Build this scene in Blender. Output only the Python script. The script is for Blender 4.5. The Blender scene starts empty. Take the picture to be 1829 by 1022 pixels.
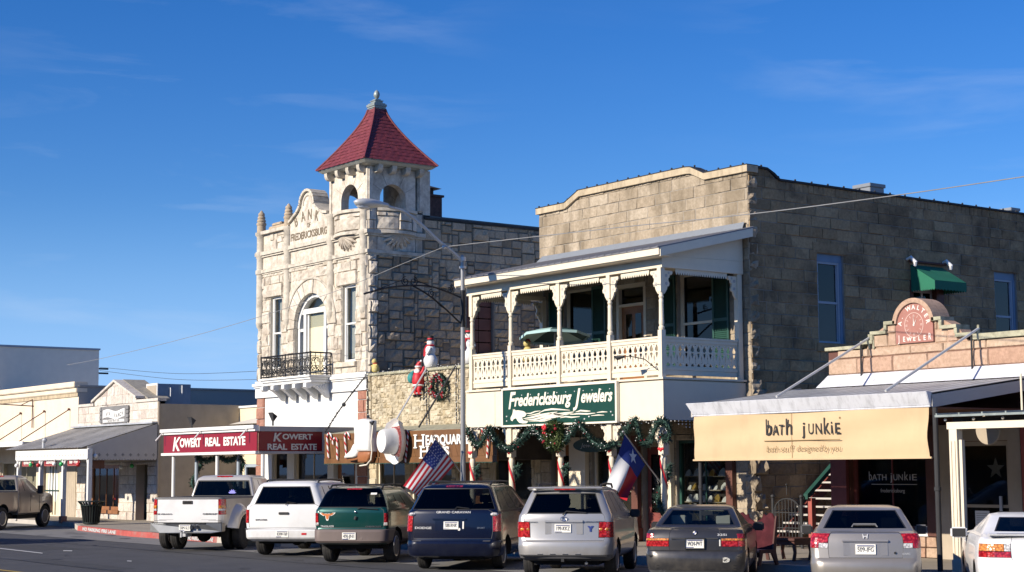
import bpy, bmesh, math, random
from mathutils import Vector, Matrix
SC = bpy.context.scene
# ---------------------------------------------------------------- camera
F, YAW, PITCH, ROLL, EYE = 2980.48, 0.929226, 0.109165, -0.0058588, 2.05   # focal in px of the 1829 px wide photo
_f = Vector((-math.sin(YAW)*math.cos(PITCH), math.cos(YAW)*math.cos(PITCH), math.sin(PITCH)))
_r0 = Vector((math.cos(YAW), math.sin(YAW), 0)); _u0 = _r0.cross(_f)
_r = _r0*math.cos(ROLL) + _u0*math.sin(ROLL); _u = _u0*math.cos(ROLL) - _r0*math.sin(ROLL)
CAMP = Vector((0, 0, EYE))
cd = bpy.data.cameras.new('camera'); cam = bpy.data.objects.new('camera', cd); SC.collection.objects.link(cam)
cd.sensor_width = 36; cd.lens = F/1829*36; cd.clip_start = .1; cd.clip_end = 6000
cam.matrix_world = Matrix(((_r.x, _u.x, -_f.x, 0), (_r.y, _u.y, -_f.y, 0), (_r.z, _u.z, -_f.z, EYE), (0, 0, 0, 1)))
SC.camera = cam
def ray(x, y): return _f*F + _r*(x-914.5) - _u*(y-511)
def onY(x, y, Y): d = ray(x, y); return CAMP + d*(Y/d.y)       # photo measurement -> point in the plane Y
def onX(x, y, X): d = ray(x, y); return CAMP + d*(X/d.x)
def onZ(x, y, Z): d = ray(x, y); return CAMP + d*((Z-EYE)/d.z)
# ---------------------------------------------------------------- sky, sun, exposure
SUN_EL, SUN_OFF = math.radians(24.5), math.radians(2.5)         # sun in front of the facades, a touch to the left
w = bpy.data.worlds.new('World'); SC.world = w; w.use_nodes = True
nt = w.node_tree; nt.nodes.clear()
def N(t, typ, **kw):
    n = t.nodes.new(typ)
    for k, v in kw.items(): setattr(n, k, v)
    return n
out = N(nt, 'ShaderNodeOutputWorld'); bg = N(nt, 'ShaderNodeBackground'); sky = N(nt, 'ShaderNodeTexSky')
sky.sky_type = 'NISHITA'; sky.sun_disc = False; sky.sun_elevation = SUN_EL; sky.sun_rotation = math.pi + SUN_OFF
sky.air_density = 1.0; sky.dust_density = .0; sky.ozone_density = 5.0; sky.altitude = 600
bg.inputs['Strength'].default_value = .078
tc = N(nt, 'ShaderNodeTexCoord'); mp = N(nt, 'ShaderNodeMapping'); mp.inputs['Scale'].default_value = (2.6, 2.6, 17); mp.inputs['Rotation'].default_value = (.1, .06, 0)
nz = N(nt, 'ShaderNodeTexNoise'); nz.inputs['Scale'].default_value = 2.1; nz.inputs['Detail'].default_value = 9; nz.inputs['Roughness'].default_value = .55; nz.inputs['Distortion'].default_value = .5
cr = N(nt, 'ShaderNodeValToRGB'); cr.color_ramp.elements[0].position = .52; cr.color_ramp.elements[1].position = .8
nz2 = N(nt, 'ShaderNodeTexNoise'); nz2.inputs['Scale'].default_value = 3.3; nz2.inputs['Detail'].default_value = 2
cr2 = N(nt, 'ShaderNodeValToRGB'); cr2.color_ramp.elements[0].position = .42; cr2.color_ramp.elements[1].position = .68
ml = N(nt, 'ShaderNodeMath', operation='MULTIPLY'); ml2 = N(nt, 'ShaderNodeMath', operation='MULTIPLY'); ml2.inputs[1].default_value = .24
mx = N(nt, 'ShaderNodeMix', data_type='RGBA'); mx.inputs['B'].default_value = (7.5, 8.6, 10.2, 1)
L = nt.links.new
L(tc.outputs['Generated'], mp.inputs['Vector']); L(mp.outputs[0], nz.inputs['Vector']); L(nz.outputs[0], cr.inputs[0])
L(tc.outputs['Generated'], nz2.inputs['Vector']); L(nz2.outputs[0], cr2.inputs[0])
L(cr.outputs[0], ml.inputs[0]); L(cr2.outputs[0], ml.inputs[1]); L(ml.outputs[0], ml2.inputs[0]); L(ml2.outputs[0], mx.inputs['Factor'])
hs = N(nt, 'ShaderNodeHueSaturation'); hs.inputs['Saturation'].default_value = 1.27; hs.inputs['Value'].default_value = 1.38; hs.inputs['Hue'].default_value = .514
# the low sky of this clear winter noon is pale blue, not yellow
sz = N(nt, 'ShaderNodeSeparateXYZ'); L(tc.outputs['Generated'], sz.inputs[0]); hz = N(nt, 'ShaderNodeMapRange', interpolation_type='SMOOTHSTEP'); hz.inputs['From Min'].default_value = -.02; hz.inputs['From Max'].default_value = .17; hz.inputs['To Min'].default_value = .9; hz.inputs['To Max'].default_value = 0
L(sz.outputs[2], hz.inputs['Value']); hm = N(nt, 'ShaderNodeMix', data_type='RGBA'); hm.inputs['B'].default_value = (3.6, 5.6, 8.6, 1); L(hz.outputs[0], hm.inputs['Factor']); L(sky.outputs[0], hm.inputs['A'])
L(hm.outputs['Result'], hs.inputs['Color']); L(hs.outputs[0], mx.inputs['A']); L(mx.outputs['Result'], bg.inputs[0]); L(bg.outputs[0], out.inputs[0])
sl = bpy.data.lights.new('sun', 'SUN'); sun = bpy.data.objects.new('sun', sl); SC.collection.objects.link(sun)
sl.energy = 5.0; sl.angle = math.radians(.5); sl.color = (1, .905, .77)
sd = Vector((-math.sin(SUN_OFF)*math.cos(SUN_EL), -math.cos(SUN_OFF)*math.cos(SUN_EL), math.sin(SUN_EL)))
sun.rotation_euler = sd.to_track_quat('Z', 'Y').to_euler(); sun.location = (0, 0, 40)
vs = SC.view_settings; SC.display_settings.display_device = 'sRGB'
vs.view_transform = 'Standard'; vs.look = 'None'; vs.exposure = 0.30; vs.gamma = 1; vs.use_curve_mapping = False
SC.cycles.max_bounces = 8; SC.cycles.diffuse_bounces = 1; SC.cycles.transparent_max_bounces = 12; SC.cycles.sample_clamp_indirect = 6
# ---------------------------------------------------------------- materials
MATS = {}
def newmat(name):
    m = bpy.data.materials.new(name); m.use_nodes = True; MATS[name] = m
    b = m.node_tree.nodes['Principled BSDF']; return m, m.node_tree, b
def rgb(c): return (c[0], c[1], c[2], 1)
def coords(t, sc=(1, 1, 1)):
    tc = N(t, 'ShaderNodeTexCoord'); mp = N(t, 'ShaderNodeMapping'); mp.inputs['Scale'].default_value = sc
    t.links.new(tc.outputs['Object'], mp.inputs[0]); return mp.outputs[0]
def noise(t, vec, scale, detail=4, rough=.55, dist=0):
    n = N(t, 'ShaderNodeTexNoise'); n.inputs['Scale'].default_value = scale; n.inputs['Detail'].default_value = detail
    n.inputs['Roughness'].default_value = rough; n.inputs['Distortion'].default_value = dist
    t.links.new(vec, n.inputs['Vector']); return n.outputs[0]
def ramp(t, fac, p0, p1, c0=(0, 0, 0), c1=(1, 1, 1)):
    r = N(t, 'ShaderNodeValToRGB'); r.color_ramp.elements[0].position = p0; r.color_ramp.elements[1].position = p1
    r.color_ramp.elements[0].color = rgb(c0); r.color_ramp.elements[1].color = rgb(c1); t.links.new(fac, r.inputs[0]); return r.outputs[0]
def mix(t, fac, a, b, mode='MIX'):
    m = N(t, 'ShaderNodeMix', data_type='RGBA', blend_type=mode)
    for s, v in (('Factor', fac), ('A', a), ('B', b)):
        if isinstance(v, (int, float)): m.inputs[s].default_value = v
        elif isinstance(v, tuple): m.inputs[s].default_value = rgb(v)
        else: t.links.new(v, m.inputs[s])
    return m.outputs['Result']
def mul(t, a, b):
    m = N(t, 'ShaderNodeMath', operation='MULTIPLY')
    for i, v in enumerate((a, b)):
        if isinstance(v, (int, float)): m.inputs[i].default_value = v
        else: t.links.new(v, m.inputs[i])
    return m.outputs[0]
def bump(t, b, h, strength, dist=.01):
    n = N(t, 'ShaderNodeBump'); n.inputs['Strength'].default_value = strength; n.inputs['Distance'].default_value = dist
    t.links.new(h, n.inputs['Height']); t.links.new(n.outputs[0], b.inputs['Normal'])
def plain(name, col, rough=.6, metal=0, var=.15, vs=2.5, bmp=0, bs=60, spec=.5, coat=0, dirt=None, ds=1.2, dsc=(1, 1, 1), sheen=0):
    m, t, b = newmat(name); v = coords(t)
    n = noise(t, v, vs, 6)
    lo = tuple(c*(1-var) for c in col); hi = tuple(min(1, c*(1+var)) for c in col)
    c = ramp(t, n, .3, .7, lo, hi)
    if dirt:
        v2 = coords(t, dsc); d = noise(t, v2, ds, 8, .65); c = mix(t, mul(t, ramp(t, d, .48, .72), dirt[1]), c, dirt[0])
    t.links.new(c, b.inputs['Base Color'])
    b.inputs['Roughness'].default_value = rough; b.inputs['Metallic'].default_value = metal
    b.inputs['Specular IOR Level'].default_value = spec; b.inputs['Coat Weight'].default_value = coat; b.inputs['Coat Roughness'].default_value = .04
    if bmp: bump(t, b, noise(t, v, bs, 3), bmp)
    return m
def stone(name, cols, stain=(.06, .06, .055), stain_amt=.5, ss=1.0, ssc=(1, 1, .35), p=(.5, .72), bmp=.5, rough=.9, fine=14):
    """masonry: per-block tint from the 'tint' attribute, mottling, weather stains"""
    m, t, b = newmat(name); v = coords(t)
    a = N(t, 'ShaderNodeAttribute', attribute_name='tint'); sp = N(t, 'ShaderNodeSeparateColor'); t.links.new(a.outputs['Color'], sp.inputs[0])
    r = N(t, 'ShaderNodeValToRGB'); e = r.color_ramp.elements
    while len(e) < len(cols): e.new(.5)
    for i, c in enumerate(cols): e[i].position = i/(len(cols)-1); e[i].color = rgb(c)
    t.links.new(sp.outputs[0], r.inputs[0]); c = r.outputs[0]
    c = mix(t, .75, c, ramp(t, noise(t, v, fine, 6, .65), .3, .72, (.58, .56, .52), (1.1, 1.1, 1.1)), 'MULTIPLY')
    st = noise(t, coords(t, ssc), ss, 8, .62, .3)
    c = mix(t, mul(t, ramp(t, st, *p), stain_amt), c, stain)
    c = mix(t, mul(t, sp.outputs[1], .8), c, stain)
    t.links.new(c, b.inputs['Base Color']); b.inputs['Roughness'].default_value = rough; b.inputs['Specular IOR Level'].default_value = .2
    bump(t, b, noise(t, v, 38, 6, .7), bmp, .012); return m
def glassmat(name, tint=(.25, .3, .32), refl=1.0, rough=.02):
    """real pane: fresnel reflection over a tinted view through"""
    m, t, b = newmat(name); t.nodes.remove(b)
    o = t.nodes['Material Output']; fr = N(t, 'ShaderNodeFresnel'); fr.inputs['IOR'].default_value = 1.5
    g = N(t, 'ShaderNodeBsdfGlossy'); g.inputs['Roughness'].default_value = rough; g.inputs['Color'].default_value = (refl, refl, refl, 1)
    tr = N(t, 'ShaderNodeBsdfTransparent'); tr.inputs['Color'].default_value = rgb(tint)
    ge = N(t, 'ShaderNodeNewGeometry'); iv = N(t, 'ShaderNodeMath', operation='SUBTRACT'); iv.inputs[0].default_value = 1; t.links.new(ge.outputs['Backfacing'], iv.inputs[1])
    mx = N(t, 'ShaderNodeMixShader'); t.links.new(mul(t, fr.outputs[0], iv.outputs[0]), mx.inputs[0]); t.links.new(tr.outputs[0], mx.inputs[1]); t.links.new(g.outputs[0], mx.inputs[2])
    t.links.new(mx.outputs[0], o.inputs[0]); return m
def mat(n): return MATS[n]
# ---------------------------------------------------------------- mesh builder
RND = random.Random(7)
OFF = {}
class MB:
    def __init__(s): s.v = []; s.f = []; s.m = []; s.t = []; s.tint = (.5, 0); s.mi = 0; s.M = None
    def add(s, vs, fs, mi=None):
        b = len(s.v)
        for p in vs:
            p = Vector(p)
            if s.M is not None: p = s.M @ p
            s.v.append(p); s.t.append(s.tint)
        for f in fs: s.f.append(tuple(b+i for i in f)); s.m.append(s.mi if mi is None else mi)
        return s
    def box(s, x0, x1, y0, y1, z0, z1, mi=None):
        return s.add([(x0, y0, z0), (x1, y0, z0), (x1, y1, z0), (x0, y1, z0), (x0, y0, z1), (x1, y0, z1), (x1, y1, z1), (x0, y1, z1)],
              [(0, 3, 2, 1), (4, 5, 6, 7), (0, 1, 5, 4), (1, 2, 6, 5), (2, 3, 7, 6), (3, 0, 4, 7)], mi)
    def quad(s, a, b, c, d, mi=None): return s.add([a, b, c, d], [(0, 1, 2, 3)], mi)
    def prism(s, poly, fn, d0, d1, mi=None):
        """polygon (u,v) extruded from d0 to d1; fn(u,v,d) -> point"""
        n = len(poly)
        return s.add([fn(u, v, d0) for u, v in poly] + [fn(u, v, d1) for u, v in poly],
              [tuple(range(n))[::-1], tuple(range(n, 2*n))] + [(i, (i+1) % n, n+(i+1) % n, n+i) for i in range(n)], mi)
    def tube(s, path, r, n=8, mi=None, cap=True, flat=None):
        path = [Vector(p) for p in path]; rs = r if isinstance(r, (list, tuple)) else [r]*len(path)
        rings = []; ref = None
        for i, p in enumerate(path):
            d = (path[min(i+1, len(path)-1)] - path[max(i-1, 0)])
            d = d.normalized() if d.length > 1e-9 else Vector((0, 0, 1))
            if ref is None: ref = d.orthogonal().normalized()
            a = (ref - d*ref.dot(d)); a = a.normalized() if a.length > 1e-6 else d.orthogonal().normalized()
            ref = a; b = d.cross(a)
            rings.append([p + (a*math.cos(2*math.pi*k/n) + b*math.sin(2*math.pi*k/n))*rs[i] for k in range(n)])
        vs = [q for R in rings for q in R]; fs = []
        for i in range(len(path)-1):
            for k in range(n): fs.append((i*n+k, i*n+(k+1) % n, (i+1)*n+(k+1) % n, (i+1)*n+k))
        if cap: fs += [tuple(range(n))[::-1], tuple(range((len(path)-1)*n, len(path)*n))]
        return s.add(vs, fs, mi)
    def lathe(s, prof, c=(0, 0, 0), n=16, ax=None, mi=None):
        """profile (radius, height) about an axis through c"""
        c = Vector(c); Q = Vector((0, 0, 1)).rotation_difference(Vector(ax)) if ax is not None else None
        vs = []
        for r, h in prof:
            for k in range(n):
                p = Vector((r*math.cos(2*math.pi*k/n), r*math.sin(2*math.pi*k/n), h))
                vs.append(c + (Q @ p if Q else p))
        fs = [(i*n+k, i*n+(k+1) % n, (i+1)*n+(k+1) % n, (i+1)*n+k) for i in range(len(prof)-1) for k in range(n)]
        fs += [tuple(range(n))[::-1], tuple(range((len(prof)-1)*n, len(prof)*n))]
        return s.add(vs, fs, mi)
    def ball(s, c, r, nu=12, nv=8, mi=None, R=None):
        r = r if isinstance(r, (tuple, list)) else (r, r, r); c = Vector(c); vs = []
        for j in range(1, nv):
            th = math.pi*j/nv
            for i in range(nu):
                p = Vector((r[0]*math.sin(th)*math.cos(2*math.pi*i/nu), r[1]*math.sin(th)*math.sin(2*math.pi*i/nu), r[2]*math.cos(th)))
                vs.append(c + (R @ p if R else p))
        top = Vector((0, 0, r[2])); top = R @ top if R else top
        vs += [c+top, c-top]; fs = []
        for j in range(nv-2):
            for i in range(nu): fs.append((j*nu+i, (j+1)*nu+i, (j+1)*nu+(i+1) % nu, j*nu+(i+1) % nu))
        a = (nv-1)*nu
        for i in range(nu): fs.append((a, i, (i+1) % nu)); fs.append((a+1, (nv-2)*nu+(i+1) % nu, (nv-2)*nu+i))
        return s.add(vs, fs, mi)
    def build(s, name, mats, parent=None, smooth=35, bev=0, recalc=True):
        off = OFF.get(parent.name, Vector()) if parent else Vector()
        me = bpy.data.meshes.new(name); me.from_pydata([p-off for p in s.v], [], s.f); me.update()
        if not isinstance(mats, (list, tuple)): mats = [mats]
        for m in mats: me.materials.append(mat(m) if isinstance(m, str) else m)
        if len(mats) > 1: me.polygons.foreach_set('material_index', s.m)
        at = me.attributes.new('tint', 'FLOAT_COLOR', 'POINT')
        at.data.foreach_set('color', [c for t in s.t for c in (t[0], t[1], 0, 1)])
        if recalc or bev:
            bm = bmesh.new(); bm.from_mesh(me)
            if recalc: bmesh.ops.recalc_face_normals(bm, faces=bm.faces)
            if bev:
                ed = [e for e in bm.edges if len(e.link_faces) == 2 and e.calc_face_angle(0) > .5]
                bmesh.ops.bevel(bm, geom=ed, offset=bev, segments=2, affect='EDGES', clamp_overlap=True)
            bm.to_mesh(me); bm.free()
        if smooth:
            me.shade_smooth(); me.set_sharp_from_angle(angle=math.radians(smooth))
        return link(name, me, parent)
def link(name, me, parent=None):
    o = bpy.data.objects.new(name, me); SC.collection.objects.link(o)
    if parent: o.parent = parent; OFF[o.name] = OFF.get(parent.name, Vector())
    else: OFF[o.name] = Vector()
    return o
def tag(o, label=None, cat=None, group=None, kind=None):
    if label: o['label'] = label
    if cat: o['category'] = cat
    if group: o['group'] = group
    if kind: o['kind'] = kind
    return o
def thing(name, label, cat, loc, rz=0, group=None, local=False):
    o = bpy.data.objects.new(name, None); SC.collection.objects.link(o); o.empty_display_size = .2
    o.location = loc; o.rotation_euler = (0, 0, rz); OFF[o.name] = Vector() if local else Vector(loc)
    return tag(o, label, cat, group)
def single(o, loc):
    """move a one-mesh thing's origin to its base"""
    o.data.transform(Matrix.Translation(-Vector(loc))); o.location = loc; return o
def dup(o, parent=None):
    c = o.copy(); SC.collection.objects.link(c); c.parent = parent; OFF[c.name] = OFF.get(o.name, Vector())
    for ch in list(o.children): dup(ch, c)
    return c
# frames: facade faces the street (-Y), side faces +X;  (u, v=height, w=out of the wall)
def FR(Y0): return lambda u, v, w: Vector((u, Y0-w, v))
def SR(X0): return lambda u, v, w: Vector((X0+w, u, v))
def fbox(mb, fr, u0, u1, v0, v1, w0, w1, mi=None):
    p = [fr(a, b, c) for c in (w0, w1) for a, b in ((u0, v0), (u1, v0), (u1, v1), (u0, v1))]
    return mb.add(p, [(0, 1, 2, 3), (4, 5, 6, 7), (0, 1, 5, 4), (1, 2, 6, 5), (2, 3, 7, 6), (3, 0, 4, 7)], mi)
def wall(mb, fr, u0, u1, v0, v1, holes=(), depth=.25, w=0, mi=None):
    """flat wall with rectangular openings and their reveals"""
    us = sorted({u0, u1} | {h[i] for h in holes for i in (0, 1) if u0 < h[i] < u1}); vz = sorted({v0, v1} | {h[i] for h in holes for i in (2, 3) if v0 < h[i] < v1})
    for a, b in zip(us, us[1:]):
        for c, d in zip(vz, vz[1:]):
            if not any(h[0] <= (a+b)/2 <= h[1] and h[2] <= (c+d)/2 <= h[3] for h in holes):
                mb.quad(fr(a, c, w), fr(b, c, w), fr(b, d, w), fr(a, d, w), mi)
    for a, b, c, d in holes:
        for p, q in (((a, c), (b, c)), ((b, c), (b, d)), ((b, d), (a, d)), ((a, d), (a, c))):
            mb.quad(fr(*p, w), fr(*q, w), fr(*q, w-depth), fr(*p, w-depth), mi)
def block(mb, fr, u0, u1, v0, a, b, d, bev=.012, rough=.012, gap=.006, seg=.16, w=0):
    """one rock-faced stone: bottom v0, top heights a (left) and b (right)"""
    u0 += gap; u1 -= gap; v0 += gap; a -= gap; b -= gap
    if u1-u0 < .03 or min(a, b)-v0 < .02: return
    nx = max(1, min(5, int((u1-u0)/seg))); nz = max(1, min(3, int((min(a, b)-v0)/seg)))
    bx = min(bev, (u1-u0)*.3); bz = min(bev, (min(a, b)-v0)*.3); G = RND.gauss
    def P(s, q, inset, ww):
        u = (u0+inset*bx) + (u1-u0-2*inset*bx)*s; top = a+(b-a)*s
        return fr(u, (v0+inset*bz)+(top-v0-2*inset*bz)*q, w+ww)
    vs = []; idx = {}
    for j in range(nz+1):
        for i in range(nx+1):
            idx[i, j] = len(vs); e = (i in (0, nx)) + (j in (0, nz))
            vs.append(P(i/nx, j/nz, 1, max(.003, d*(1 if e == 0 else .75) + G(0, rough)*(1 if e == 0 else .6))))
    fs = [(idx[i, j], idx[i+1, j], idx[i+1, j+1], idx[i, j+1]) for j in range(nz) for i in range(nx)]
    per = [(i, 0) for i in range(nx)] + [(nx, j) for j in range(nz)] + [(i, nz) for i in range(nx, 0, -1)] + [(0, j) for j in range(nz, 0, -1)]
    o = len(vs); vs += [P(i/nx, j/nz, 0, 0) for i, j in per]; k = len(per)
    fs += [(o+i, o+(i+1) % k, idx[per[(i+1) % k]], idx[per[i]]) for i in range(k)]
    mb.add(vs, fs)
def subtract(r, h):
    a, b, c, d = r; x0, x1, y0, y1 = h
    if x0 >= b or x1 <= a or y0 >= d or y1 <= c: return [r]
    o = []
    if x0 > a: o.append((a, x0, c, d))
    if x1 < b: o.append((x1, b, c, d))
    a2, b2 = max(a, x0), min(b, x1)
    if y0 > c: o.append((a2, b2, c, y0))
    if y1 < d: o.append((a2, b2, y1, d))
    return o
def masonry(mb, fr, u0, u1, v0, v1, holes=(), style='course', h=.28, l=(.4, .8), d=.02, dj=.008, rough=.008, bev=.012, gap=.006, stain=0, top=None, unit=.16, seg=.16, w=0, g=.5, gj=.28):
    rects = []
    if style == 'course':
        v = v0
        while v < v1-.02:
            hh = min(h*RND.uniform(.97, 1.03), v1-v)
            if v1-v-hh < .06: hh = v1-v
            u = u0 - RND.random()*l[0]
            while u < u1:
                q = RND.uniform(*l); rects.append((max(u, u0), min(u+q, u1), v, v+hh)); u += q
            v += hh
    else:                                                       # random ashlar
        nu, nv = int(round((u1-u0)/unit)), int(round((v1-v0)/unit)); su, sv = (u1-u0)/nu, (v1-v0)/nv; occ = set()
        for j in range(nv):
            for i in range(nu):
                if (i, j) in occ: continue
                W, H = RND.choice(((2, 1), (3, 1), (3, 2), (4, 2), (3, 2), (4, 2), (5, 2), (2, 2), (4, 3), (1, 1), (5, 3)))
                ww = 0
                while ww < W and i+ww < nu and (i+ww, j) not in occ: ww += 1
                hh = min(H, nv-j)
                for a in range(ww):
                    for b in range(hh): occ.add((i+a, j+b))
                rects.append((u0+i*su, u0+(i+ww)*su, v0+j*sv, v0+(j+hh)*sv))
    for r in rects:
        ps = [r]
        for hl in holes: ps = [q for p in ps for q in subtract(p, hl)]
        mb.tint = (min(1, max(0, RND.gauss(g, gj))), max(0, RND.gauss(-.25, .3)) if stain else 0)
        for a, b, c, e in ps:
            if top:
                segs = [(a, b)]
                if top(a)+.001 < e or top(b)+.001 < e or top((a+b)/2)+.001 < e:
                    k = max(1, int((b-a)/.15)); segs = [(a+(b-a)*i/k, a+(b-a)*(i+1)/k) for i in range(k)]
                for x, y in segs: block(mb, fr, x, y, c, min(e, top(x)), min(e, top(y)), d+RND.gauss(0, dj), bev, rough, gap if len(segs) == 1 else .001, seg, w)
            else: block(mb, fr, a, b, c, e, e, max(.006, d+RND.gauss(0, dj)), bev, rough, gap, seg, w)
    mb.tint = (.5, 0)
def text(s, size, m, parent, fr, u, v, w, align='LEFT', xs=1, shear=0, off=0, ext=.004, name='lettering', vert='BOTTOM_BASELINE', build=True, sp=1, rot=0, width=None):
    """solid letters standing on a frame"""
    cu = bpy.data.curves.new('txt', 'FONT'); cu.body = s; cu.size = size; cu.shear = shear; cu.offset = off; cu.extrude = ext; cu.align_x = align; cu.resolution_u = 3; cu.space_character = sp
    o = bpy.data.objects.new('txt', cu); SC.collection.objects.link(o); bpy.context.view_layer.update()
    me = bpy.data.meshes.new_from_object(o.evaluated_get(bpy.context.evaluated_depsgraph_get()))
    bpy.data.objects.remove(o); mb = MB()
    if width: xs = width/max(1e-4, max(p.co.x for p in me.vertices)-min(p.co.x for p in me.vertices))
    ca, sa = math.cos(rot), math.sin(rot)
    mb.add([fr(u+(p.co.x*xs)*ca-p.co.y*sa, v+p.co.y*ca+(p.co.x*xs)*sa, w+p.co.z) for p in me.vertices], [tuple(p.vertices) for p in me.polygons])
    bpy.data.meshes.remove(me)
    if not build: return mb
    return mb.build(name, m, parent, smooth=0)
def merge(a, b): a.add(b.v, b.f, None); return a
# ---------------------------------------------------------------- material library
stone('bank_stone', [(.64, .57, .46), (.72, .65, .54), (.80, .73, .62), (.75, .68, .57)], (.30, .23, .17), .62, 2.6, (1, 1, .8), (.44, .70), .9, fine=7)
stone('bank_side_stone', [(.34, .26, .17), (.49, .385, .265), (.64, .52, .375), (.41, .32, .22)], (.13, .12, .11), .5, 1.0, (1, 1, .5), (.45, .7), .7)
stone('rubble_stone', [(.52, .43, .28), (.62, .53, .37), (.68, .60, .45), (.57, .49, .34)], (.15, .13, .09), .5, 2.2, (1, 1, 1), (.5, .68), .8)
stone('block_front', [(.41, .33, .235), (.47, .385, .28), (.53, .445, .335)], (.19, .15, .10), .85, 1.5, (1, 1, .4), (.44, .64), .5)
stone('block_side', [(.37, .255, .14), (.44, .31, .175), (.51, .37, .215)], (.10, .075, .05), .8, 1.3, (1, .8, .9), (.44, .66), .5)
stone('pale_limestone', [(.60, .53, .46), (.70, .64, .57), (.76, .71, .64)], (.33, .25, .22), .55, 2.6, (1, 1, .8), (.52, .68), .4)
stone('pink_sandstone', [(.47, .29, .205), (.54, .37, .27), (.57, .43, .31)], (.30, .20, .12), .4, 1.6, (1, 1, 1), (.5, .72), .4)
stone('red_granite', [(.36, .16, .11), (.44, .22, .16), (.50, .30, .23)], (.2, .1, .08), .4, 2, (1, 1, 1), (.5, .7), .5)
plain('mortar_pale', (.55, .49, .40), .95, var=.15, bmp=.3); plain('mortar_light', (.66, .59, .46), .95, var=.15, bmp=.3); plain('mortar_dark', (.17, .16, .145), .95, var=.2, bmp=.3)
plain('mortar_grey', (.30, .275, .24), .95, var=.15, bmp=.3)
plain('stone_trim', (.60, .54, .44), .9, var=.14, vs=5, bmp=.25, dirt=((.20, .17, .13), .75), ds=2.6)
plain('coping_stone', (.52, .42, .28), .9, var=.15, vs=4, bmp=.3, dirt=((.24, .19, .12), .8), ds=2.2, dsc=(2.5, 2.5, .5))
plain('coping_lichen', (.42, .40, .28), .95, var=.2, vs=6, bmp=.4, dirt=((.12, .11, .07), .8), ds=5)
plain('white_paint', (.78, .77, .73), .45, var=.03, vs=3, dirt=((.55, .53, .48), .25), ds=1.5)
plain('cream_paint', (.80, .70, .53), .45, var=.03, vs=3, dirt=((.58, .52, .42), .3), ds=1.3)
plain('cream_plaster', (.78, .66, .50), .85, var=.05, bmp=.12, dirt=((.6, .46, .32), .35), ds=.9)
plain('beige_plaster', (.46, .385, .29), .9, var=.08, bmp=.15, dirt=((.22, .19, .15), .4), ds=.5, dsc=(1, 1, .4))
plain('yellow_plaster', (.74, .64, .44), .85, var=.05, bmp=.1)
plain('grey_plaster', (.40, .37, .33), .9, var=.08, vs=.7, bmp=.15, dirt=((.24, .24, .25), .4), ds=.35)
plain('grey_siding', (.92, .82, .66), .7, var=.04)
plain('porch_grey', (.50, .47, .43), .6, var=.04)
plain('galv', (.50, .51, .52), .5, .25, var=.2, vs=2, dirt=((.30, .30, .30), .5), ds=2.5)
plain('porch_roof', (.21, .21, .22), .5, .1, var=.12, dirt=((.14, .13, .12), .5), ds=1.6); plain('roof_sheet', (.44, .43, .41), .5, .15, var=.15, dirt=((.22, .20, .18), .5), ds=1.6)
plain('white_sheet', (.74, .75, .78), .5, .15, var=.07, dirt=((.35, .35, .36), .6), ds=2.6, dsc=(3, 3, .5))
plain('red_tile', (.185, .034, .04), .6, var=.28, vs=6, bmp=.15, dirt=((.2, .05, .045), .5), ds=3)
plain('patina_metal', (.30, .34, .32), .5, .3, var=.2, vs=5, dirt=((.16, .19, .18), .5), ds=6)
plain('gutter_metal', (.42, .44, .40), .5, .35, var=.12, dirt=((.45, .33, .2), .5), ds=3)
plain('iron', (.018, .018, .02), .5, .3, var=.2); plain('dark_iron', (.028, .028, .03), .7, .0, var=.2)
plain('brick_dark', (.16, .07, .05), .9, var=.3, vs=9, bmp=.4)
plain('shingle', (.34, .31, .25), .9, var=.2, vs=9, bmp=.3, dirt=((.2, .19, .17), .5), ds=3)
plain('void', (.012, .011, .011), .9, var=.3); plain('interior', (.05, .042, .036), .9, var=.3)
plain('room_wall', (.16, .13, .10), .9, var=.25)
plain('curtain', (.62, .60, .55), .9, var=.08, vs=3); plain('door_cream', (.80, .70, .46), .6, var=.04)
plain('blue_paint', (.16, .25, .36), .55, var=.1); plain('blue_grey_paint', (.36, .42, .48), .55, var=.06)
plain('green_paint', (.02, .075, .056), .5, var=.12); plain('dark_green_paint', (.02, .055, .042), .5, var=.15)
plain('sign_green', (.008, .052, .032), .4, var=.1); plain('sign_white', (.86, .84, .76), .5, var=.02)
plain('sign_red', (.26, .008, .018), .4, var=.05); plain('sign_cream', (.82, .76, .62), .5, var=.03)
plain('wood_sign', (.16, .072, .024), .6, var=.25, vs=3, dirt=((.16, .065, .02), .8), ds=2.4, dsc=(9, 1, .7))
plain('door_wood', (.30, .125, .045), .45, var=.2, vs=4); plain('red_wood', (.20, .05, .04), .6, var=.15, vs=4)
plain('rust_red', (.36, .09, .07), .6, var=.12); plain('column_red', (.12, .045, .03), .6, var=.2)
plain('bench_red', (.058, .006, .010), .6, var=.2, vs=5, dirt=((.13, .03, .035), .35), ds=5, spec=.25)
plain('bench_dark', (.10, .04, .03), .55, var=.2); plain('bench_seat', (.42, .30, .24), .6, var=.15, vs=8)
plain('canvas_tan', (.62, .45, .26), .8, var=.04, vs=1.5, bmp=.05, bs=200, dirt=((.46, .33, .19), .55), ds=1.1, dsc=(1, 1, .5)); plain('letter_black', (.03, .028, .025), .6, var=.1); plain('letter_brown', (.22, .14, .05), .6, var=.1)
plain('canvas_green', (.012, .15, .085), .75, var=.1); plain('canvas_teal', (.42, .62, .60), .8, var=.08); plain('canvas_teal_dark', (.02, .07, .08), .8, var=.1)
plain('steel', (.58, .58, .58), .4, .3, var=.08); plain('lamp_grey', (.55, .55, .53), .45, .2, var=.06, dirt=((.42, .41, .38), .4), ds=4)
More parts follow.
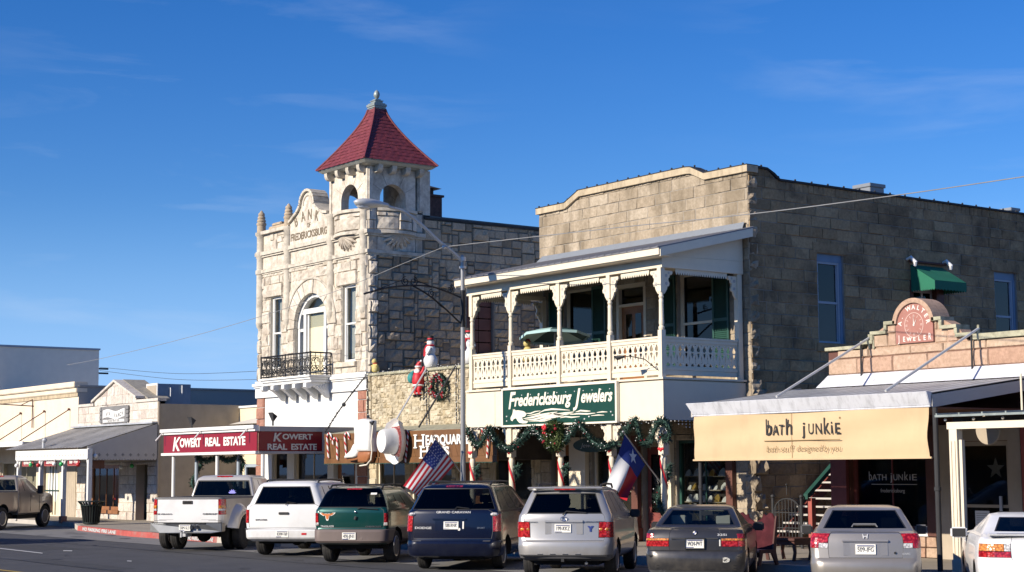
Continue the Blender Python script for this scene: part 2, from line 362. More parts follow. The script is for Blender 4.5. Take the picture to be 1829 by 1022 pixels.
plain('flash_grey', (.24, .26, .28), .5, .2, var=.12, dirt=((.16, .16, .16), .5), ds=2.5); plain('pole_steel', (.30, .30, .295), .38, .35, var=.08)
plain('white_plastic', (.80, .80, .78), .4, var=.02); plain('leather_white', (.80, .79, .75), .45, var=.04, vs=5); plain('leather_brown', (.34, .13, .05), .5, var=.15)
plain('band_red', (.30, .045, .045), .6, var=.3, vs=14, dirt=((.55, .45, .40), .8), ds=16); plain('red_cloth', (.55, .015, .025), .55, var=.08); plain('white_cloth', (.82, .81, .78), .7, var=.02); plain('blue_cloth', (.022, .045, .22), .7, var=.1)
plain('teal_cloth', (.03, .25, .24), .7, var=.1); plain('yellow_cloth', (.62, .50, .18), .7, var=.08); plain('black_cloth', (.015, .015, .015), .7); plain('skin_paint', (.62, .36, .24), .6, var=.05)
plain('garland_green', (.032, .075, .055), .8, var=.4, vs=14); plain('wreath_green', (.085, .12, .035), .8, var=.4, vs=14); plain('berry_red', (.26, .015, .02), .4, var=.1)
plain('gold', (.72, .47, .12), .35, .6, var=.1); plain('jewel_white', (.86, .84, .80), .5); plain('bulb_white', (.88, .87, .82), .25); plain('bulb_green', (.05, .45, .12), .2); plain('bulb_red', (.5, .03, .03), .2)
plain('asphalt', (.062, .062, .065), .85, var=.18, vs=1.2, bmp=.35, bs=160, dirt=((.055, .055, .057), .5), ds=.35, dsc=(1, 3, 1))
plain('concrete', (.34, .295, .235), .9, var=.1, vs=1.5, bmp=.15, dirt=((.28, .24, .19), .5), ds=.9); plain('concrete_pad', (.20, .195, .185), .9, var=.12, vs=1.5, bmp=.15, dirt=((.16, .155, .15), .6), ds=.8)
plain('kerb_red', (.42, .085, .07), .8, var=.2, vs=4, dirt=((.30, .22, .19), .8), ds=2.4); plain('kerb_concrete', (.48, .44, .38), .9, var=.1, vs=3)
plain('line_white', (.55, .55, .53), .8, var=.1, vs=6); plain('line_yellow', (.5, .33, .05), .8, var=.1, vs=6); plain('land', (.20, .17, .12), .95, var=.2, vs=.05)
plain('badge_silver', (.55, .55, .55), .4); plain('paper', (.80, .80, .78), .7, var=.02); plain('trash_green', (.012, .022, .020), .5, .2, var=.2); plain('wire_black', (.03, .03, .03), .6); plain('wire_pale', (.26, .26, .26), .6)
glassmat('pane', (.82, .84, .84), .9); glassmat('dark_pane', (.20, .22, .23), .9); glassmat('shop_pane', (.75, .77, .76), .75)
# ---------------------------------------------------------------- ground, street, pavement
mb = MB(); mb.quad((-1500, -300, -.03), (900, -300, -.03), (900, 2500, -.03), (-1500, 2500, -.03)); tag(mb.build('ground', 'land', smooth=0), kind='structure')
KERB = [(-140, 24.6), (-60.6, 24.6), (-56.6, 23.15), (-50.0, 22.25), (-44.0, 22.2), (-40.4, 22.3), (-39.2, 24.0), (-14.5, 24.0), (60, 24.0)]
mb = MB(); mb.quad((-140, -9, -.02), (60, -9, -.02), (60, 25.5, -.02), (-140, 25.5, -.02)); tag(mb.build('street', 'asphalt', smooth=0), kind='structure')
# pale worn parking strip along the kerb
mb = MB(); mb.quad((-140, 20.35, -.014), (60, 20.35, -.014), (60, 25.4, -.014), (-140, 25.4, -.014)); tag(mb.build('parking_lane', 'concrete_pad', smooth=0), kind='structure')
# raised pavement with a real kerb step
mb = MB(); inner = [(x, y+.16) for x, y in KERB]
for (a, b) in zip(inner, inner[1:]):
    mb.quad((a[0], a[1], .15), (b[0], b[1], .15), (b[0], 31.8, .15), (a[0], 31.8, .15))
tag(mb.build('pavement', 'concrete', smooth=0), kind='structure')
mb = MB(); mr = MB()
for k, (a, b) in enumerate(zip(KERB, KERB[1:])):
    t = mr if 2 <= k <= 3 else mb
    A, B = Vector((*a, 0)), Vector((*b, 0)); U = Vector((0, .16, 0))
    z0, z1 = -.05, .154
    t.quad(A+Vector((0, 0, z0)), B+Vector((0, 0, z0)), B+Vector((0, .02, z1)), A+Vector((0, .02, z1)))
    t.quad(A+Vector((0, .02, z1)), B+Vector((0, .02, z1)), B+U+Vector((0, 0, z1)), A+U+Vector((0, 0, z1)))
kb = tag(mb.build('kerb', 'kerb_concrete', smooth=0), kind='structure')
kr = tag(mr.build('painted_kerb', 'kerb_red', smooth=0), kind='structure')
# NO PARKING FIRE LANE stencilled on the red kerb
for (ua, ub, k, txt) in ((-55.9, -51.5, 2, 'NO PARKING FIRE LANE'), (-45.9, -44.1, 3, 'NO PARKING FIRE LANE')):
    (x0, y0), (x1, y1) = KERB[k], KERB[k+1]; sl_ = (y1-y0)/(x1-x0)
    fr = lambda u, v, w, x0=x0, y0=y0, s=sl_: Vector((u, y0+(u-x0)*s-.004-w+v*.1, v))
    text(txt, .15, 'line_white', kr, fr, ua, .015, .004, xs=(ub-ua)/1.75, off=.006, ext=.001)
# worn paint on the road
mb = MB()
for p in (((0, 979), (76, 987.5), (76, 988.8), (0, 980.2)), ((113, 983), (129, 983.3), (129, 984.6), (113, 984.4)), ((227, 1001.3), (235, 1001.6), (235, 1003), (227, 1002.6))):
    mb.add([onZ(*q, -.008) for q in p], [(0, 1, 2, 3)])
mb.quad((-60, 7.55, -.008), (-5, 7.55, -.008), (-5, 7.67, -.008), (-60, 7.67, -.008))
tag(mb.build('road_marking', 'line_white', smooth=0), kind='structure')
mb = MB(); a = onZ(-40, 1014, -.008); b = onZ(34, 1022.5, -.008); d = (b-a)
mb.quad(a-d*3, b+d*4, b+d*4+Vector((.05, .11, 0)), a-d*3+Vector((.05, .11, 0)))
tag(mb.build('centre_marking', 'line_yellow', smooth=0), kind='structure')
# patches, oil drips and tyre scuffs
plain('asphalt_patch', (.042, .042, .044), .9, var=.2, vs=3); plain('oil_stain', (.035, .033, .031), .6, var=.3, vs=6)
R4 = random.Random(11)
def blob(mb, x, y, rx, ry, z): mb.add([(x+rx*R_*math.cos(k*.5236), y+ry*R_*math.sin(k*.5236), z) for k, R_ in enumerate([R4.uniform(.7, 1.15) for _ in range(12)])], [tuple(range(12))])
mb = MB(); mb.quad((-46.5, 16.6, -.0165), (-43.2, 16.7, -.0165), (-43.0, 17.9, -.0165), (-46.6, 17.8, -.0165)); mb.quad((-39, 14.4, -.0165), (-33.5, 14.3, -.0165), (-33.6, 15.1, -.0165), (-39.1, 15.2, -.0165)); tag(mb.build('asphalt_patch', 'asphalt_patch', smooth=0), kind='structure')
mb = MB()
for k in range(46): blob(mb, R4.uniform(-58, -24), R4.uniform(20.4, 23.5), R4.uniform(.05, .35), R4.uniform(.05, .3), -.0105-.00005*k)
for k in range(24): blob(mb, R4.uniform(-56, -30), R4.uniform(14.5, 20), R4.uniform(.04, .25), R4.uniform(.03, .12), -.0135-.00005*k)
tag(mb.build('oil_stain', 'oil_stain', smooth=0), kind='structure')
# tar seams in the asphalt
mb = MB(); R2 = random.Random(3)
for (x, y, dx, dy) in ((-58, 18.6, 1, .012), (-58, 14.2, 1, .01), (-58, 11.5, 1, -.008)):
    pts = [(x+i*1.5*dx, y+i*1.5*dy+R2.gauss(0, .03)) for i in range(34)]
    for p, q in zip(pts, pts[1:]): mb.quad((p[0], p[1], -.011), (q[0], q[1], -.011), (q[0], q[1]+.045, -.011), (p[0], p[1]+.045, -.011))
tag(mb.build('tar_seam', 'iron', smooth=0), kind='structure')
# ---------------------------------------------------------------- windows, doors
def sash_window(parent, fr, u0, u1, v0, v1, fm='white_paint', dep=.14, mid=.5, back='curtain', pane='pane', fw=.075, name='window', folds=0, bars=0, backd=.16):
    mb = MB(); a = -dep
    for r in ((u0, u0+fw, v0, v1), (u1-fw, u1, v0, v1), (u0+fw, u1-fw, v0, v0+fw), (u0+fw, u1-fw, v1-fw, v1)): fbox(mb, fr, *r, a-.04, a+.05)
    if mid:
        m = v0+(v1-v0)*mid; fbox(mb, fr, u0+fw, u1-fw, m-.03, m+.03, a-.03, a+.035)
        for q in ((u0+fw, u0+fw+.035), (u1-fw-.035, u1-fw)): fbox(mb, fr, *q, m+.03, v1-fw, a-.02, a+.03); fbox(mb, fr, *q, v0+fw, m-.03, a-.04, a+.01)
    for k in range(bars):
        u = u0+(u1-u0)*(k+1)/(bars+1); fbox(mb, fr, u-.012, u+.012, v0+fw, v1-fw, a-.02, a+.02)
    wn = mb.build(name, fm, parent, smooth=0)
    p = MB(); fbox(p, fr, u0+fw*.6, u1-fw*.6, v0+fw*.6, v1-fw*.6, a-.012, a-.004); p.build('pane', pane, wn, smooth=0)
    if back:
        b = MB(); n = max(1, folds)
        if folds:
            for k in range(folds*2):
                x0, x1 = u0+(u1-u0)*k/(folds*2), u0+(u1-u0)*(k+1)/(folds*2); d0, d1 = (.0, .035) if k % 2 else (.035, .0)
                b.quad(fr(x0, v0, a-backd-d0), fr(x1, v0, a-backd-d1), fr(x1, v1, a-backd-d1), fr(x0, v1, a-backd-d0))
        else: b.quad(fr(u0, v0, a-backd), fr(u1, v0, a-backd), fr(u1, v1, a-backd), fr(u0, v1, a-backd))
        b.build('curtain' if back == 'curtain' else 'blind', back, wn, smooth=0)
    return wn
def arc(cu, cv, r, a0, a1, n): return [(cu+r*math.cos(math.radians(a0+(a1-a0)*i/n)), cv+r*math.sin(math.radians(a0+(a1-a0)*i/n))) for i in range(n+1)]
def curl(mb, fr, cu, cv, r, w, tr=.012, turns=1.4, a0=0, sgn=1, n=16):
    mb.tube([fr(cu+r*(1-i/n*.75)*math.cos(a0+sgn*turns*6.283*i/n), cv+r*(1-i/n*.75)*math.sin(a0+sgn*turns*6.283*i/n), w) for i in range(n+1)], tr, 5)
# ---------------------------------------------------------------- the old stone bank
BX0, BX1, BY, BZ = -54.42, -46.85, 29.05, .15
bf, bs = FR(BY), SR(BX1); BYE = 38.0
bank = thing('stone_bank', 'rock-faced pale limestone bank with a red pyramid-roofed corner tower, arched balcony window and white band', 'building', ((BX0+BX1)/2, BY, BZ))
WL, WR, WA = (-53.52, -52.68, 5.66, 8.28), (-48.48, -47.62, 5.66, 8.24), (-51.74, -49.36, 5.2, 8.2)
AC, AR, AS = -50.55, 1.17, 7.02
mb = MB(); wall(mb, bf, BX0, BX1, 5.1, 10.7, (WL, WR, WA), .4)
mc_ = MB(); wall(mc_, bs, BY, BYE, BZ, 10.66, ((33.05, 34.15, 6.0, 8.1),), .3); mc_.build('side_core', 'mortar_dark', bank, smooth=0)
mb.quad((BX0, BY, BZ), (BX0, BYE, BZ), (BX0, BYE, 10.66), (BX0, BY, 10.66)); mb.quad((BX0, BYE, BZ), (BX1, BYE, BZ), (BX1, BYE, 10.66), (BX0, BYE, 10.66))
mb.quad((BX0, BY, 10.4), (BX1, BY, 10.4), (BX1, BYE, 10.4), (BX0, BYE, 10.4))
mb.build('wall_core', 'mortar_light', bank, smooth=0)
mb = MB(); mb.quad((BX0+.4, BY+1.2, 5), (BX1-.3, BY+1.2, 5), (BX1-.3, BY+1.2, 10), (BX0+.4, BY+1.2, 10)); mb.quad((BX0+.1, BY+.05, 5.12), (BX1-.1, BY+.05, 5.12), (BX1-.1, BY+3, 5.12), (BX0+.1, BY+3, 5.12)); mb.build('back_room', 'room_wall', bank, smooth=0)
# facade stones
lint = [(-53.93, -52.58, 8.28, 8.75), (-48.78, -47.5, 8.24, 8.71)]; sill = (-48.9, -47.5, 5.47, 5.66)
ring = (AC-1.68, AC+1.68, AS-.02, AS+1.68)
mb = MB(); H = [WL, WR, (AC-AR, AC+AR, 5.2, AS), ring, sill]+lint
masonry(mb, bf, BX0+.3, -47.22, 5.26, 9.2, H, 'course', .42, (.5, 1.15), .05, .02, .022, .022, .004, stain=1, seg=.11)
masonry(mb, bf, BX0, BX0+.3, 5.26, 9.2, (), 'course', .5, (.3, .3), .09, .02, .02, .03, stain=1); masonry(mb, bf, -47.22, BX1, 5.26, 9.2, (), 'course', .44, (.37, .37), .08, .02, .02, .03, stain=1)
masonry(mb, bf, BX0+.3, -49.35, 9.33, 9.88, (), 'course', .55, (.9, 1.9), .02, .01, .008, .015, stain=1)
masonry(mb, bf, -52.95-1.1, -52.4, 9.98, 10.6, (), 'random', unit=.13, d=.05, dj=.03, rough=.015, bev=.02, stain=1)
# arch surround: voussoirs and the spandrels around them
for k in range(13):
    a0, a1 = 180*k/13, 180*(k+1)/13; p = [(AC+r*math.cos(math.radians(a)), AS+r*math.sin(math.radians(a))) for r, a in ((AR, a0+.4), (AR, a1-.4), (1.64, a1-.3), (1.64, a0+.3))]
    mb.tint = (RND.gauss(.6, .2), 0); d = .07+RND.gauss(0, .01); mb.prism(p, lambda u, v, w_: bf(u, v, w_), -.3, d)
for sg in (-1, 1):
    for (c0, c1) in ((0, 25), (25, 50), (50, 90)):
        e = [(AC+sg*1.66*math.cos(math.radians(a)), AS+1.66*math.sin(math.radians(a))) for a in (c0, (c0+c1)/2, c1)]
        mb.tint = (RND.gauss(.5, .25), 0)
        if c1 == 90: pts = [e[0], e[1], e[2], (AC, AS+1.69), (AC+sg*1.2, AS+1.69)]
        elif c1 == 50: pts = [e[0], e[1], e[2], (AC+sg*1.2, AS+1.69), (AC+sg*1.69, AS+1.1)]
        else: pts = [(AC+sg*1.66, AS), e[1], e[2], (AC+sg*1.69, AS+1.1), (AC+sg*1.69, AS)]
        mb.prism(pts, bf, -.01, .045)
    for j in range(4):                                             # jamb blocks
        v = 5.26+j*.44; u = AC+sg*AR; mb.tint = (RND.gauss(.55, .2), 0); block(mb, bf, min(u, u+sg*.45), max(u, u+sg*.45), v, v+.44, v+.44, .08, .02, .012)
mb.tint = (.5, 0)
mb.build('facade_stone', 'bank_stone', bank, smooth=0)
for l_ in lint: mb = MB(); mb.tint = (.55, .1); block(mb, bf, *l_[:3], l_[3], l_[3], .12, .02, .012, .004, .2); mb.build('lintel', 'bank_stone', bank, smooth=0)
mb = MB(); block(mb, bf, *sill[:3], sill[3], sill[3], .14, .02, .006); mb.build('window_sill', 'bank_stone', bank, smooth=0)
# carved arch moulding
mb = MB(); mb.tube([bf(u, v, .06) for u, v in arc(AC, AS, 1.69, 0, 180, 24)], .045, 6); mb.build('arch_moulding', 'stone_trim', bank)
# string courses, wrapping the corner to the back of the tower
def course(mb, z, h, pr, u0=BX0, y1=31.25, side=True):
    fbox(mb, bf, u0-pr*.8, BX1+pr, z-h/2, z+h/2, -.05, pr); fbox(mb, bf, u0-pr*.8, BX1+pr*.7, z-h, z-h/2-.002, -.05, pr*.6)
    if side: fbox(mb, bs, BY+.052, y1, z-h/2, z+h/2, -.05, pr); fbox(mb, bs, BY+.052, y1, z-h, z-h/2-.002, -.05, pr*.6)
mb = MB(); course(mb, 9.27, .11, .11); course(mb, 9.93, .13, .14)
fbox(mb, bf, BX0-.08, -52.06, 10.64, 10.76, -.4, .14); mb.build('string_course', 'stone_trim', bank, smooth=0)
# engaged corner shafts
for x, zt in ((BX0+.16, 10.68), (-52.22, 10.68), (-49.2, 10.75), (-47.06, 10.75)):
    mb = MB(); r = .16
    mb.lathe([(r*1.05, 7.4), (r, 7.5), (r, 9.15), (r*1.25, 9.2), (r*1.25, 9.33), (r, 9.36), (r, 9.8), (r*1.25, 9.86), (r*1.3, 10.0), (r, 10.03), (r, zt-.12), (r*1.25, zt-.06), (r*1.25, zt+.04)], (x, BY-.02, 0), 12)
    mb.lathe([(.03, 7.1), (.14, 7.25), (.17, 7.4)], (x, BY-.02, 0), 12)
    mb.build('corner_shaft', 'stone_trim', bank)
for x in (BX0+.16, -52.22):
    mb = MB(); prof = [(.16, 10.72), (.16, 11.0)]
    for k in range(4): z = 11.0+k*.12; prof += [(.165-.02*k, z), (.185-.02*k, z+.04), (.175-.022*k, z+.1), (.15-.022*k, z+.115)]
    prof += [(.05, 11.53), (.01, 11.57)]
    mb.lathe(prof, (x, BY-.02, 0), 12); mb.build('finial', 'bank_side_stone', bank)
# gable with the carved name
g = [(-52.05, 10.02), (-52.05, 10.82), (-51.9, 10.88), (-51.72, 10.98), (-51.5, 11.1), (-51.34, 11.24), (-51.26, 11.34), (-51.25, 11.40)]+arc(-50.79, 11.36, .45, 172, 8, 10)+[(-50.33, 11.38), (-50.31, 11.28), (-50.15, 11.12), (-49.92, 10.98), (-49.7, 10.9), (-49.38, 10.85), (-49.38, 10.02)]
mb = MB(); mb.tint = (.7, 0); mb.prism(g, bf, -.45, .05); mb.build('gable', 'bank_stone', bank, smooth=0)
mb = MB(); rim = g[1:-1]
for a, b in zip(rim, rim[1:]):
    c = [bf(*a, -.5), bf(*b, -.5), bf(*b, .14), bf(*a, .14)]; n_ = Vector((-(b[1]-a[1]), 0, b[0]-a[0])).normalized()*.09
    if n_.z < 0 and abs(n_.x) < .05: n_ = -n_
    mb.add(c+[q+n_ for q in c], [(0, 1, 2, 3), (4, 5, 6, 7), (0, 1, 5, 4), (1, 2, 6, 5), (2, 3, 7, 6), (3, 0, 4, 7)])
mb.tube([bf(u, v, .06) for u, v in arc(-50.79, 11.34, .33, 0, 180, 14)], .03, 5)
mb.build('gable_coping', 'stone_trim', bank)
dk = 'carved_dark'; plain(dk, (.20, .16, .11), .95, var=.2)
for ch, u, v, rot in (('B', -51.66, 10.62, .42), ('A', -51.22, 10.76, .15), ('N', -50.8, 10.8, -.02), ('K', -50.32, 10.72, -.22)):
    text(ch, .52, dk, bank, bf, u, v, .052, xs=.75, ext=.012, off=.004, rot=rot)
text('OF', .24, dk, bank, bf, -50.72, 10.52, .052, 'CENTER', xs=.8, ext=.012)
text('FREDERICKSBURG', .36, dk, bank, bf, -50.72, 10.16, .052, 'CENTER', xs=.88, ext=.012, off=.006)
mb = MB(); fbox(mb, bf, -53.95, -52.55, 10.77, 10.93, -.5, -.1); fbox(mb, bf, -53.8, -53.1, 10.932, 11.05, -.5, -.15); mb.build('parapet_block', 'bank_side_stone', bank, smooth=0, bev=.03)
# bowed tower parapets with carved corbels
def bow(fr, u0, u1, b): return lambda u, v, w_: fr(u, v, w_+b*math.sin(math.pi*min(1, max(0, (u-u0)/(u1-u0)))))
for fr, u0, u1, nm in ((bf, -49.0, -47.25, 'f'), (bs, 29.35, 30.95, 's')):
    q = bow(fr, u0, u1, .26); mb = MB(); st = 'bank_stone'
    n = 12
    for i in range(n):
        a, b = u0+(u1-u0)*i/n, u0+(u1-u0)*(i+1)/n
        mb.tint = (.45, 0); mb.quad(q(a, 9.93, 0), q(b, 9.93, 0), q(b, 10.66, 0), q(a, 10.66, 0)); mb.quad(q(a, 9.93, 0), q(b, 9.93, 0), fr(b, 9.93, -.2), fr(a, 9.93, -.2)); mb.quad(q(a, 10.66, 0), q(b, 10.66, 0), fr(b, 10.66, -.2), fr(a, 10.66, -.2))
    masonry(mb, q, u0, u1, 10.03, 10.62, (), 'random', unit=.15, d=.055, dj=.035, rough=.014, bev=.02, stain=0)
    c = fr((u0+u1)/2, 9.9, .0); mb.tint = (.35, .15)
    for i in range(9):                                             # carved fan of leaves
        a = math.pi*(i+.5)/9; mb.tube([c+(fr(0, 0, .22-.2*k/4)-fr(0, 0, 0))+(fr(math.cos(a)*.62*k/4, 0, 0)-fr(0, 0, 0))+Vector((0, 0, -math.sin(a)*.5*k/4)) for k in range(5)], [.05, .075, .08, .07, .03], 5)
    mb.build('bowed_parapet', st, bank, smooth=0)
    for z, pr in ((10.7, .1), (9.95, .1)):
        mb = MB()
        for i in range(n):
            a, b = u0+(u1-u0)*i/n, u0+(u1-u0)*(i+1)/n; e = .0 if 0 < i < n-1 else 0
            vs_ = [q(a, z-.05, .09), q(b, z-.05, .09), q(b, z+.05, .09), q(a, z+.05, .09), q(a, z-.05, -.1), q(b, z-.05, -.1), q(b, z+.05, -.1), q(a, z+.05, -.1)]
            mb.add(vs_, [(0, 1, 2, 3), (0, 1, 5, 4), (3, 2, 6, 7), (4, 5, 6, 7)])
        mb.build('parapet_rail', 'stone_trim', bank, smooth=0)
mb = MB(); masonry(mb, bs, 29.05, 31.2, 9.33, 9.86, (), 'course', .53, (.6, 1.0), .02, .01, .01, stain=0); masonry(mb, bf, -49.05, -47.2, 9.33, 9.86, (), 'course', .53, (.6, 1.0), .015, .01, .01, stain=0)
masonry(mb, bs, 29.05, 29.35, 10.02, 10.66, (), 'course', .3, (.3, .3), .04, .01, .01); masonry(mb, bs, 30.95, 31.2, 10.02, 10.66, (), 'course', .3, (.3, .3), .04, .01, .01); masonry(mb, bf, -47.25, BX1, 10.02, 10.66, (), 'course', .3, (.4, .4), .04, .01, .01)
mb.build('tower_base', 'bank_stone', bank, smooth=0)
# belfry: four arched walls
TX0, TX1, TY0, TY1, TZ0, TZ1 = -49.36, BX1, BY, 31.22, 10.62, 12.2
for fr, u0, u1, cu, r, sp in ((FR(TY0), TX0, TX1, -48.06, .55, 11.12), (SR(TX1), TY0+.3, TY1-.3, 30.02, .52, 11.08), (FR(TY1), TX0, TX1, -48.06, .55, 11.12), (SR(TX0), TY0+.3, TY1-.3, 30.02, .52, 11.08)):
    back = fr(0, 0, 0).y == TY1 or fr(0, 0, 0).x == TX0; s_ = 1 if back else -1
    ol = [(u0, TZ0), (cu-r, TZ0)]+arc(cu, sp, r, 180, 0, 16)+[(cu+r, TZ0), (u1, TZ0), (u1, TZ1), (u0, TZ1)]
    mb = MB(); mb.tint = (.62, 0); mb.prism(ol, fr, 0, s_*.3)
    for a in (30, 62, 118, 150):                                   # cut joints of the arch stones
        ca, sa = math.cos(math.radians(a)), math.sin(math.radians(a)); p0, p1 = (cu+(r+.01)*ca, sp+(r+.01)*sa), (cu+(r+.42)*ca, sp+(r+.42)*sa)
        mb.tint = (.1, .8); mb.tube([fr(*p0, -s_*.002), fr(*p1, -s_*.002)], .008, 4)
    mb.build('belfry_arch', 'bank_stone', bank, smooth=0)
mb = MB(); mb.tint = (.7, 0); mb.box(TX1-.2, TX1+.035, TY0-.035, TY0+.2, TZ0+.1, TZ1); mb.box(TX0-.035, TX0+.2, TY0-.035, TY0+.2, TZ0+.1, TZ1); mb.box(TX1-.2, TX1+.035, TY1-.2, TY1+.03, TZ0+.1, TZ1)
mb.build('belfry_corner', 'bank_stone', bank, smooth=0, bev=.05)
mb = MB(); mb.box(TX0+.02, TX1-.02, TY0+.02, TY1-.02, TZ0-.1, TZ0+.005); mb.build('belfry_floor', 'mortar_grey', bank, smooth=0)
for k in range(4):
    for fr, u in ((FR(TY0), TX0+.2+k*.7), (SR(TX1), TY0+.3+k*.55)):
        mb = MB(); mb.prism([(0, 12.2), (.3, 12.2), (.3, 12.08), (.26, 11.98), (.17, 11.93), (0, 11.93)], lambda w_, v, d, fr=fr: fr(d, v, w_), u-.09, u+.09); mb.build('eave_bracket', 'stone_trim', bank, smooth=40)
EX, EY, EH = -47.95, 30.05, 1.545; YK = 1.43/1.545
mb = MB()
for h0, h1, z0, z1 in ((1.28, 1.38, 12.15, 12.185), (EH-.12, EH, 12.185, 12.27), (EH, EH-.0, 12.27, 12.31)):
    a, b = h0, h1; yk = YK
    P = lambda h, z: [(EX-h, EY-h*yk, z), (EX+h, EY-h*yk, z), (EX+h, EY+h*yk, z), (EX-h, EY+h*yk, z)]
    mb.add(P(a, z0)+P(b, z1), [(0, 3, 2, 1), (4, 5, 6, 7), (0, 1, 5, 4), (1, 2, 6, 5), (2, 3, 7, 6), (3, 0, 4, 7)])
mb.build('gutter', 'gutter_metal', bank, smooth=0, bev=.015)
# concave tiled roof
def rp(t):                                                         # half width at height fraction t
    return .205+(EH+.03-.205)*((1-t)**1.36)
ROWS = 15; mb = MB()
for k in range(ROWS):
    t0, t1 = k/ROWS, (k+1)/ROWS; z0, z1 = 12.30+2.06*t0, 12.30+2.06*t1; a, b = rp(t0)+.012, rp(t1)-.004; ky = YK+(1-YK)*t0
    for fx, fy in ((0, -1), (1, 0), (0, 1), (-1, 0)):
        tx, ty = -fy, fx; m = max(2, int(a*2/.3))
        for i in range(m):
            s0, s1 = -1+2*i/m, -1+2*(i+1)/m; j = RND.gauss(0, .004); lift = .008
            q = lambda s, h, z: (EX+fx*h+tx*s*h, EY+(fy*h+ty*s*h)*ky, z)
            mb.add([q(s0, a+j, z0), q((s0+s1)/2, a+lift+j, z0-.012), q(s1, a+j, z0), q(s1, b, z1), q((s0+s1)/2, b+lift, z1), q(s0, b, z1), q(s0, a-.05, z0+.02), q((s0+s1)/2, a-.05, z0+.02), q(s1, a-.05, z0+.02)], [(0, 1, 4, 5), (1, 2, 3, 4), (0, 1, 7, 6), (1, 2, 8, 7)])
rf = mb.build('roof', 'red_tile', bank, smooth=0)
mb = MB()
for sx, sy in ((-1, -1), (1, -1), (1, 1), (-1, 1)):
    mb.tube([(EX+sx*(rp(k/12)+.012), EY+sy*(rp(k/12)+.012)*(YK+(1-YK)*k/12), 12.31+2.06*k/12) for k in range(13)], .035, 6)
mb.build('hip_ridge', 'red_tile', rf)
mb = MB()
for h, z0, z1 in ((.20, 14.33, 14.39), (.23, 14.39, 14.45), (.255, 14.45, 14.53), (.215, 14.53, 14.57), (.15, 14.57, 14.64), (.17, 14.64, 14.67), (.10, 14.67, 14.72)): mb.box(EX-h, EX+h, EY-h, EY+h, z0, z1-.002)
mb.lathe([(.06, 14.71), (.045, 14.74), (.09, 14.80), (.11, 14.87), (.10, 14.94), (.06, 15.01), (.01, 15.05)], (EX, EY, 0), 14)
mb.build('roof_finial', 'patina_metal', rf, smooth=40)
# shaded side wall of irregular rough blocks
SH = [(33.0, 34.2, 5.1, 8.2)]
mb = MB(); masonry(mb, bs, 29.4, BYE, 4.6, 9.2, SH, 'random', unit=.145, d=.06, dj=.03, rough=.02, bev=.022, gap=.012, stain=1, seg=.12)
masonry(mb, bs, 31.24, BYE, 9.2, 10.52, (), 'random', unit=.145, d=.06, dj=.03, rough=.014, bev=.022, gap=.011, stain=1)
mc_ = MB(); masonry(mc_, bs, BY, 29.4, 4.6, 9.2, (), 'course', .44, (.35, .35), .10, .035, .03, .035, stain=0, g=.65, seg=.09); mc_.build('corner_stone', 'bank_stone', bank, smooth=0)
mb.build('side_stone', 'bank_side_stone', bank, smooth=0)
mb = MB(); fbox(mb, bs, 31.26, BYE, 10.53, 10.60, -.5, .07); mb.build('side_coping', 'dark_iron', bank, smooth=0)
mb = MB(); fbox(mb, bs, 33.02, 34.18, 5.1, 6.0, -.02, .03); mb.build('plaster_patch', 'grey_plaster', bank, smooth=0)
mb = MB()
for k in range(2):
    for j in range(5): fbox(mb, bs, 33.06+k*.55, 33.58+k*.55, 6.02+j*.415, 6.4+j*.415, -.12, -.08)
fbox(mb, bs, 33.0, 34.2, 5.9, 6.0, -.1, .06); mb.build('shutter', 'column_red', bank, smooth=0)
# chimney
mb = MB(); mb.box(-49.8, -49.1, 32.85, 33.55, 10.4, 11.78); mb.box(-49.86, -49.04, 32.79, 33.61, 11.782, 11.86); ch = mb.build('chimney', 'brick_dark', bank, smooth=0)
mb = MB(); mb.box(-49.58, -49.32, 33.07, 33.33, 11.86, 12.1); mb.add([(-49.8, 32.85, 12.1), (-49.1, 32.85, 12.1), (-49.1, 33.55, 12.1), (-49.8, 33.55, 12.1), (-49.45, 33.2, 12.24)], [(0, 1, 2, 3), (0, 1, 4), (1, 2, 4), (2, 3, 4), (3, 0, 4)]); mb.build('chimney_cap', 'dark_iron', ch, smooth=0)
# upper windows
sash_window(bank, bf, *WL, folds=5, pane='pane'); sash_window(bank, bf, *WR, folds=5, pane='pane')
# arched french window with fan light
mb = MB(); w0 = .22; a_ = -w0
po = arc(AC, AS, AR, 0, 180, 20); pi_ = arc(AC, AS, AR-.14, 0, 180, 20)
for k in range(20):
    p = [po[k], po[k+1], pi_[k+1], pi_[k]]; mb.prism(p, bf, a_-.08, a_+.12)
for r in ((AC-AR, AC-AR+.14, 5.2, AS), (AC+AR-.14, AC+AR, 5.2, AS), (AC-AR+.14, AC+AR-.14, 7.5, 7.68), (AC-.78, AC-.62, 5.2, 7.5), (AC+.62, AC+.78, 5.2, 7.5)): fbox(mb, bf, *r, a_-.08, a_+.10)
fbox(mb, bf, AC-AR+.14, AC-.78, 6.9, 7.0, a_-.06, a_+.08); fbox(mb, bf, AC+.78, AC+AR-.14, 6.9, 7.0, a_-.06, a_+.08); fbox(mb, bf, AC-.62, AC-.54, 5.2, 7.5, a_-.06, a_+.02); fbox(mb, bf, AC+.54, AC+.62, 5.2, 7.5, a_-.06, a_+.02)
aw = mb.build('arched_window', 'white_paint', bank, smooth=30)
mb = MB(); fbox(mb, bf, AC-.54, AC+.54, 5.2, 7.45, a_-.12, a_-.06); fbox(mb, bf, AC-.30, AC+.42, 5.5, 7.2, a_-.055, a_-.035); mb.build('door_panel', 'door_cream', aw, smooth=0)
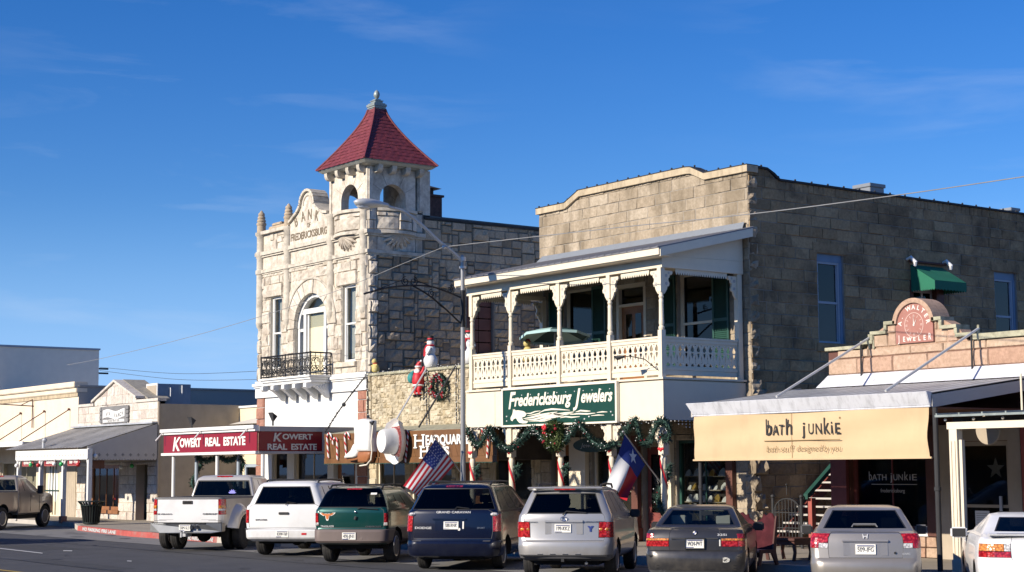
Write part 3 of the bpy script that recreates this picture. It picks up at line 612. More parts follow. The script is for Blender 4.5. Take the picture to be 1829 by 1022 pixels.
mb = MB(); mb.prism(arc(AC, AS, AR-.12, 0, 180, 20), bf, a_-.03, a_-.02); fbox(mb, bf, AC-AR+.12, AC-.76, 5.2, AS-.002, a_-.03, a_-.02); fbox(mb, bf, AC+.76, AC+AR-.12, 5.2, AS-.002, a_-.03, a_-.02); mb.build('pane', 'pane', aw, smooth=0)
mb = MB(); fbox(mb, bf, AC-AR, AC+AR, 5.2, 8.2, a_-.3, a_-.29); mb.build('curtain', 'door_cream', aw, smooth=0)
# white band and lower front
mb = MB(); wall(mb, bf, BX0, BX1, BZ, 5.1, ((-53.3, -52.2, .5, 2.9), (-51.7, -49.4, .5, 2.9), (-49.0, -47.6, .2, 2.9)), .3, w=.01)
fbox(mb, bf, BX0-.03, BX1+.06, 4.66, 5.08, -.1, .10); fbox(mb, bf, BX0-.10, BX1+.12, 5.08, 5.17, -.1, .20); fbox(mb, bf, BX0-.06, BX1+.08, 5.02, 5.078, -.1, .15)
for r in ((BX0-.02, BX1+.06, 5.172, 5.26, -.1, .12),): fbox(mb, bf, *r)
mb.build('painted_band', 'white_paint', bank, smooth=0)
for u0, u1 in ((BX0-.02, -53.85), (-47.42, BX1+.05)):
    mb = MB(); masonry(mb, bf, u0, u1, BZ, 4.66, (), 'course', .42, (.7, .7), .06, .01, .006, .015, w=.01)
    if u1 > -50: masonry(mb, bs, BY, BY+.4, BZ, 4.6, (), 'course', .42, (.5, .5), .05, .01, .006, .015)
    mb.build('granite_pilaster', 'red_granite', bank, smooth=0)
for r, k in (((-53.3, -52.2, .5, 2.9), 'curtain'), ((-51.7, -49.4, .5, 2.9), 'curtain')): sash_window(bank, bf, *r, mid=0, back='curtain', folds=7, bars=1 if r[0] == -51.7 else 0, fm='cream_paint', pane='dark_pane')
mb = MB(); fbox(mb, bf, -48.95, -47.65, .2, 2.9, -.2, -.14); dr = mb.build('door', 'door_wood', bank, smooth=0)
mb = MB(); fbox(mb, bf, -48.7, -47.9, .9, 2.6, -.139, -.13); mb.build('pane', 'dark_pane', dr, smooth=0)
# balcony
U0, U1, YF = -52.56, -48.97, 28.12; D = BY-YF
mb = MB(); fbox(mb, bf, U0, U1, 5.176, 5.24, .05, D+.06); fbox(mb, bf, U0+.05, U1-.05, 5.10, 5.174, .2, D); fbox(mb, bf, U0+.09, U1-.09, 5.0, 5.098, .1, D-.06)
bal = mb.build('balcony', 'white_paint', bank, smooth=0, bev=.008)
for k in range(5):
    u = U0+.28+k*(U1-U0-.56)/4
    mb = MB(); mb.prism([(.0, 4.998), (D-.1, 4.998), (D-.02, 4.96), (D-.02, 4.84), (D-.12, 4.79), (D-.2, 4.80), (D-.26, 4.86), (D-.36, 4.88), (.42, 4.80), (.22, 4.66), (.1, 4.52), (.0, 4.47)], lambda a, v, d: bf(d, v, a+.1), u-.1, u+.1)
    if k == 4:
        for j in range(5): mb.tube([bf(u+.1, 4.95-.02*j, .25+.1*j), bf(u+.11, 4.85, .3+.1*j), bf(u+.1, 4.75-.0*j, .22+.08*j)], .018, 5)
    mb.build('bracket', 'white_paint', bal, smooth=30)
mb = MB(); zt, zb = 6.0, 5.30
loop = [(U0+.06, .12), (U0+.06, D-.02), (U1-.06, D-.02), (U1-.06, .12)]
for a, b in zip(loop, loop[1:]):
    for z, r in ((zt, .028), (zb, .018), (zt-.12, .012), (zb+.08, .010)): mb.tube([bf(a[0], z, a[1]), bf(b[0], z, b[1])], r, 6)
for a in loop[1:3]+[((U0+U1)/2, D-.02)]: mb.tube([bf(a[0], 5.24, a[1]), bf(a[0], zt+.04, a[1])], .026, 6)
for a in (loop[0], loop[3]): mb.tube([bf(a[0], 5.24, a[1]), bf(a[0], zt, a[1])], .02, 6)
def panel(fr2, ln, n):
    h = ln/n
    for i in range(n):
        c = (i+.5)*h
        for vv, rr, tt in ((5.76, .09, 1.3), (5.48, .1, -1.3)):
            curl(mb, fr2, c-.22*h, vv, rr, 0, .012, 1.2, 0, 1); curl(mb, fr2, c+.22*h, vv, rr, 0, .012, 1.2, math.pi, -1)
        mb.tube([fr2(c, zb, 0), fr2(c-.1*h, 5.5, 0), fr2(c+.1*h, 5.7, 0), fr2(c, zt, 0)], .012, 5)
        mb.tube([fr2(c-.5*h, zb, 0), fr2(c-.5*h, zt, 0)], .013, 5)
        mb.tube([fr2(c+.4*h*math.cos(t*.5236), 5.64+.2*math.sin(t*.5236), 0) for t in range(13)], .011, 5)
        for q in range(3): mb.ball(fr2(c+(q-1)*.3*h, 5.42+.12*(q % 2), 0), .03, 6, 4)
panel(lambda c, v, w_: bf(U0+.06+c, v, D-.02), U1-U0-.12, 9)
panel(lambda c, v, w_: bf(U1-.06, v, .12+c), D-.14, 2); panel(lambda c, v, w_: bf(U0+.06, v, .12+c), D-.14, 2)
mb.build('railing', 'iron', bal)
# ---------------------------------------------------------------- one-storey stone shop between the bank and the block building
HX0, HX1, HY = -46.84, -37.57, 29.05
hf = FR(HY)
hat = thing('rubble_stone_shop', 'one-storey rubble stone shop between the bank and the two-storey block building', 'building', ((HX0+HX1)/2, HY, .15))
mb = MB(); HH = [(-46.3, -44.6, .6, 2.9), (-44.3, -42.0, .6, 2.9), (-41.6, -40.4, .2, 2.9), (-40.0, -38.0, .6, 2.9)]
wall(mb, hf, HX0, HX1, .15, 5.1, HH, .3); mb.quad((HX0, HY, 4.7), (HX1, HY, 4.7), (HX1, 40, 4.7), (HX0, 40, 4.7)); mb.quad((HX0, HY+.35, .15), (HX1, HY+.35, .15), (HX1, HY+.35, 5.1), (HX0, HY+.35, 5.1))
mb.quad((HX0, 40, .15), (HX1, 40, .15), (HX1, 40, 4.9), (HX0, 40, 4.9)); mb.build('wall_core', 'mortar_light', hat, smooth=0)
mb = MB(); masonry(mb, hf, HX0+.28, HX1, 3.1, 5.12, (), 'random', unit=.085, d=.035, dj=.014, rough=.024, bev=.022, gap=.001, stain=0, seg=.06, gj=.2); masonry(mb, hf, HX0, HX0+.28, 3.1, 5.12, (), 'course', .3, (.3, .3), .08, .01, .02)
masonry(mb, hf, HX0, HX1, .15, 3.1, HH, 'random', unit=.15, d=.04, dj=.02, rough=.015); mb.build('facade_stone', 'rubble_stone', hat, smooth=0)
mb = MB(); fbox(mb, hf, HX0, HX1, 5.10, 5.2, -.35, .1); mb.build('parapet_coping', 'coping_lichen', hat, smooth=0, bev=.015)
for r in HH[:2]+HH[3:]: sash_window(hat, hf, *r, mid=0, back=None, fm='cream_paint', pane='shop_pane', bars=1)
mb = MB(); fbox(mb, hf, *HH[2], -.2, -.14); mb.build('door', 'door_wood', hat, smooth=0)
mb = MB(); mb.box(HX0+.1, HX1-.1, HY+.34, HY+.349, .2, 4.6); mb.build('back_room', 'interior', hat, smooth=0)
# ---------------------------------------------------------------- two-storey block building
JX0, JX1, JY, JYE = -37.56, -29.13, 29.05, 43.0
jf, js = FR(JY), SR(JX1)
jew = thing('block_building', 'two-storey tan concrete block building with a stepped parapet and a dark shaded side wall', 'building', ((JX0+JX1)/2, JY, .15))
def jtop(u):
    P = ((-37.56, 9.45), (-36.3, 9.45), (-35.67, 9.72), (-31.3, 9.72), (-31.04, 9.70), (-30.62, 9.47), (-29.13, 9.46))
    for (a, za), (b, zb) in zip(P, P[1:]):
        if u <= b: return za+(zb-za)*(max(u, a)-a)/(b-a)
    return 9.46
def stop(u):
    P = ((29.05, 9.46), (29.7, 9.44), (30.14, 9.2), (43, 9.2))
    for (a, za), (b, zb) in zip(P, P[1:]):
        if u <= b: return za+(zb-za)*(max(u, a)-a)/(b-a)
    return 9.2
DW = [(-36.45, -35.2, 4.45, 7.0), (-34.2, -33.0, 4.25, 6.95), (-31.75, -30.45, 4.45, 7.0)]       # balcony window, door, window
DG = [(-37.1, -36.2, .2, 2.7), (-35.3, -33.6, .5, 2.7), (-33.2, -32.2, .2, 2.6), (-31.9, -30.0, .5, 2.75)]
SW = [(31.45, 32.43, 5.19, 7.47), (38.62, 39.6, 5.19, 7.47), (35.1, 36.28, 4.2, 6.9)]
mb = MB(); wall(mb, jf, JX0, JX1, .15, 9.2, DW+DG, .3); wall(mb, js, JY, JYE, .15, 9.19, SW, .3); mb.quad(js(JY, 9.19, 0), js(30.1, 9.19, 0), js(29.75, 9.43, 0), js(JY, 9.45, 0)); mb.prism([(JX0, 9.0), (JX1, 9.0), (JX1, 9.45), (-30.6, 9.45), (-31.1, 9.69), (-35.67, 9.7), (-36.3, 9.43), (JX0, 9.43)], jf, -.3, -.002)
mb.quad((JX0, JY, .15), (JX0, JYE, .15), (JX0, JYE, 9.0), (JX0, JY, 9.0)); mb.quad((JX0, JYE, .15), (JX1, JYE, .15), (JX1, JYE, 9.0), (JX0, JYE, 9.0)); mb.quad((JX0, JY, 8.8), (JX1, JY, 8.8), (JX1, JYE, 8.8), (JX0, JYE, 8.8))
mb.build('wall_core', 'mortar_grey', jew, smooth=0)
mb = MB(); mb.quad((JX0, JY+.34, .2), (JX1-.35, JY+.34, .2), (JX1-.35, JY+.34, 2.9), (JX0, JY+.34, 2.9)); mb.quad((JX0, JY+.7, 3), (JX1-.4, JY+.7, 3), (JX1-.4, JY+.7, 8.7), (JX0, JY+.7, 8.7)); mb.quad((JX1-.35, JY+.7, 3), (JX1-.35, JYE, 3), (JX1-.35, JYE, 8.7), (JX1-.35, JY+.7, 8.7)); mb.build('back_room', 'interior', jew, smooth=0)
mb = MB(); masonry(mb, jf, JX0, JX1, 2.9, 9.8, DW, 'course', .30, (.45, .95), .02, .008, .012, .012, .006, stain=1, top=jtop); mb.build('facade_stone', 'block_front', jew, smooth=0)
mb = MB(); masonry(mb, jf, JX0, JX1, .15, 2.9, DG, 'course', .30, (.45, .95), .02, .008, .012, .012, .006); mb.build('ground_floor_stone', 'block_front', jew, smooth=0)
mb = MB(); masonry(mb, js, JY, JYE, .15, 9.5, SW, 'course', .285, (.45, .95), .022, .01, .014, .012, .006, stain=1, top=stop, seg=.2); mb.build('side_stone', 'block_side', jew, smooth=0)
mb = MB()
for k in range(14):                                              # protruding broken corner stones
    v = 3.9+k*.42; d = abs(RND.gauss(.0, .012)); mb.tint = (RND.random(), 0)
    if v < 9.2: block(mb, js, JY-.02, JY+.3, v, v+.3, v+.3, d+.02, .02, .03, .005, .08)
for k in range(9):
    v = .2+k*.42; mb.tint = (RND.random(), 0); block(mb, js, JY-.04, JY+RND.uniform(.15, .5), v, v+.4, v+.4, .03+abs(RND.gauss(.02, .03)), .03, .05, .003, .07); block(mb, jf, JX1-RND.uniform(.18, .3), JX1+.03, v, v+.4, v+.4, .03+abs(RND.gauss(.01, .015)), .03, .03, .003, .07)
mb.build('corner_stone', 'block_front', jew, smooth=0)
# coping with its metal cap
PT = [(-37.62, 9.45), (-36.3, 9.45), (-35.67, 9.72), (-31.3, 9.72), (-31.12, 9.70), (-30.62, 9.47), (-29.06, 9.46)]
def ribbon(mb, fr, pts, h, w0, w1):
    for a, b in zip(pts, pts[1:]):
        p = [fr(u, v+dv, w_) for w_ in (w0, w1) for (u, v), dv in ((a, 0), (b, 0), (b, h), (a, h))]
        mb.add(p, [(0, 1, 2, 3), (4, 5, 6, 7), (0, 1, 5, 4), (1, 2, 6, 5), (2, 3, 7, 6), (3, 0, 4, 7)])
mb = MB(); ribbon(mb, jf, [(u, v-.14) for u, v in PT], .17, -.3, .09); mb.build('front_coping', 'coping_stone', jew, smooth=0)
mb = MB(); ribbon(mb, jf, [(u, v+.032) for u, v in PT], .018, -.3, .105)
for k in range(20):
    u = -37.5+k*.435; mb.ball(jf(u, jtop(u)+.075, .05), .03, 6, 4)
ST = [(29.1, 9.46), (29.7, 9.44), (29.95, 9.33), (30.14, 9.2), (43, 9.2)]
ribbon(mb, js, ST, .05, -.3, .06)
for k in range(22): mb.ball(js(29.5+k*.6, stop(29.5+k*.6)+.07, .03), .03, 6, 4)
mb.build('metal_cap', 'dark_iron', jew, smooth=0)
# roof vents
for x, y, s in ((JX1-1.6, 35.35, .72), (JX1-1.6, 41.6, .5)):
    mb = MB(); mb.box(x-.4*s, x+.4*s, y-.4*s, y+.4*s, 8.8, 9.42+.42*s); mb.box(x-.45*s, x+.45*s, y-.45*s, y+.45*s, 9.422+.42*s, 9.48+.48*s); v_ = mb.build('roof_vent', 'flash_grey', jew, smooth=0, bev=.01)
# side windows with lintels and sills
mb = MB()
for a, b, c, d in SW[:2]:
    mb = MB(); mb.tint = (.55, .1); block(mb, js, a-.17, b+.17, 7.475, 7.475+.29, 7.475+.29, .045, .01, .004); mb.build('side_lintel', 'block_side', jew, smooth=0)
    mb = MB(); mb.tint = (.55, .1); block(mb, js, a-.1, b+.1, c-.24, c, c, .07, .01, .004); mb.build('side_sill', 'block_side', jew, smooth=0)
mb = MB(); block(mb, js, 34.95, 36.43, 7.5, 7.8, 7.8, .045, .01, .004); mb.build('side_lintel', 'block_side', jew, smooth=0)
for i, (a, b, c, d) in enumerate(SW[:2]):
    mb = MB(); fbox(mb, js, a, b, d-.2, d, -.16, -.06); h = mb.build('head_board', 'blue_paint', jew, smooth=0)
    wn = sash_window(jew, js, a+.04, b-.1, c, d-.2, fm='blue_grey_paint', dep=.12, mid=.5, back=None, pane='dark_pane', fw=.05)
    m2 = MB(); fbox(m2, js, a, b, c, d, -.3, -.29); m2.build('blind', 'blue_paint' if i == 0 else 'blue_grey_paint', wn, smooth=0)
    m2 = MB(); fbox(m2, js, a, a+.04, c, d-.2, -.16, -.05); fbox(m2, js, b-.1, b, c, d-.2, -.16, -.05); m2.build('jamb', 'blue_paint', wn, smooth=0)
    if i == 0: m2 = MB(); fbox(m2, js, a+.1, b-.15, c+.06, 6.2, -.135, -.128); m2.build('lower_screen', 'blue_paint', wn, smooth=0)
mb = MB(); fbox(mb, js, 35.1, 36.28, 4.2, 6.9, -.2, -.15); d1 = mb.build('side_door', 'white_paint', jew, smooth=0)
mb = MB(); fbox(mb, js, 35.22, 35.62, 5.4, 6.7, -.149, -.14); fbox(mb, js, 35.72, 36.0, 5.4, 6.7, -.149, -.14); mb.build('pane', 'dark_pane', d1, smooth=0)
mb = MB(); fbox(mb, js, 36.05, 36.35, 4.2, 7.0, -.1, .05); fbox(mb, js, 35.0, 35.12, 4.2, 7.0, -.1, .03); mb.build('door_jamb', 'column_red', jew, smooth=0)
# green awning over the side door
aw = thing('awning', 'small dark green scalloped awning on the shaded side wall of the block building', 'awning', (JX1, 35.7, 6.7))
n = 12; mb = MB(); A0, A1, wz = 35.04, 36.34, .82
mb.quad(js(A0, 7.42, .03), js(A1, 7.42, .03), js(A1, 6.93, wz), js(A0, 6.93, wz)); mb.quad(js(A0, 7.405, .03), js(A1, 7.405, .03), js(A1, 6.915, wz), js(A0, 6.915, wz))
for s_ in (A0, A1): mb.add([js(s_, 7.41, .03), js(s_, 6.92, wz), js(s_, 6.92, .03)], [(0, 1, 2)])
def scal(p0, p1, z, fr2):
    k = 10
    for i in range(k):
        for j in range(4):
            t0, t1 = (i+j/4)/k, (i+(j+1)/4)/k; e = lambda q: .21+.04*math.sin(math.pi*q)
            mb.add([fr2(p0+(p1-p0)*t0, z), fr2(p0+(p1-p0)*t1, z), fr2(p0+(p1-p0)*t1, z-e((j+1)/4)), fr2(p0+(p1-p0)*t0, z-e(j/4))], [(0, 1, 2, 3)])
scal(A0, A1, 6.925, lambda u, v: js(u, v, wz+.002)); scal(.03, wz, 6.925, lambda u, v: js(A0-.002, v, u)); scal(.03, wz, 6.925, lambda u, v: js(A1+.002, v, u))
mb.build('canopy', 'canvas_green', aw, smooth=0, recalc=False)
mb = MB(); mb.tube([js(A0-.1, 7.5, .08), js(A1+.1, 7.5, .08)], .035, 8); mb.build('roller_tube', 'column_red', aw)
for y in (A0-.12, A1+.05):
    mb = MB(); mb.tube([js(y, 7.55, .0), js(y, 7.6, .14), js(y+.05, 7.45, .25), js(y+.06, 7.36, .22)], [.04, .045, .06, .05], 8); mb.build('flood_lamp', 'white_plastic', aw)
# balcony doors and windows with green shutters
for i in (0, 2):
    r = DW[i]; wn = sash_window(jew, jf, *r, fm='cream_paint', mid=.5, back=None, pane='dark_pane', fw=.06)
    for s_ in (0, 1):
        a, b = (r[0]-.62, r[0]-.04) if s_ == 0 else (r[1]+.04, r[1]+.62)
        mb = MB()
        for q in ((a, a+.06), (b-.06, b)): fbox(mb, jf, *q, r[2], r[3], .03, .075)
        for q in (r[2], (r[2]+r[3])/2-.04, r[3]-.08): fbox(mb, jf, a+.06, b-.06, q, q+.08, .03, .072)
        v = r[2]+.1
        while v < r[3]-.1:
            mb.add([jf(a+.06, v, .07), jf(b-.06, v, .07), jf(b-.06, v+.055, .035), jf(a+.06, v+.055, .035)], [(0, 1, 2, 3)]); v += .05
        mb.build('shutter', 'green_paint', jew, smooth=0)
mb = MB(); a, b, c, d = DW[1]
for r in ((a, a+.1, c, d), (b-.1, b, c, d), (a+.1, b-.1, d-.1, d), (a+.1, b-.1, 6.35, 6.42)): fbox(mb, jf, *r, -.2, .0)
fr_ = mb.build('door_frame', 'cream_paint', jew, smooth=0)
mb = MB(); fbox(mb, jf, a+.1, b-.1, c, 6.35, -.16, -.11); dd = mb.build('balcony_door', 'door_wood', jew, smooth=0)
for u in (a+.28, a+.66): mb = MB(); fbox(mb, jf, u, u+.24, 4.9, 6.15, -.109, -.1); mb.build('pane', 'dark_pane', dd, smooth=0)
mb = MB(); fbox(mb, jf, a+.12, b-.12, 6.44, d-.12, -.12, -.11); mb.build('pane', 'dark_pane', fr_, smooth=0)
# ground floor shop fronts
for i, r in enumerate(DG):
    if i in (1, 3): sash_window(jew, jf, *r, mid=0, back=None, fm='green_paint' if i == 3 else 'cream_paint', pane='shop_pane', bars=1, name='shop_window')
    else:
        mb = MB(); fbox(mb, jf, r[0]+.05, r[1]-.05, r[2], r[3], -.18, -.12); q = mb.build('shop_door', 'door_wood' if i == 0 else 'red_wood', jew, smooth=0)
        mb = MB(); fbox(mb, jf, r[0]+.2, r[1]-.2, .9, 2.4, -.119, -.11); mb.build('pane', 'dark_pane', q, smooth=0)
for u0, u1, m_ in ((-36.1, -35.4, 'cream_paint'), (-33.5, -33.25, 'column_red'), (-32.15, -31.95, 'cream_paint'), (-29.95, -29.72, 'column_red')):
    mb = MB(); fbox(mb, jf, u0, u1, .16, 2.9, .03, .16); fbox(mb, jf, u0-.04, u1+.04, .16, .5, .02, .2); mb.build('pilaster', m_, jew, smooth=0)
# ---------------------------------------------------------------- two-storey timber porch in front of the block building
PY = 26.3; PX0, PX1 = -37.33, -29.30; pf, ps = FR(PY), SR(PX1)
por = thing('porch', 'two-storey cream timber porch with fretwork balcony railing on the front of the block building', 'porch', ((PX0+PX1)/2, PY, .15))
PXS = [-37.13, -35.36, -33.28, -31.28, -29.40]
def fret(fr, u, v, s, w_=0):
    """sawn corner bracket: u,v = inner top corner, s = direction"""
    pts = [(0, 0), (.28, 0), (.29, -.05), (.25, -.10), (.20, -.09), (.19, -.15), (.15, -.19), (.16, -.26), (.19, -.30), (.17, -.37), (.12, -.38), (.10, -.45), (.06, -.51), (.03, -.55), (0, -.57)]
    mb.prism([(u+s*a, v+b) for a, b in pts], lambda a, b, d: fr(a, b, d), w_-.025, w_+.025)
    for a, b, r in ((.16, -.055, .03), (.08, -.12, .042), (.085, -.31, .04)):
        mb.lathe([(r, -.03), (r, .03)], fr(u+s*a, v+b, w_), 8, fr(0, 0, 1)-fr(0, 0, 0), mi=1)
for i, x in enumerate(PXS):
    mb = MB(); y = PY+.07; q = .066
    mb.box(x-q, x+q, y-q, y+q, 4.18, 5.30)
    mb.lathe([(.06, 5.30), (.075, 5.33), (.075, 5.37), (.05, 5.40), (.066, 5.46), (.06, 5.55), (.054, 5.95), (.06, 6.0), (.046, 6.04), (.066, 6.09), (.05, 6.13), (.06, 6.18), (.06, 6.2)], (x, y, 0), 12)
    mb.box(x-q, x+q, y-q, y+q, 6.2, 6.78)
    mb.build('upper_post', 'cream_paint', por, smooth=35)
    mb = MB(); vt = 6.72
    if i > 0: fret(FR(y), x-q, vt, -1)
    fret(FR(y), x+q, vt, 1) if i < 4 else None
    if i in (0, 4): fret(SR(x), y+q, vt, 1)
    mb.build('fretwork_bracket', ['cream_paint', 'porch_grey'], por, smooth=0)
    mb = MB(); mb.box(x-.09, x+.09, y-.09, y+.09, .15, .55); mb.lathe([(.075, .55), (.085, .6), (.065, .66), (.075, .8), (.075, 2.2), (.085, 2.26), (.065, 2.32), (.08, 2.36)], (x, y, 0), 12); mb.box(x-.085, x+.085, y-.085, y+.085, 2.36, 3.2)
    mb.build('lower_post', 'cream_paint', por, smooth=35)
    mb = MB()
    if i > 0: fret(FR(y), x-.085, 3.1, -1)
    if i < 4: fret(FR(y), x+.085, 3.1, 1)
    mb.build('fretwork_bracket', ['cream_paint', 'porch_grey'], por, smooth=0)
# wall posts at the back
for x in (PX1-.1, PX0+.1):
    mb = MB(); mb.box(x-.07, x+.07, 28.83, 28.97, 4.18, 6.8); mb.build('wall_post', 'cream_paint', por, smooth=0)
    mb = MB(); fret(SR(x), 28.83, 6.72, -1); mb.build('fretwork_bracket', ['cream_paint', 'porch_grey'], por, smooth=0)
# deck with deep fascia
mb = MB(); mb.box(PX0+.05, PX1-.05, PY+.06, 29.0, 4.0, 4.13); mb.build('deck', 'cream_paint', por, smooth=0)
mb = MB(); mb.box(PX0, PX1, PY, PY+.05, 3.17, 4.10); mb.box(PX1-.05, PX1+.002, PY+.052, 29.0, 3.17, 4.10); mb.box(PX0-.002, PX0+.05, PY+.052, 29.0, 3.17, 4.10)
mb.box(PX0-.03, PX1+.03, PY-.03, 29.02, 4.132, 4.18); mb.box(PX0+.06, PX1-.06, PY+.06, 29.0, 3.3, 3.32); mb.build('deck_fascia', 'cream_paint', por, smooth=0)
mb = MB(); mb.box(PX0+1.32, PX0+1.345, PY-.006, PY+.02, 3.18, 4.1); mb.build('fascia_joint', 'porch_grey', por, smooth=0)
# cut-out balustrade: boards pierced by teardrops, darts and dots
def pierced(fr, u0, u1, v0, v1):
    n = max(3, int(round((u1-u0)/.195))); s = (u1-u0)/n; q = (v1-v0)/.62; th = .022
    def hole_poly(cx, shape): return [(cx+a*1.42, v0+b*q) for a, b in shape]
    shapes = {'drop': [(0, .575), (.018, .53), (.036, .48), (.042, .45), (.036, .415), (0, .395), (-.036, .415), (-.042, .45), (-.036, .48), (-.018, .53)],
              'dart': [(0, .22), (.016, .285), (.03, .335), (.03, .365), (0, .38), (-.03, .365), (-.03, .335), (-.016, .285)],
              'club': [(0, .115), (.02, .1), (.018, .085), (.036, .07), (.036, .05), (.014, .04), (0, .035), (-.014, .04), (-.036, .05), (-.036, .07), (-.018, .085), (-.02, .1)],
              'dot': [(.017*math.cos(k*1.0472), .565+.017*math.sin(k*1.0472)) for k in range(6)],
              'spear': [(0, .345), (.012, .25), (.004, .16), (-.004, .16), (-.012, .25)], 'dot2': [(.013*math.cos(k*1.0472), .125+.013*math.sin(k*1.0472)) for k in range(6)]}
    bm = bmesh.new(); loops = []
    def loop(pts): vs_ = [bm.verts.new((a, b, 0)) for a, b in pts]; return [bm.edges.new((vs_[i], vs_[(i+1) % len(vs_)])) for i in range(len(vs_))]
    ed = loop([(u0, v0), (u1, v0), (u1, v1), (u0, v1)])
    for i in range(n):
        c = u0+(i+.5)*s
        for k in ('drop', 'dart', 'club'): ed += loop(hole_poly(c, shapes[k]))
        if i < n-1:
            for k in ('dot', 'spear', 'dot2'): ed += loop(hole_poly(c+s/2, shapes[k]))
    bmesh.ops.triangle_fill(bm, use_beauty=True, use_dissolve=False, edges=ed, normal=(0, 0, 1))
    fs = [f for f in bm.faces]; bm.verts.index_update(); m2 = MB()
    vs0 = [fr(v.co.x, v.co.y, -th/2) for v in bm.verts]; vs1 = [fr(v.co.x, v.co.y, th/2) for v in bm.verts]; nv = len(vs0)
    ff = [tuple(v.index for v in f.verts) for f in fs]; bd = [(e.verts[0].index, e.verts[1].index) for e in bm.edges if len(e.link_faces) == 1]
    m2.add(vs0+vs1, ff+[tuple(nv+i for i in f) for f in ff]+[(a, b, nv+b, nv+a) for a, b in bd]); bm.free(); return m2
def rail(fr, u0, u1, nm):
    m2 = pierced(fr, u0, u1, 4.42, 5.02); fbox(m2, fr, u0, u1, 5.02, 5.10, -.035, .035); fbox(m2, fr, u0, u1, 5.102, 5.15, -.055, .055); fbox(m2, fr, u0, u1, 4.36, 4.418, -.035, .035); fbox(m2, fr, u0, u1, 4.24, 4.358, -.02, .02)
    return m2.build('railing_panel', 'cream_paint', por, smooth=0)
for a, b in zip(PXS, PXS[1:]): rail(FR(PY+.07), a+.076, b-.076, '')
rail(SR(PX1-.1), PY+.15, 28.82, ''); rail(SR(PX0+.1), PY+.15, 28.82, '')
# frieze with scalloped drip edge
def scallop(fr, u0, u1, v, n):
    mb.quad(fr(u0, v, .0), fr(u1, v, 0), fr(u1, v+.1, 0), fr(u0, v+.1, 0))
    for i in range(n):
        a, b = u0+(u1-u0)*i/n, u0+(u1-u0)*(i+1)/n; mb.add([fr(a, v+.001, 0), fr(b, v+.001, 0), fr(b-(b-a)*.25, v-.05, 0), fr((a+b)/2, v-.07, 0), fr(a+(b-a)*.25, v-.05, 0)], [(0, 1, 2, 3, 4)])
mb = MB(); mb.box(PX0, PX1, PY+.02, PY+.12, 6.78, 7.0); mb.box(PX1-.1, PX1-.002, PY+.122, 29.0, 6.78, 6.9); mb.box(PX0+.002, PX0+.1, PY+.122, 29.0, 6.78, 6.9)
for a, b in zip(PXS, PXS[1:]): scallop(FR(PY+.07), a+.42, b-.42, 6.70, int((b-a-.84)/.085))
scallop(SR(PX1-.06), PY+.5, 28.5, 6.70, 22); scallop(SR(PX0+.06), PY+.5, 28.5, 6.70, 22); mb.build('frieze', 'cream_paint', por, smooth=0)
# gable infill at both ends
zr = lambda y: 7.22+(y-25.95)*(7.93-7.22)/(29.05-25.95)
mb = MB()
for x in (PX1, PX0):
    mb = MB(); mb.prism([(PY+.06, 6.9), (29.0, 6.9), (29.0, zr(29.0)-.15), (PY+.06, zr(PY+.06)-.15)], lambda u, v, d, x=x: Vector((x+d, u, v)), -.06, -.01); mb.build('gable_board', 'cream_paint', por, smooth=0)
# roof, rake boards, eave fascia
RX0, RX1 = PX0-.03, PX1+.36
mb = MB(); ya, yb = 25.9, 29.03
mb.add([(RX0, ya, zr(ya)), (RX1, ya, zr(ya)), (RX1, yb, zr(yb)), (RX0, yb, zr(yb)), (RX0, ya, zr(ya)-.03), (RX1, ya, zr(ya)-.03), (RX1, yb, zr(yb)-.03), (RX0, yb, zr(yb)-.03)], [(0, 1, 2, 3), (4, 5, 6, 7), (0, 1, 5, 4), (1, 2, 6, 5), (2, 3, 7, 6), (3, 0, 4, 7)])
n = 30
for i in range(n+1):
    x = RX0+.02+(RX1-RX0-.04)*i/n; mb.add([(x-.022, ya-.03, zr(ya)-.005), (x+.022, ya-.03, zr(ya)-.005), (x+.022, yb, zr(yb)+.002), (x-.022, yb, zr(yb)+.002), (x, ya-.03, zr(ya)+.02), (x, yb, zr(yb)+.018)], [(0, 1, 4), (0, 4, 5, 3), (1, 2, 5, 4), (2, 3, 5)])
mb.build('roof', 'porch_roof', por, smooth=0)
mb = MB(); mb.add([(PX0-.2, 28.9, zr(28.9)+.012), (PX1+.1, 28.9, zr(28.9)+.012), (PX1+.1, 28.97, 8.07), (PX0-.0, 28.97, 8.07), (PX1+.1, 29.02, 8.07), (PX0, 29.02, 8.07)], [(0, 1, 2, 3), (3, 2, 4, 5)]); mb.build('flashing', 'flash_grey', por, smooth=0)
mb = MB(); mb.box(RX0+.02, RX1-.02, 25.92, 25.96, 7.02, zr(25.94)-.035); mb.box(RX0+.02, RX1-.02, 25.962, 26.32, 7.005, 7.018)
for x in (RX1-.04, RX0):
    mb.prism([(25.962, zr(25.962)-.24), (29.0, zr(29)-.24), (29.0, zr(29)-.032), (25.962, zr(25.962)-.032)], lambda u, v, d, x=x: Vector((x+d, u, v)), 0, .04)
    mb.prism([(26.33, zr(26.33)-.2), (29.0, zr(29)-.2), (29.0, zr(29)-.18), (26.33, zr(26.33)-.18)], lambda u, v, d, x=x: Vector((x+d, u, v)), .0 if x > -30 else .06, -.34 if x > -30 else .4)
mb.build('eave_board', 'cream_paint', por, smooth=0)
mb = MB(); mb.quad((PX0, 26.1, 7.05), (PX1, 26.1, 7.05), (PX1, 29.0, 7.1), (PX0, 29.0, 7.1)); mb.build('ceiling', 'cream_paint', por, smooth=0)
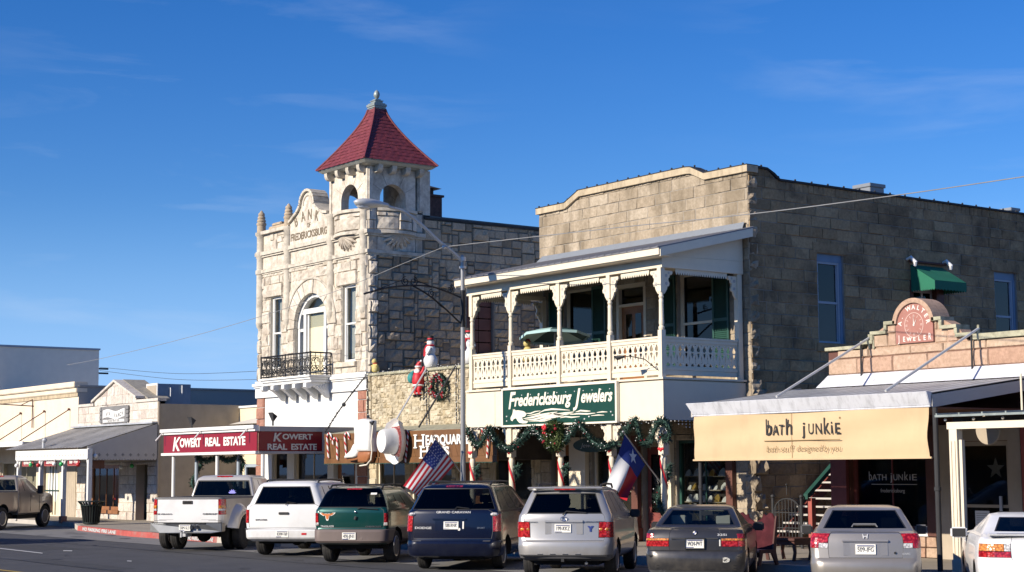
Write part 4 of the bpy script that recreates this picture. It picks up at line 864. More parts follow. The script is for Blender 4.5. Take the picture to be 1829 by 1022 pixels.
# ---------------------------------------------------------------- far grey block, cream shop, gabled coffee shop, set-back annex
g_ = thing('grey_building', 'large plain grey box building standing behind the cream shop at the left edge', 'building', (-84, 30, .15))
mb = MB(); mb.box(-92, -78, 24.5, 32.83, 0, 7.98); mb.build('wall', 'grey_siding', g_, smooth=0)
mb = MB(); mb.box(-92.05, -77.95, 24.45, 32.88, 7.985, 8.07); mb.build('roof_edge', 'blue_grey_paint', g_, smooth=0)
CY = 27.5; cf = FR(CY)
cr_ = thing('cream_shop', 'one-storey cream plaster shop with a bare rod-hung awning, left of the gabled coffee shop', 'building', (-72.5, CY, .15))
mb = MB(); CH = [(-71.2, -69.3, .2, 2.4), (-76.5, -72, .5, 2.5)]; wall(mb, cf, -78, -67.4, .15, 5.28, CH, .3)
mb.quad((-78, CY+.4, .15), (-67.6, CY+.4, .15), (-67.6, CY+.4, 5), (-78, CY+.4, 5)); mb.build('front_wall', 'cream_plaster', cr_, smooth=0)
mb = MB(); mb.quad((-67.4, CY, .15), (-67.4, 36.6, .15), (-67.4, 36.6, 5.6), (-67.4, CY, 5.6)); mb.quad((-78, CY+.3, 5.0), (-67.4, CY+.3, 5.0), (-67.4, 36.6, 5.0), (-78, 36.6, 5.0)); mb.box(-67.6, -67.36, CY, 36.6, 5.6, 5.68)
mb.build('side_wall', 'grey_plaster', cr_, smooth=0)
mb = MB(); fbox(mb, cf, -78, -67.38, 5.58, 5.82, -.4, .22); fbox(mb, cf, -78, -67.38, 5.36, 5.578, -.4, .12); mb.build('cornice', 'cream_plaster', cr_, smooth=0, bev=.03)
mb = MB(); fbox(mb, cf, -78, -67.4, 5.2, 5.36, 0, .05); mb.build('cornice_band', 'coping_stone', cr_, smooth=0)
w_ = sash_window(cr_, cf, *CH[1], mid=0, back=None, fm='cream_paint', pane='shop_pane', bars=2)
mb = MB(); fbox(mb, cf, -71.1, -69.4, .2, 2.4, -.15, -.1); d_ = mb.build('door', 'yellow_plaster', cr_, smooth=0)
mb = MB()
for s_ in (-1, 1): mb.prism([(-70.25+s_*.3+.26*math.cos(k*.5236), 1.45+.75*math.sin(k*.5236)) for k in range(12)], cf, -.099, -.09)
mb.build('oval_pane', 'white_plastic', d_, smooth=0)
mb = MB()
for s_ in (-1, 0, 1): fbox(mb, cf, -70.27+s_*.32, -70.23+s_*.32, .2, 2.4, -.088, -.07)
fbox(mb, cf, -71.1, -69.4, 1.2, 1.26, -.088, -.07); mb.build('glazing_bar', 'dark_green_paint', d_, smooth=0)
mb = MB()
for k in range(7): fbox(mb, cf, -68.85+k*.2, -68.66+k*.2, .15, 2.25, .0, .03)
mb.build('plank_shutter', 'beige_plaster', cr_, smooth=0)
awn = thing('awning', 'flat white-edged awning hung on thin rods from the cream plaster shop', 'awning', (-72.5, 25.2, 3.15))
mb = MB(); mb.box(-78, -67.45, 25.2, 27.49, 3.22, 3.28); mb.build('deck', 'porch_grey', awn, smooth=0)
mb = MB(); mb.box(-78, -67.45, 25.14, 25.198, 3.1, 3.3); mb.build('edge_board', 'white_paint', awn, smooth=0)
for x in (-68.3, -71.1, -73.96, -76.8): mb = MB(); mb.tube([(x, 27.45, 4.67), (x, 25.3, 3.3)], .022, 6); mb.ball((x, 27.44, 4.68), .06, 6, 4); mb.build('hanger_rod', 'column_red', awn)
mb = MB(); mb.box(-73.6, -73.4, 25.15, 25.3, 2.85, 3.1); mb.build('flood_lamp', 'white_plastic', awn, smooth=0, bev=.03)
for x in (-77.2, -72.2): mb = MB(); mb.tube([(x, 25.25, .1), (x, 25.25, 3.2)], .06, 8); mb.build('post', 'iron', awn)
br = thing('sign_bracket', 'bare rusty iron sign bracket on the cream plaster wall', 'bracket', (-72.5, 27.45, 4))
mb = MB(); mb.tube([(-72.5, 27.44, 5.25), (-72.5, 27.44, 3.99)], .025, 6); mb.build('wall_bar', 'column_red', br)
mb = MB(); mb.tube([(-72.5, 27.6, 4.95), (-72.5, 25.2, 5.05)], .025, 6); mb.tube([(-72.5, 27.44, 5.25), (-72.5, 26.9, 4.98)], .018, 6); mb.build('arm', 'column_red', br)
# gabled coffee shop
VX0, VX1, VY = -67.35, -59.5, 27.5; vf, vsd = FR(VY), SR(VX1)
jv = thing('gabled_shop', 'small pale limestone coffee shop with a stepped gable and ranch signboard', 'building', ((VX0+VX1)/2, VY, .1))
VH = [(-65.9, -63.05, .5, 2.3), (-61.45, -60.4, .1, 2.3)]
VR = 31.0
mb = MB(); wall(mb, vf, VX0, VX1, .1, 4.75, VH, .35); mb.quad((VX1, VY, .1), (VX1, VR, .1), (VX1, VR, 4.62), (VX1, VY, 4.62)); mb.quad((VX0, VY, 4.4), (VX1, VY, 4.4), (VX1, VR, 4.4), (VX0, VR, 4.4)); mb.quad((VX0, VR, 4.4), (VX1, VR, 4.4), (VX1, VR, .1), (VX0, VR, .1)); mb.quad((VX0+.1, VY+1, .1), (VX1-.1, VY+1, .1), (VX1-.1, VY+1, 4.3), (VX0+.1, VY+1, 4.3))
mb.build('side_wall', 'beige_plaster', jv, smooth=0)
mb = MB(); masonry(mb, vf, VX0, VX1, .1, 2.4, VH, 'course', .36, (.5, .9), .025, .008, .008, .015, .008); mb.build('lower_stone', 'pale_limestone', jv, smooth=0); mb = MB(); masonry(mb, vf, VX0, VX1, 3.7, 4.72, (), 'course', .36, (.45, .95), .02, .008, .008, .015, .006, stain=1)
gt = lambda u: 5.62-abs(u+63.6)*.335
masonry(mb, vf, -65.7, -61.6, 4.72, 5.7, (), 'course', .36, (.45, .95), .02, .008, .008, .015, .006, stain=1, top=gt)
mb.build('upper_stone', 'pale_limestone', jv, smooth=0); mb = MB(); mb.tint = (.5, 0); mb.prism([(-65.7, 4.6), (-61.6, 4.6), (-61.6, gt(-61.6)), (-63.6, gt(-63.6)), (-65.7, gt(-65.7))], vf, -.3, .0)
mb.build('gable_core', 'pale_limestone', jv, smooth=0)
mb = MB()
ribbon(mb, vf, [(-65.85, gt(-65.85)), (-63.6, gt(-63.6)+.02), (-61.45, gt(-61.45))], .09, -.3, .1)
for a, b in ((VX0-.02, -65.7), (-61.6, VX1+.03)): fbox(mb, vf, a, b, 4.73, 4.84, -.3, .06)
mb.build('coping', 'pale_limestone', jv, smooth=0)
mb = MB(); ribbon(mb, vf, [(-66.0, gt(-66.0)+.02), (-63.6, gt(-63.6)+.05), (-61.2, gt(-61.2)+.02)], .08, -1.25, -.31); mb.build('gable_roof', 'shingle', jv, smooth=0)
mb = MB(); mb.prism([(-65.7, 4.4), (-61.5, 4.4), (-61.5, gt(-61.5)), (-63.6, gt(-63.6)), (-65.7, gt(-65.7))], vf, -1.2, -.32); mb.build('gable_back', 'beige_plaster', jv, smooth=0)
wd = sash_window(jv, vf, *VH[0], mid=0, back=None, fm='door_wood', pane='shop_pane', bars=3, fw=.14, dep=.08)
mb = MB(); fbox(mb, vf, -66.0, -62.95, .36, .5, -.05, .1); mb.build('sill', 'door_wood', jv, smooth=0)
mb = MB(); fbox(mb, vf, -64.6, -64.3, .9, 2.2, -.5, -.4); mb.build('window_display', 'red_cloth', jv, smooth=0)
mb = MB(); fbox(mb, vf, *VH[1], -.6, -.5); mb.build('door', 'column_red', jv, smooth=0)
mb = MB(); mb.tube([(VX1+.06, VY-.03, .15), (VX1+.06, VY-.03, 4.7)], .05, 8); mb.build('downspout', 'beige_plaster', jv)
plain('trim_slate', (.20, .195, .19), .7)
# shop's signboard on the gable
sg = thing('signboard', 'grey and white carved ranch signboard with scalloped ends on the coffee shop gable', 'sign', (-63.55, VY-.03, 3.98))
mb = MB(); fbox(mb, vf, -64.75, -62.35, 3.98, 4.66, .03, .08)
for u in (-64.86, -62.24):
    for k in range(4): mb.lathe([(.1, .02), (.1, .09)], vf(u, 4.08+k*.16, 0), 10, (0, -1, 0))
mb.build('board', 'trim_slate', sg, smooth=0)
pw = [(-64.62+2.14*k/14, 4.5+.05*math.sin(k*.55)) for k in range(15)]
mb = MB(); mb.prism(pw+[(u, v-.32) for u, v in reversed(pw)], vf, .081, .09); fbox(mb, vf, -64.6, -62.5, 4.02, 4.12, .081, .088); bd = mb.build('banner', 'white_paint', sg, smooth=0)
for i, ch in enumerate('JAVA  RANCH'):
    if ch != ' ': text(ch, .24, 'letter_black', bd, vf, -64.5+i*.175, 4.24+.05*math.sin(i*.7), .091, xs=.75, ext=.003, off=.004)
text('Espresso Bar & Grill', .12, 'letter_black', bd, vf, -63.55, 4.04, .089, 'CENTER', xs=1.2, ext=.003)
# its pavement canopy
cn = thing('shop_canopy', 'corrugated grey pavement canopy on white posts in front of the gabled coffee shop', 'canopy', (-63.4, 24.6, .1))
zc = lambda y: 2.95+(y-24.45)*(3.88-2.95)/(27.45-24.45)
mb = MB(); n = 90; x0, x1 = VX0-.1, VX1+.08; vs_ = []
for i in range(n+1):
    x = x0+(x1-x0)*i/n; dz = .002*math.sin(i*math.pi/2+.8)
    vs_ += [(x, 24.42, zc(24.42)+dz), (x, 27.46, zc(27.46)+dz)]
mb.add(vs_, [(2*i, 2*i+2, 2*i+3, 2*i+1) for i in range(n)])
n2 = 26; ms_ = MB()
for i in range(n2+1): x = x0+.03+(x1-x0-.06)*i/n2; ms_.add([(x-.04, 24.42, zc(24.42)+.012), (x+.04, 24.42, zc(24.42)+.012), (x+.04, 27.44, zc(27.44)+.012), (x-.04, 27.44, zc(27.44)+.012)], [(0, 1, 2, 3)])  # flat dark strips paint in the shaded flanks of roof ribs
rf_ = mb.build('roof', 'roof_sheet', cn, smooth=0); ms_.build('rib_shade', 'trim_slate', rf_, smooth=0)
mb = MB(); mb.box(x0, x1, 27.2, 27.47, zc(27.3)+.03, zc(27.46)+.05); mb.build('flashing', 'galv', cn, smooth=0)
mb = MB(); mb.box(-66.6, -59.2, 24.55, 24.60, 2.52, 2.88)
for i in range(64): u = -66.5+i*.1141; mb.prism([(u-.05, 2.519), (u+.05, 2.519), (u+.03, 2.49), (u, 2.48), (u-.03, 2.49)], FR(24.575), -.02, .02)
PV = [-66.5, -64.1, -61.75, -59.3]
mb.build('front_fascia', 'white_paint', cn, smooth=0)
mb = MB()
for i in range(24):
    u = -66.45+i*.3
    for du, dv in ((0, 0), (.04, 0), (-.04, 0), (0, .04), (0, -.04)): mb.box(u+du-.012, u+du+.012, 24.545, 24.549, 2.66+dv-.012, 2.66+dv+.012)
mb.build('fret_mark', 'beige_plaster', cn, smooth=0)
for x in PV:
    mb = MB(); mb.box(x-.075, x+.075, 24.605, 24.75, .1, 2.9)
    for s_ in (-1, 1):
        if not ((x == PV[0] and s_ < 0) or (x == PV[-1] and s_ > 0)): mb.prism([(x+s_*.076, 2.519), (x+s_*.32, 2.519), (x+s_*.2, 2.42), (x+s_*.1, 2.2), (x+s_*.076, 2.1)], FR(24.66), -.02, .02)
    mb.build('post', 'white_paint', cn, smooth=0)
    mb = MB(); mb.box(x-.12, x+.12, 24.56, 24.79, .1, .36); mb.build('post_base', 'red_granite' if x == PV[2] else 'porch_grey', cn, smooth=0)
mb = MB(); mb.prism([(24.61, 2.5), (27.4, 2.5), (27.4, zc(27.4)-.03), (24.61, zc(24.61)-.03)], lambda u, v, d: Vector((-59.42+d, u, v)), 0, .04)
for i in range(24): y = 24.68+i*.115; mb.box(-59.42, -59.38, y-.04, y+.04, 2.465, 2.499)
mb.build('end_board', 'porch_grey', cn, smooth=0)
mb = MB()
for i in range(9):
    y = 24.78+i*.31
    for du, dv in ((0, 0), (.04, 0), (-.04, 0), (0, .04), (0, -.04)): mb.box(-59.378, -59.374, y+du-.013, y+du+.013, 2.66+dv-.013, 2.66+dv+.013)
mb.build('fret_mark', 'dark_iron', cn, smooth=0)
mb = MB(); mb.tube([(-63.45, 24.5, 2.95), (-63.45, 24.5, 3.25)], .06, 8); mb.ball((-63.35, 24.5, 3.27), .1, 8, 6); mb.build('roof_lamp', 'galv', cn)
# red hanging boards
for x, s1, lab in ((-65.55, 'Espresso Bar', 'red hanging board at the far left under the coffee shop canopy'), (-63.18, 'Sandwiches', 'red hanging board in the middle under the coffee shop canopy'), (-60.8, 'Beer - Wine', 'red hanging board with beer and wine lettering under the coffee shop canopy')):
    h = thing('hanging_sign', lab, 'sign', (x, 24.68, 2.26), group='red boards hanging between the canopy posts')
    f_ = FR(24.68); mb = MB(); fbox(mb, f_, x-.6, x+.6, 2.26, 2.57, -.015, .015); b_ = mb.build('board', 'rust_red', h, smooth=0)
    mb = MB(); fbox(mb, f_, x-.52, x+.52, 2.31, 2.52, .0155, .018); mb.build('face', 'sign_red', b_, smooth=0)
    text(s1, .2, 'sign_white', b_, f_, x, 2.355, .018, 'CENTER', xs=.80, off=.006, ext=.004)
    mb = MB(); mb.tube([(x-.5, 24.68, 2.56), (x-.5, 24.68, 2.75)], .01, 4); mb.tube([(x+.5, 24.68, 2.56), (x+.5, 24.68, 2.75)], .01, 4); mb.build('chain', 'iron', h)
h = thing('hanging_sign', 'dark red board hanging at the shaded end of the coffee shop canopy', 'sign', (-59.6, 25.2, 2.2))
mb = MB(); mb.box(-59.66, -59.62, 24.9, 25.4, 2.15, 2.5); mb.build('board', 'column_red', h, smooth=0)
# coloured party lights along the canopy
for i, (x, y, z, m_) in enumerate(((-66.3, 24.5, 2.3, 'bulb_white'), (-64.75, 24.5, 2.32, 'bulb_green'), (-63.95, 24.5, 2.3, 'bulb_red'), (-62.3, 24.5, 2.35, 'bulb_white'), (-61.6, 24.5, 2.33, 'bulb_green'), (-59.95, 24.5, 2.31, 'bulb_red'), (-59.3, 24.9, 2.62, 'bulb_white'), (-62.2, 27.2, 2.2, 'bulb_white'), (-61.2, 27.2, 2.25, 'bulb_green'))):
    mb = MB(); mb.ball((0, 0, 0), .085, 10, 7); mb.tube([(0, 0, .08), (0, 0, .2)], .012, 5); o = mb.build('ornament_ball', m_); o.location = (x, y, z)
    nm = {'bulb_white': 'white', 'bulb_green': 'green', 'bulb_red': 'red'}[m_]
    tag(o, ('glossy %s ornament ball hanging along the street edge of the coffee shop canopy' % nm) if y < 24.6 else ('glossy %s ornament ball hanging under the shaded part of the coffee shop canopy' % nm), 'ornament', 'ornament balls on the coffee shop canopy')
# roof equipment
hv = thing('roof_unit', 'dark blue-grey air handling unit on the coffee shop roof beside the set-back cream annex', 'roof unit', (-62, 29.1, 4.4))
mb = MB(); mb.box(-62.5, -61.5, 28.38, 29.8, 4.42, 5.5); mb.build('casing', 'blue_paint', hv, smooth=0, bev=.01)
mb = MB(); mb.box(-62.52, -61.48, 28.34, 28.379, 4.9, 5.52); mb.build('grille_frame', 'white_paint', hv, smooth=0)
mb = MB(); mb.box(-62.44, -61.56, 28.325, 28.338, 4.98, 5.44); mb.build('grille', 'beige_plaster', hv, smooth=0)
mb = MB()
for y, z in ((28.9, 5.0), (29.4, 5.1)): mb.tube([(-61.46, y, z), (-61.46, y, z+.35)], .025, 6)
mb.build('pipe', 'white_plastic', hv)
# set-back annex wall beside the bank
an = thing('annex', 'set-back pale yellow plaster annex wall tucked between the coffee shop and the bank', 'building', (-57, 31, .15))
mb = MB(); af = FR(30.96); AH = [(-59.05, -57.5, .9, 2.3)]; wall(mb, af, -59.5, -54.43, .15, 4.5, AH, .2); mb.quad((-59.5, 31.2, .15), (-54.43, 31.2, .15), (-54.43, 31.2, 4.5), (-59.5, 31.2, 4.5)); mb.build('wall', 'yellow_plaster', an, smooth=0)
mb = MB(); fbox(mb, af, -59.5, -54.43, 4.5, 4.58, -.3, .06); mb.build('coping', 'white_paint', an, smooth=0)
sash_window(an, af, *AH[0], mid=0, back=None, fm='blue_grey_paint', pane='dark_pane', fw=.12, dep=.06)
mb = MB(); mb.prism([(-59.45, 3.85), (-54.43, 3.85), (-54.43, 4.3), (-57.6, 4.02)], af, .01, .5); mb.build('lean_to', 'porch_grey', an, smooth=0)
# ---------------------------------------------------------------- red sign canopy of the estate agent (in front of the bank)
KX0, KX1, KY = -53.62, -46.86, 25.0; kf, ks = FR(KY), SR(KX1)
ko = thing('sign_canopy', 'flat canopy with dark red estate agent sign boards in front of the bank', 'canopy', (-50.2, KY, .15))
mb = MB(); mb.box(KX0, KX1, KY+.03, 28.98, 2.62, 2.66); mb.box(KX0, KX1, KY+.03, 28.98, 3.38, 3.42); mb.build('roof', 'porch_grey', ko, smooth=0)
mb = MB(); fbox(mb, kf, KX0, KX1, 2.66, 3.28, -.03, .01); b1 = mb.build('front_board', 'sign_red', ko, smooth=0)
mb = MB(); fbox(mb, kf, KX0-.06, KX1+.002, 3.36, 3.47, -.05, .14); fbox(mb, kf, KX0-.03, KX1+.001, 3.281, 3.358, -.05, .08); fbox(mb, kf, KX0-.1, KX1+.003, 2.57, 2.655, -.05, .06); mb.build('moulding', 'white_paint', ko, smooth=0)
for u in (KX0+.1, -50.6, -47.35): mb = MB(); mb.tube([kf(u, 3.36, .1), kf(u, 3.08, .36)], .025, 6); mb.build('stay', 'white_paint', ko)
mb = MB(); mb.box(KX1-.03, KX1, KY+.06, 27.34, 2.65, 3.27); b2 = mb.build('side_board', 'sign_red', ko, smooth=0)
mb = MB(); mb.box(KX1-.05, KX1+.03, KY+.055, 28.98, 3.275, 3.43); mb.box(KX1-.05, KX1+.02, KY+.055, 28.98, 2.57, 2.645); mb.box(KX1-.02, KX1+.01, 27.345, 28.98, 2.65, 3.27); mb.build('side_moulding', 'porch_grey', ko, smooth=0)
P1 = lambda px: onY(px, 790, KY).x
text('K', .66, 'sign_white', b1, kf, P1(309), 2.73, .012, width=P1(322.5)-P1(309), shear=.2, off=.012, ext=.015); text('OWERT', .40, 'sign_white', b1, kf, P1(322.5), 2.85, .012, width=P1(360)-P1(322.5), off=.016, ext=.015)
text('REAL', .38, 'sign_white', b1, kf, P1(367.5), 2.86, .012, width=P1(394)-P1(367.5), off=.014, ext=.015); text('ESTATE', .37, 'sign_white', b1, kf, P1(400), 2.865, .012, width=P1(439)-P1(400), off=.014, ext=.015)
ksf = lambda u, v, w_: Vector((KX1+w_, u, v))
P2 = lambda px: onX(px, 790, KX1).y
text('K', .38, 'sign_cream', b2, ksf, P2(487), 2.96, .002, width=P2(502)-P2(487), shear=.15, off=.008, ext=.012); text('OWERT', .235, 'sign_cream', b2, ksf, P2(504), 3.03, .002, width=P2(558)-P2(504), off=.008, ext=.012)
text('REAL', .26, 'sign_cream', b2, ksf, P2(477), 2.70, .002, width=P2(512)-P2(477), off=.008, ext=.012); text('ESTATE', .26, 'sign_cream', b2, ksf, P2(519.5), 2.70, .002, width=P2(565)-P2(519.5), off=.008, ext=.012)
for x, y, m_ in ((-53.0, 25.08, 'white_paint'), (-49.73, 25.08, 'white_paint'), (-46.62, 25.08, 'white_paint'), (-52.1, 25.5, 'blue_grey_paint'), (-49.05, 25.5, 'blue_grey_paint')):
    mb = MB(); mb.lathe([(.06, .15), (.06, 2.55)], (x, y, 0), 10); mb.build('post', m_, ko)
for x, y, z in ((-52.1, 25.3, 3.45), (-46.95, 25.6, 3.45)):
    mb = MB(); mb.tube([(x, y, z), (x, y, z+.12)], .03, 6); mb.add([(x-.15, y-.1, z+.42), (x+.15, y-.1, z+.42), (x+.12, y+.1, z+.3), (x-.12, y+.1, z+.3), (x-.05, y, z+.12), (x+.05, y, z+.12)], [(0, 1, 2, 3), (0, 1, 5, 4), (2, 3, 4, 5), (1, 2, 5), (0, 3, 4)]); mb.build('flood_lamp', 'dark_iron', ko, smooth=0)
# ---------------------------------------------------------------- timber sign canopy with boot and hat
QX0, QX1, QY = -46.26, -36.98, 27.1; qf = FR(QY)
hq = thing('sign_canopy', 'long brown timber sign board canopy with white hat shop lettering on the rubble stone shop', 'canopy', (-41.8, QY, 2.25))
mb = MB(); r_ = random.Random(5); u = QX0; i = 0
while u < QX1:                                                     # slanting boards
    w2 = r_.uniform(.13, .2); a, b = u, min(QX1, u+w2); mb.tint = (r_.random(), 0)
    sh = .28; pts = [(a+sh, 2.42), (min(QX1, b+sh-.006), 2.42), (max(QX0, b-.006), 3.0), (a, 3.0)]
    pts = [(min(QX1, max(QX0, p[0])), p[1]) for p in pts]; mb.prism(pts, qf, -.02, .012+.004*(i % 2)); u += w2; i += 1
mb.prism([(QX0, 2.42), (QX0+.28, 2.42), (QX0, 3.0)], qf, -.02, .012); fbox(mb, qf, QX0, QX1, 2.25, 2.415, -.04, .03); fbox(mb, qf, QX0, QX1, 3.005, 3.18, -.04, .03)
fb = mb.build('board', 'wood_sign', hq, smooth=0)
mb = MB(); mb.add([(QX0, QY+.02, 3.185), (QX1, QY+.02, 3.185), (QX1, 29.0, 3.42), (QX0, 29.0, 3.42), (QX0, QY+.02, 3.15), (QX1, QY+.02, 3.15), (QX1, 29.0, 3.38), (QX0, 29.0, 3.38)], [(0, 1, 2, 3), (4, 5, 6, 7), (0, 1, 5, 4), (1, 2, 6, 5), (2, 3, 7, 6), (3, 0, 4, 7)])
mb.build('roof', 'coping_lichen', hq, smooth=0)
mb = MB(); mb.box(QX0, QX1, QY+.05, 28.98, 2.3, 2.33); mb.quad((QX0+.01, QY+.05, 2.33), (QX0+.01, 28.98, 2.33), (QX0+.01, 28.98, 3.3), (QX0+.01, QY+.05, 3.1)); mb.quad((QX1-.01, QY+.05, 2.33), (QX1-.01, 28.98, 2.33), (QX1-.01, 28.98, 3.3), (QX1-.01, QY+.05, 3.1)); mb.build('soffit', 'interior', hq, smooth=0)  # soffit and canopy ends coloured near-black in place of shade
def serif(s, size, u, v, xs=.85):
    text(s, size, 'sign_white', fb, qf, u, v, .032, xs=xs, off=.012, ext=.02)
def bigH(u, v, w2, h):
    mb = MB(); t = .085
    for a in (u, u+w2-t): fbox(mb, qf, a, a+t, v, v+h, .03, .06); fbox(mb, qf, a-.05, a+t+.05, v-.035, v-.001, .03, .06); fbox(mb, qf, a-.05, a+t+.05, v+h+.001, v+h+.036, .03, .06)
    fbox(mb, qf, u+t+.001, u+w2-t-.001, v+h*.48, v+h*.48+.05, .03, .06); mb.build('lettering', 'sign_white', fb, smooth=0)
bigH(-41.02, 2.70, .5, .33); text('EADQUARTERS', .38, 'sign_white', fb, qf, -40.46, 2.765, .032, width=2.62, off=.012, ext=.02)
bigH(-40.72, 2.40, .42, .30); text('ATS', .36, 'sign_white', fb, qf, -40.22, 2.44, .032, width=1.0, off=.012, ext=.02)
mb = MB()
for k in range(60):
    u = QX0+(QX1-QX0)*k/59; mb.ball(qf(u, 2.235-.02*(k % 2), .03), .016, 5, 4)
mb.tube([qf(QX0, 2.24, .03), qf(QX1, 2.24, .03)], .012, 4); mb.build('light_string', 'garland_green', hq)
# giant boot
bt = thing('boot_sculpture', 'giant white cowboy boot with a brown heel mounted on the brown timber sign board', 'sculpture', (-43.75, QY-.02, 2.25))
bo = [(-44.06, 3.56), (-43.6, 3.60), (-43.14, 3.53), (-43.15, 3.0), (-43.12, 2.62), (-43.85, 2.62), (-43.95, 2.50), (-44.15, 2.42), (-44.62, 2.38), (-44.60, 2.46), (-44.40, 2.54), (-44.15, 2.66), (-44.03, 2.8), (-44.0, 3.1)]
bt_f = FR(QY)
def puff(poly, w0, w1, name, m_, par, inset=.05):
    """plump solid: outline with rounded shoulders towards the street"""
    c = (sum(p[0] for p in poly)/len(poly), sum(p[1] for p in poly)/len(poly)); mb = MB(); n = len(poly); L = []
    for k, (s_, w_) in enumerate(((1, w0), (1, w0+(w1-w0)*.6), (.94, w0+(w1-w0)*.9), (.8, w1))): L.append([bt_f(c[0]+(p[0]-c[0])*s_, c[1]+(p[1]-c[1])*s_, w_) for p in poly])
    vs_ = [q for R in L for q in R]; fs = [(i*n+k, i*n+(k+1) % n, (i+1)*n+(k+1) % n, (i+1)*n+k) for i in range(3) for k in range(n)]+[tuple(range(n))[::-1], tuple(range(3*n, 4*n))]
    mb.add(vs_, fs); return mb.build(name, m_, par, smooth=60)
shaft = [(-44.06, 3.56), (-43.6, 3.60), (-43.14, 3.53), (-43.15, 3.0), (-43.12, 2.60), (-43.86, 2.60), (-43.98, 2.72), (-44.02, 2.86), (-44.0, 3.1)]
puff(shaft, .03, .33, 'shaft', 'leather_white', bt)
puff([(-43.8, 2.63), (-44.02, 2.86), (-44.2, 2.66), (-44.42, 2.55), (-44.62, 2.46), (-44.63, 2.40), (-44.1, 2.42), (-43.9, 2.47)], .05, .31, 'vamp', 'leather_white', bt)
puff([(-43.12, 2.595), (-43.12, 2.5), (-43.28, 2.28), (-43.84, 2.28), (-43.87, 2.46), (-43.84, 2.595)], .04, .3, 'heel', 'leather_brown', bt)
mb = MB(); mb.tube([bt_f(-44.64, 2.385, .17), bt_f(-44.3, 2.37, .17), bt_f(-44.0, 2.40, .17), bt_f(-43.85, 2.45, .17)], [.03, .05, .05, .03], 6); mb.build('sole', 'leather_brown', bt)
mb = MB(); mb.tube([bt_f(-43.08, 3.45, .2), bt_f(-43.02, 3.2, .26), bt_f(-43.06, 2.9, .27), bt_f(-43.02, 2.6, .27), bt_f(-43.06, 2.35, .28), bt_f(-43.3, 2.2, .28), bt_f(-43.7, 2.17, .28)], .022, 6); mb.build('rope', 'sign_cream', bt)
mb = MB(); mb.tube([bt_f(-43.2, 3.5, .25), bt_f(-43.05, 3.42, .25), bt_f(-42.95, 3.5, .25)], .03, 6); mb.build('bow', 'black_cloth', bt)
# giant hat: brim against the board, crown towards the street
ht = thing('hat_sculpture', 'giant white cowboy hat with a red band mounted on the brown timber sign board', 'sculpture', (-41.75, QY-.02, 2.25))
hc = (-41.72, 2.88); mb = MB(); n = 28; rings = []
for r, dw in ((.35, .16), (.7, .17), (.92, .22), (1.0, .34), (1.03, .38), (1.0, .36), (.9, .19), (.6, .13), (.3, .12)):
    rings.append([bt_f(hc[0]+.50*r*math.cos(2*math.pi*k/n), hc[1]+.66*r*math.sin(2*math.pi*k/n), dw-(.13 if abs(math.sin(2*math.pi*k/n)) > .8 else 0)*max(0, r-.5)*1.2) for k in range(n)])
vs_ = [q for R in rings for q in R]; mb.add(vs_, [(i*n+k, i*n+(k+1) % n, ((i+1) % len(rings))*n+(k+1) % n, ((i+1) % len(rings))*n+k) for i in range(len(rings)-1) for k in range(n)])
mb.build('brim', 'leather_white', ht, smooth=70)
def hring(r, w_, dent=0): return [bt_f(hc[0]+.31*r*math.cos(2*math.pi*k/n), hc[1]+.40*r*math.sin(2*math.pi*k/n)*(1-dent*.0), w_-dent*max(0, 1-abs(math.cos(2*math.pi*k/n))*2.2)) for k in range(n)]
def crown(lst, name, m_):
    mb = MB(); L_ = [hring(*a) for a in lst]; mb.add([q for R in L_ for q in R], [(i*n+k, i*n+(k+1) % n, (i+1)*n+(k+1) % n, (i+1)*n+k) for i in range(len(L_)-1) for k in range(n)]+[tuple(range((len(L_)-1)*n, len(L_)*n))]); mb.build(name, m_, ht, smooth=60)
crown([(1.1, .13), (1.04, .2), (.98, .36), (.93, .55), (.9, .68), (.82, .76), (.6, .77, .06), (.3, .74, .1), (.05, .72, .1)], 'crown', 'leather_white')
crown([(1.16, .15), (1.12, .17), (1.07, .33), (.9, .34)], 'hat_band', 'band_red')
# candy canes
CM, ct, cb = newmat('candy_stripe'); cc = coords(ct); wv = N(ct, 'ShaderNodeTexWave'); wv.wave_type = 'BANDS'; wv.bands_direction = 'DIAGONAL'; wv.inputs['Scale'].default_value = 3.1
ct.links.new(cc, wv.inputs['Vector']); ct.links.new(ramp(ct, wv.outputs['Fac'], .62, .66, (.82, .80, .76), (.55, .02, .03)), cb.inputs['Base Color']); cb.inputs['Roughness'].default_value = .35
for i, (u, vt, vb, s_, tl, tx) in enumerate(((-46.0, 3.2, 2.42, 1, .10, 'candy cane nearest the left end of the timber sign board'), (-45.38, 3.05, 2.36, -1, .02, 'shorter candy cane, second from the left on the timber sign board'), (-44.92, 3.2, 2.38, 1, .12, 'candy cane just left of the giant white boot'), (-41.33, 3.2, 2.26, -1, -.14, 'candy cane between the giant hat and the white lettering'), (-37.83, 3.22, 2.42, 1, -.1, 'candy cane, second from the right end of the timber sign board'), (-37.28, 3.12, 2.36, 1, -.08, 'candy cane at the far right end of the timber sign board'))):
    r = .13; mb = MB(); pts = [(0, vb-vt+r)]; pts = [(tl*1.0, vb-vt), (0, -r)]+[(s_*(r-r*math.cos(a*math.pi/8)), -r+r*math.sin(a*math.pi/8)) for a in range(1, 9)]+[(s_*2*r, -r-.08)]
    mb.tube([(p[0], -.0, p[1]) for p in pts], .03, 8); o = mb.build('candy_cane', 'candy_stripe'); o.location = (u, QY-.08, vt); tag(o, 'red and white '+tx, 'candy cane', 'candy canes on the timber sign board')
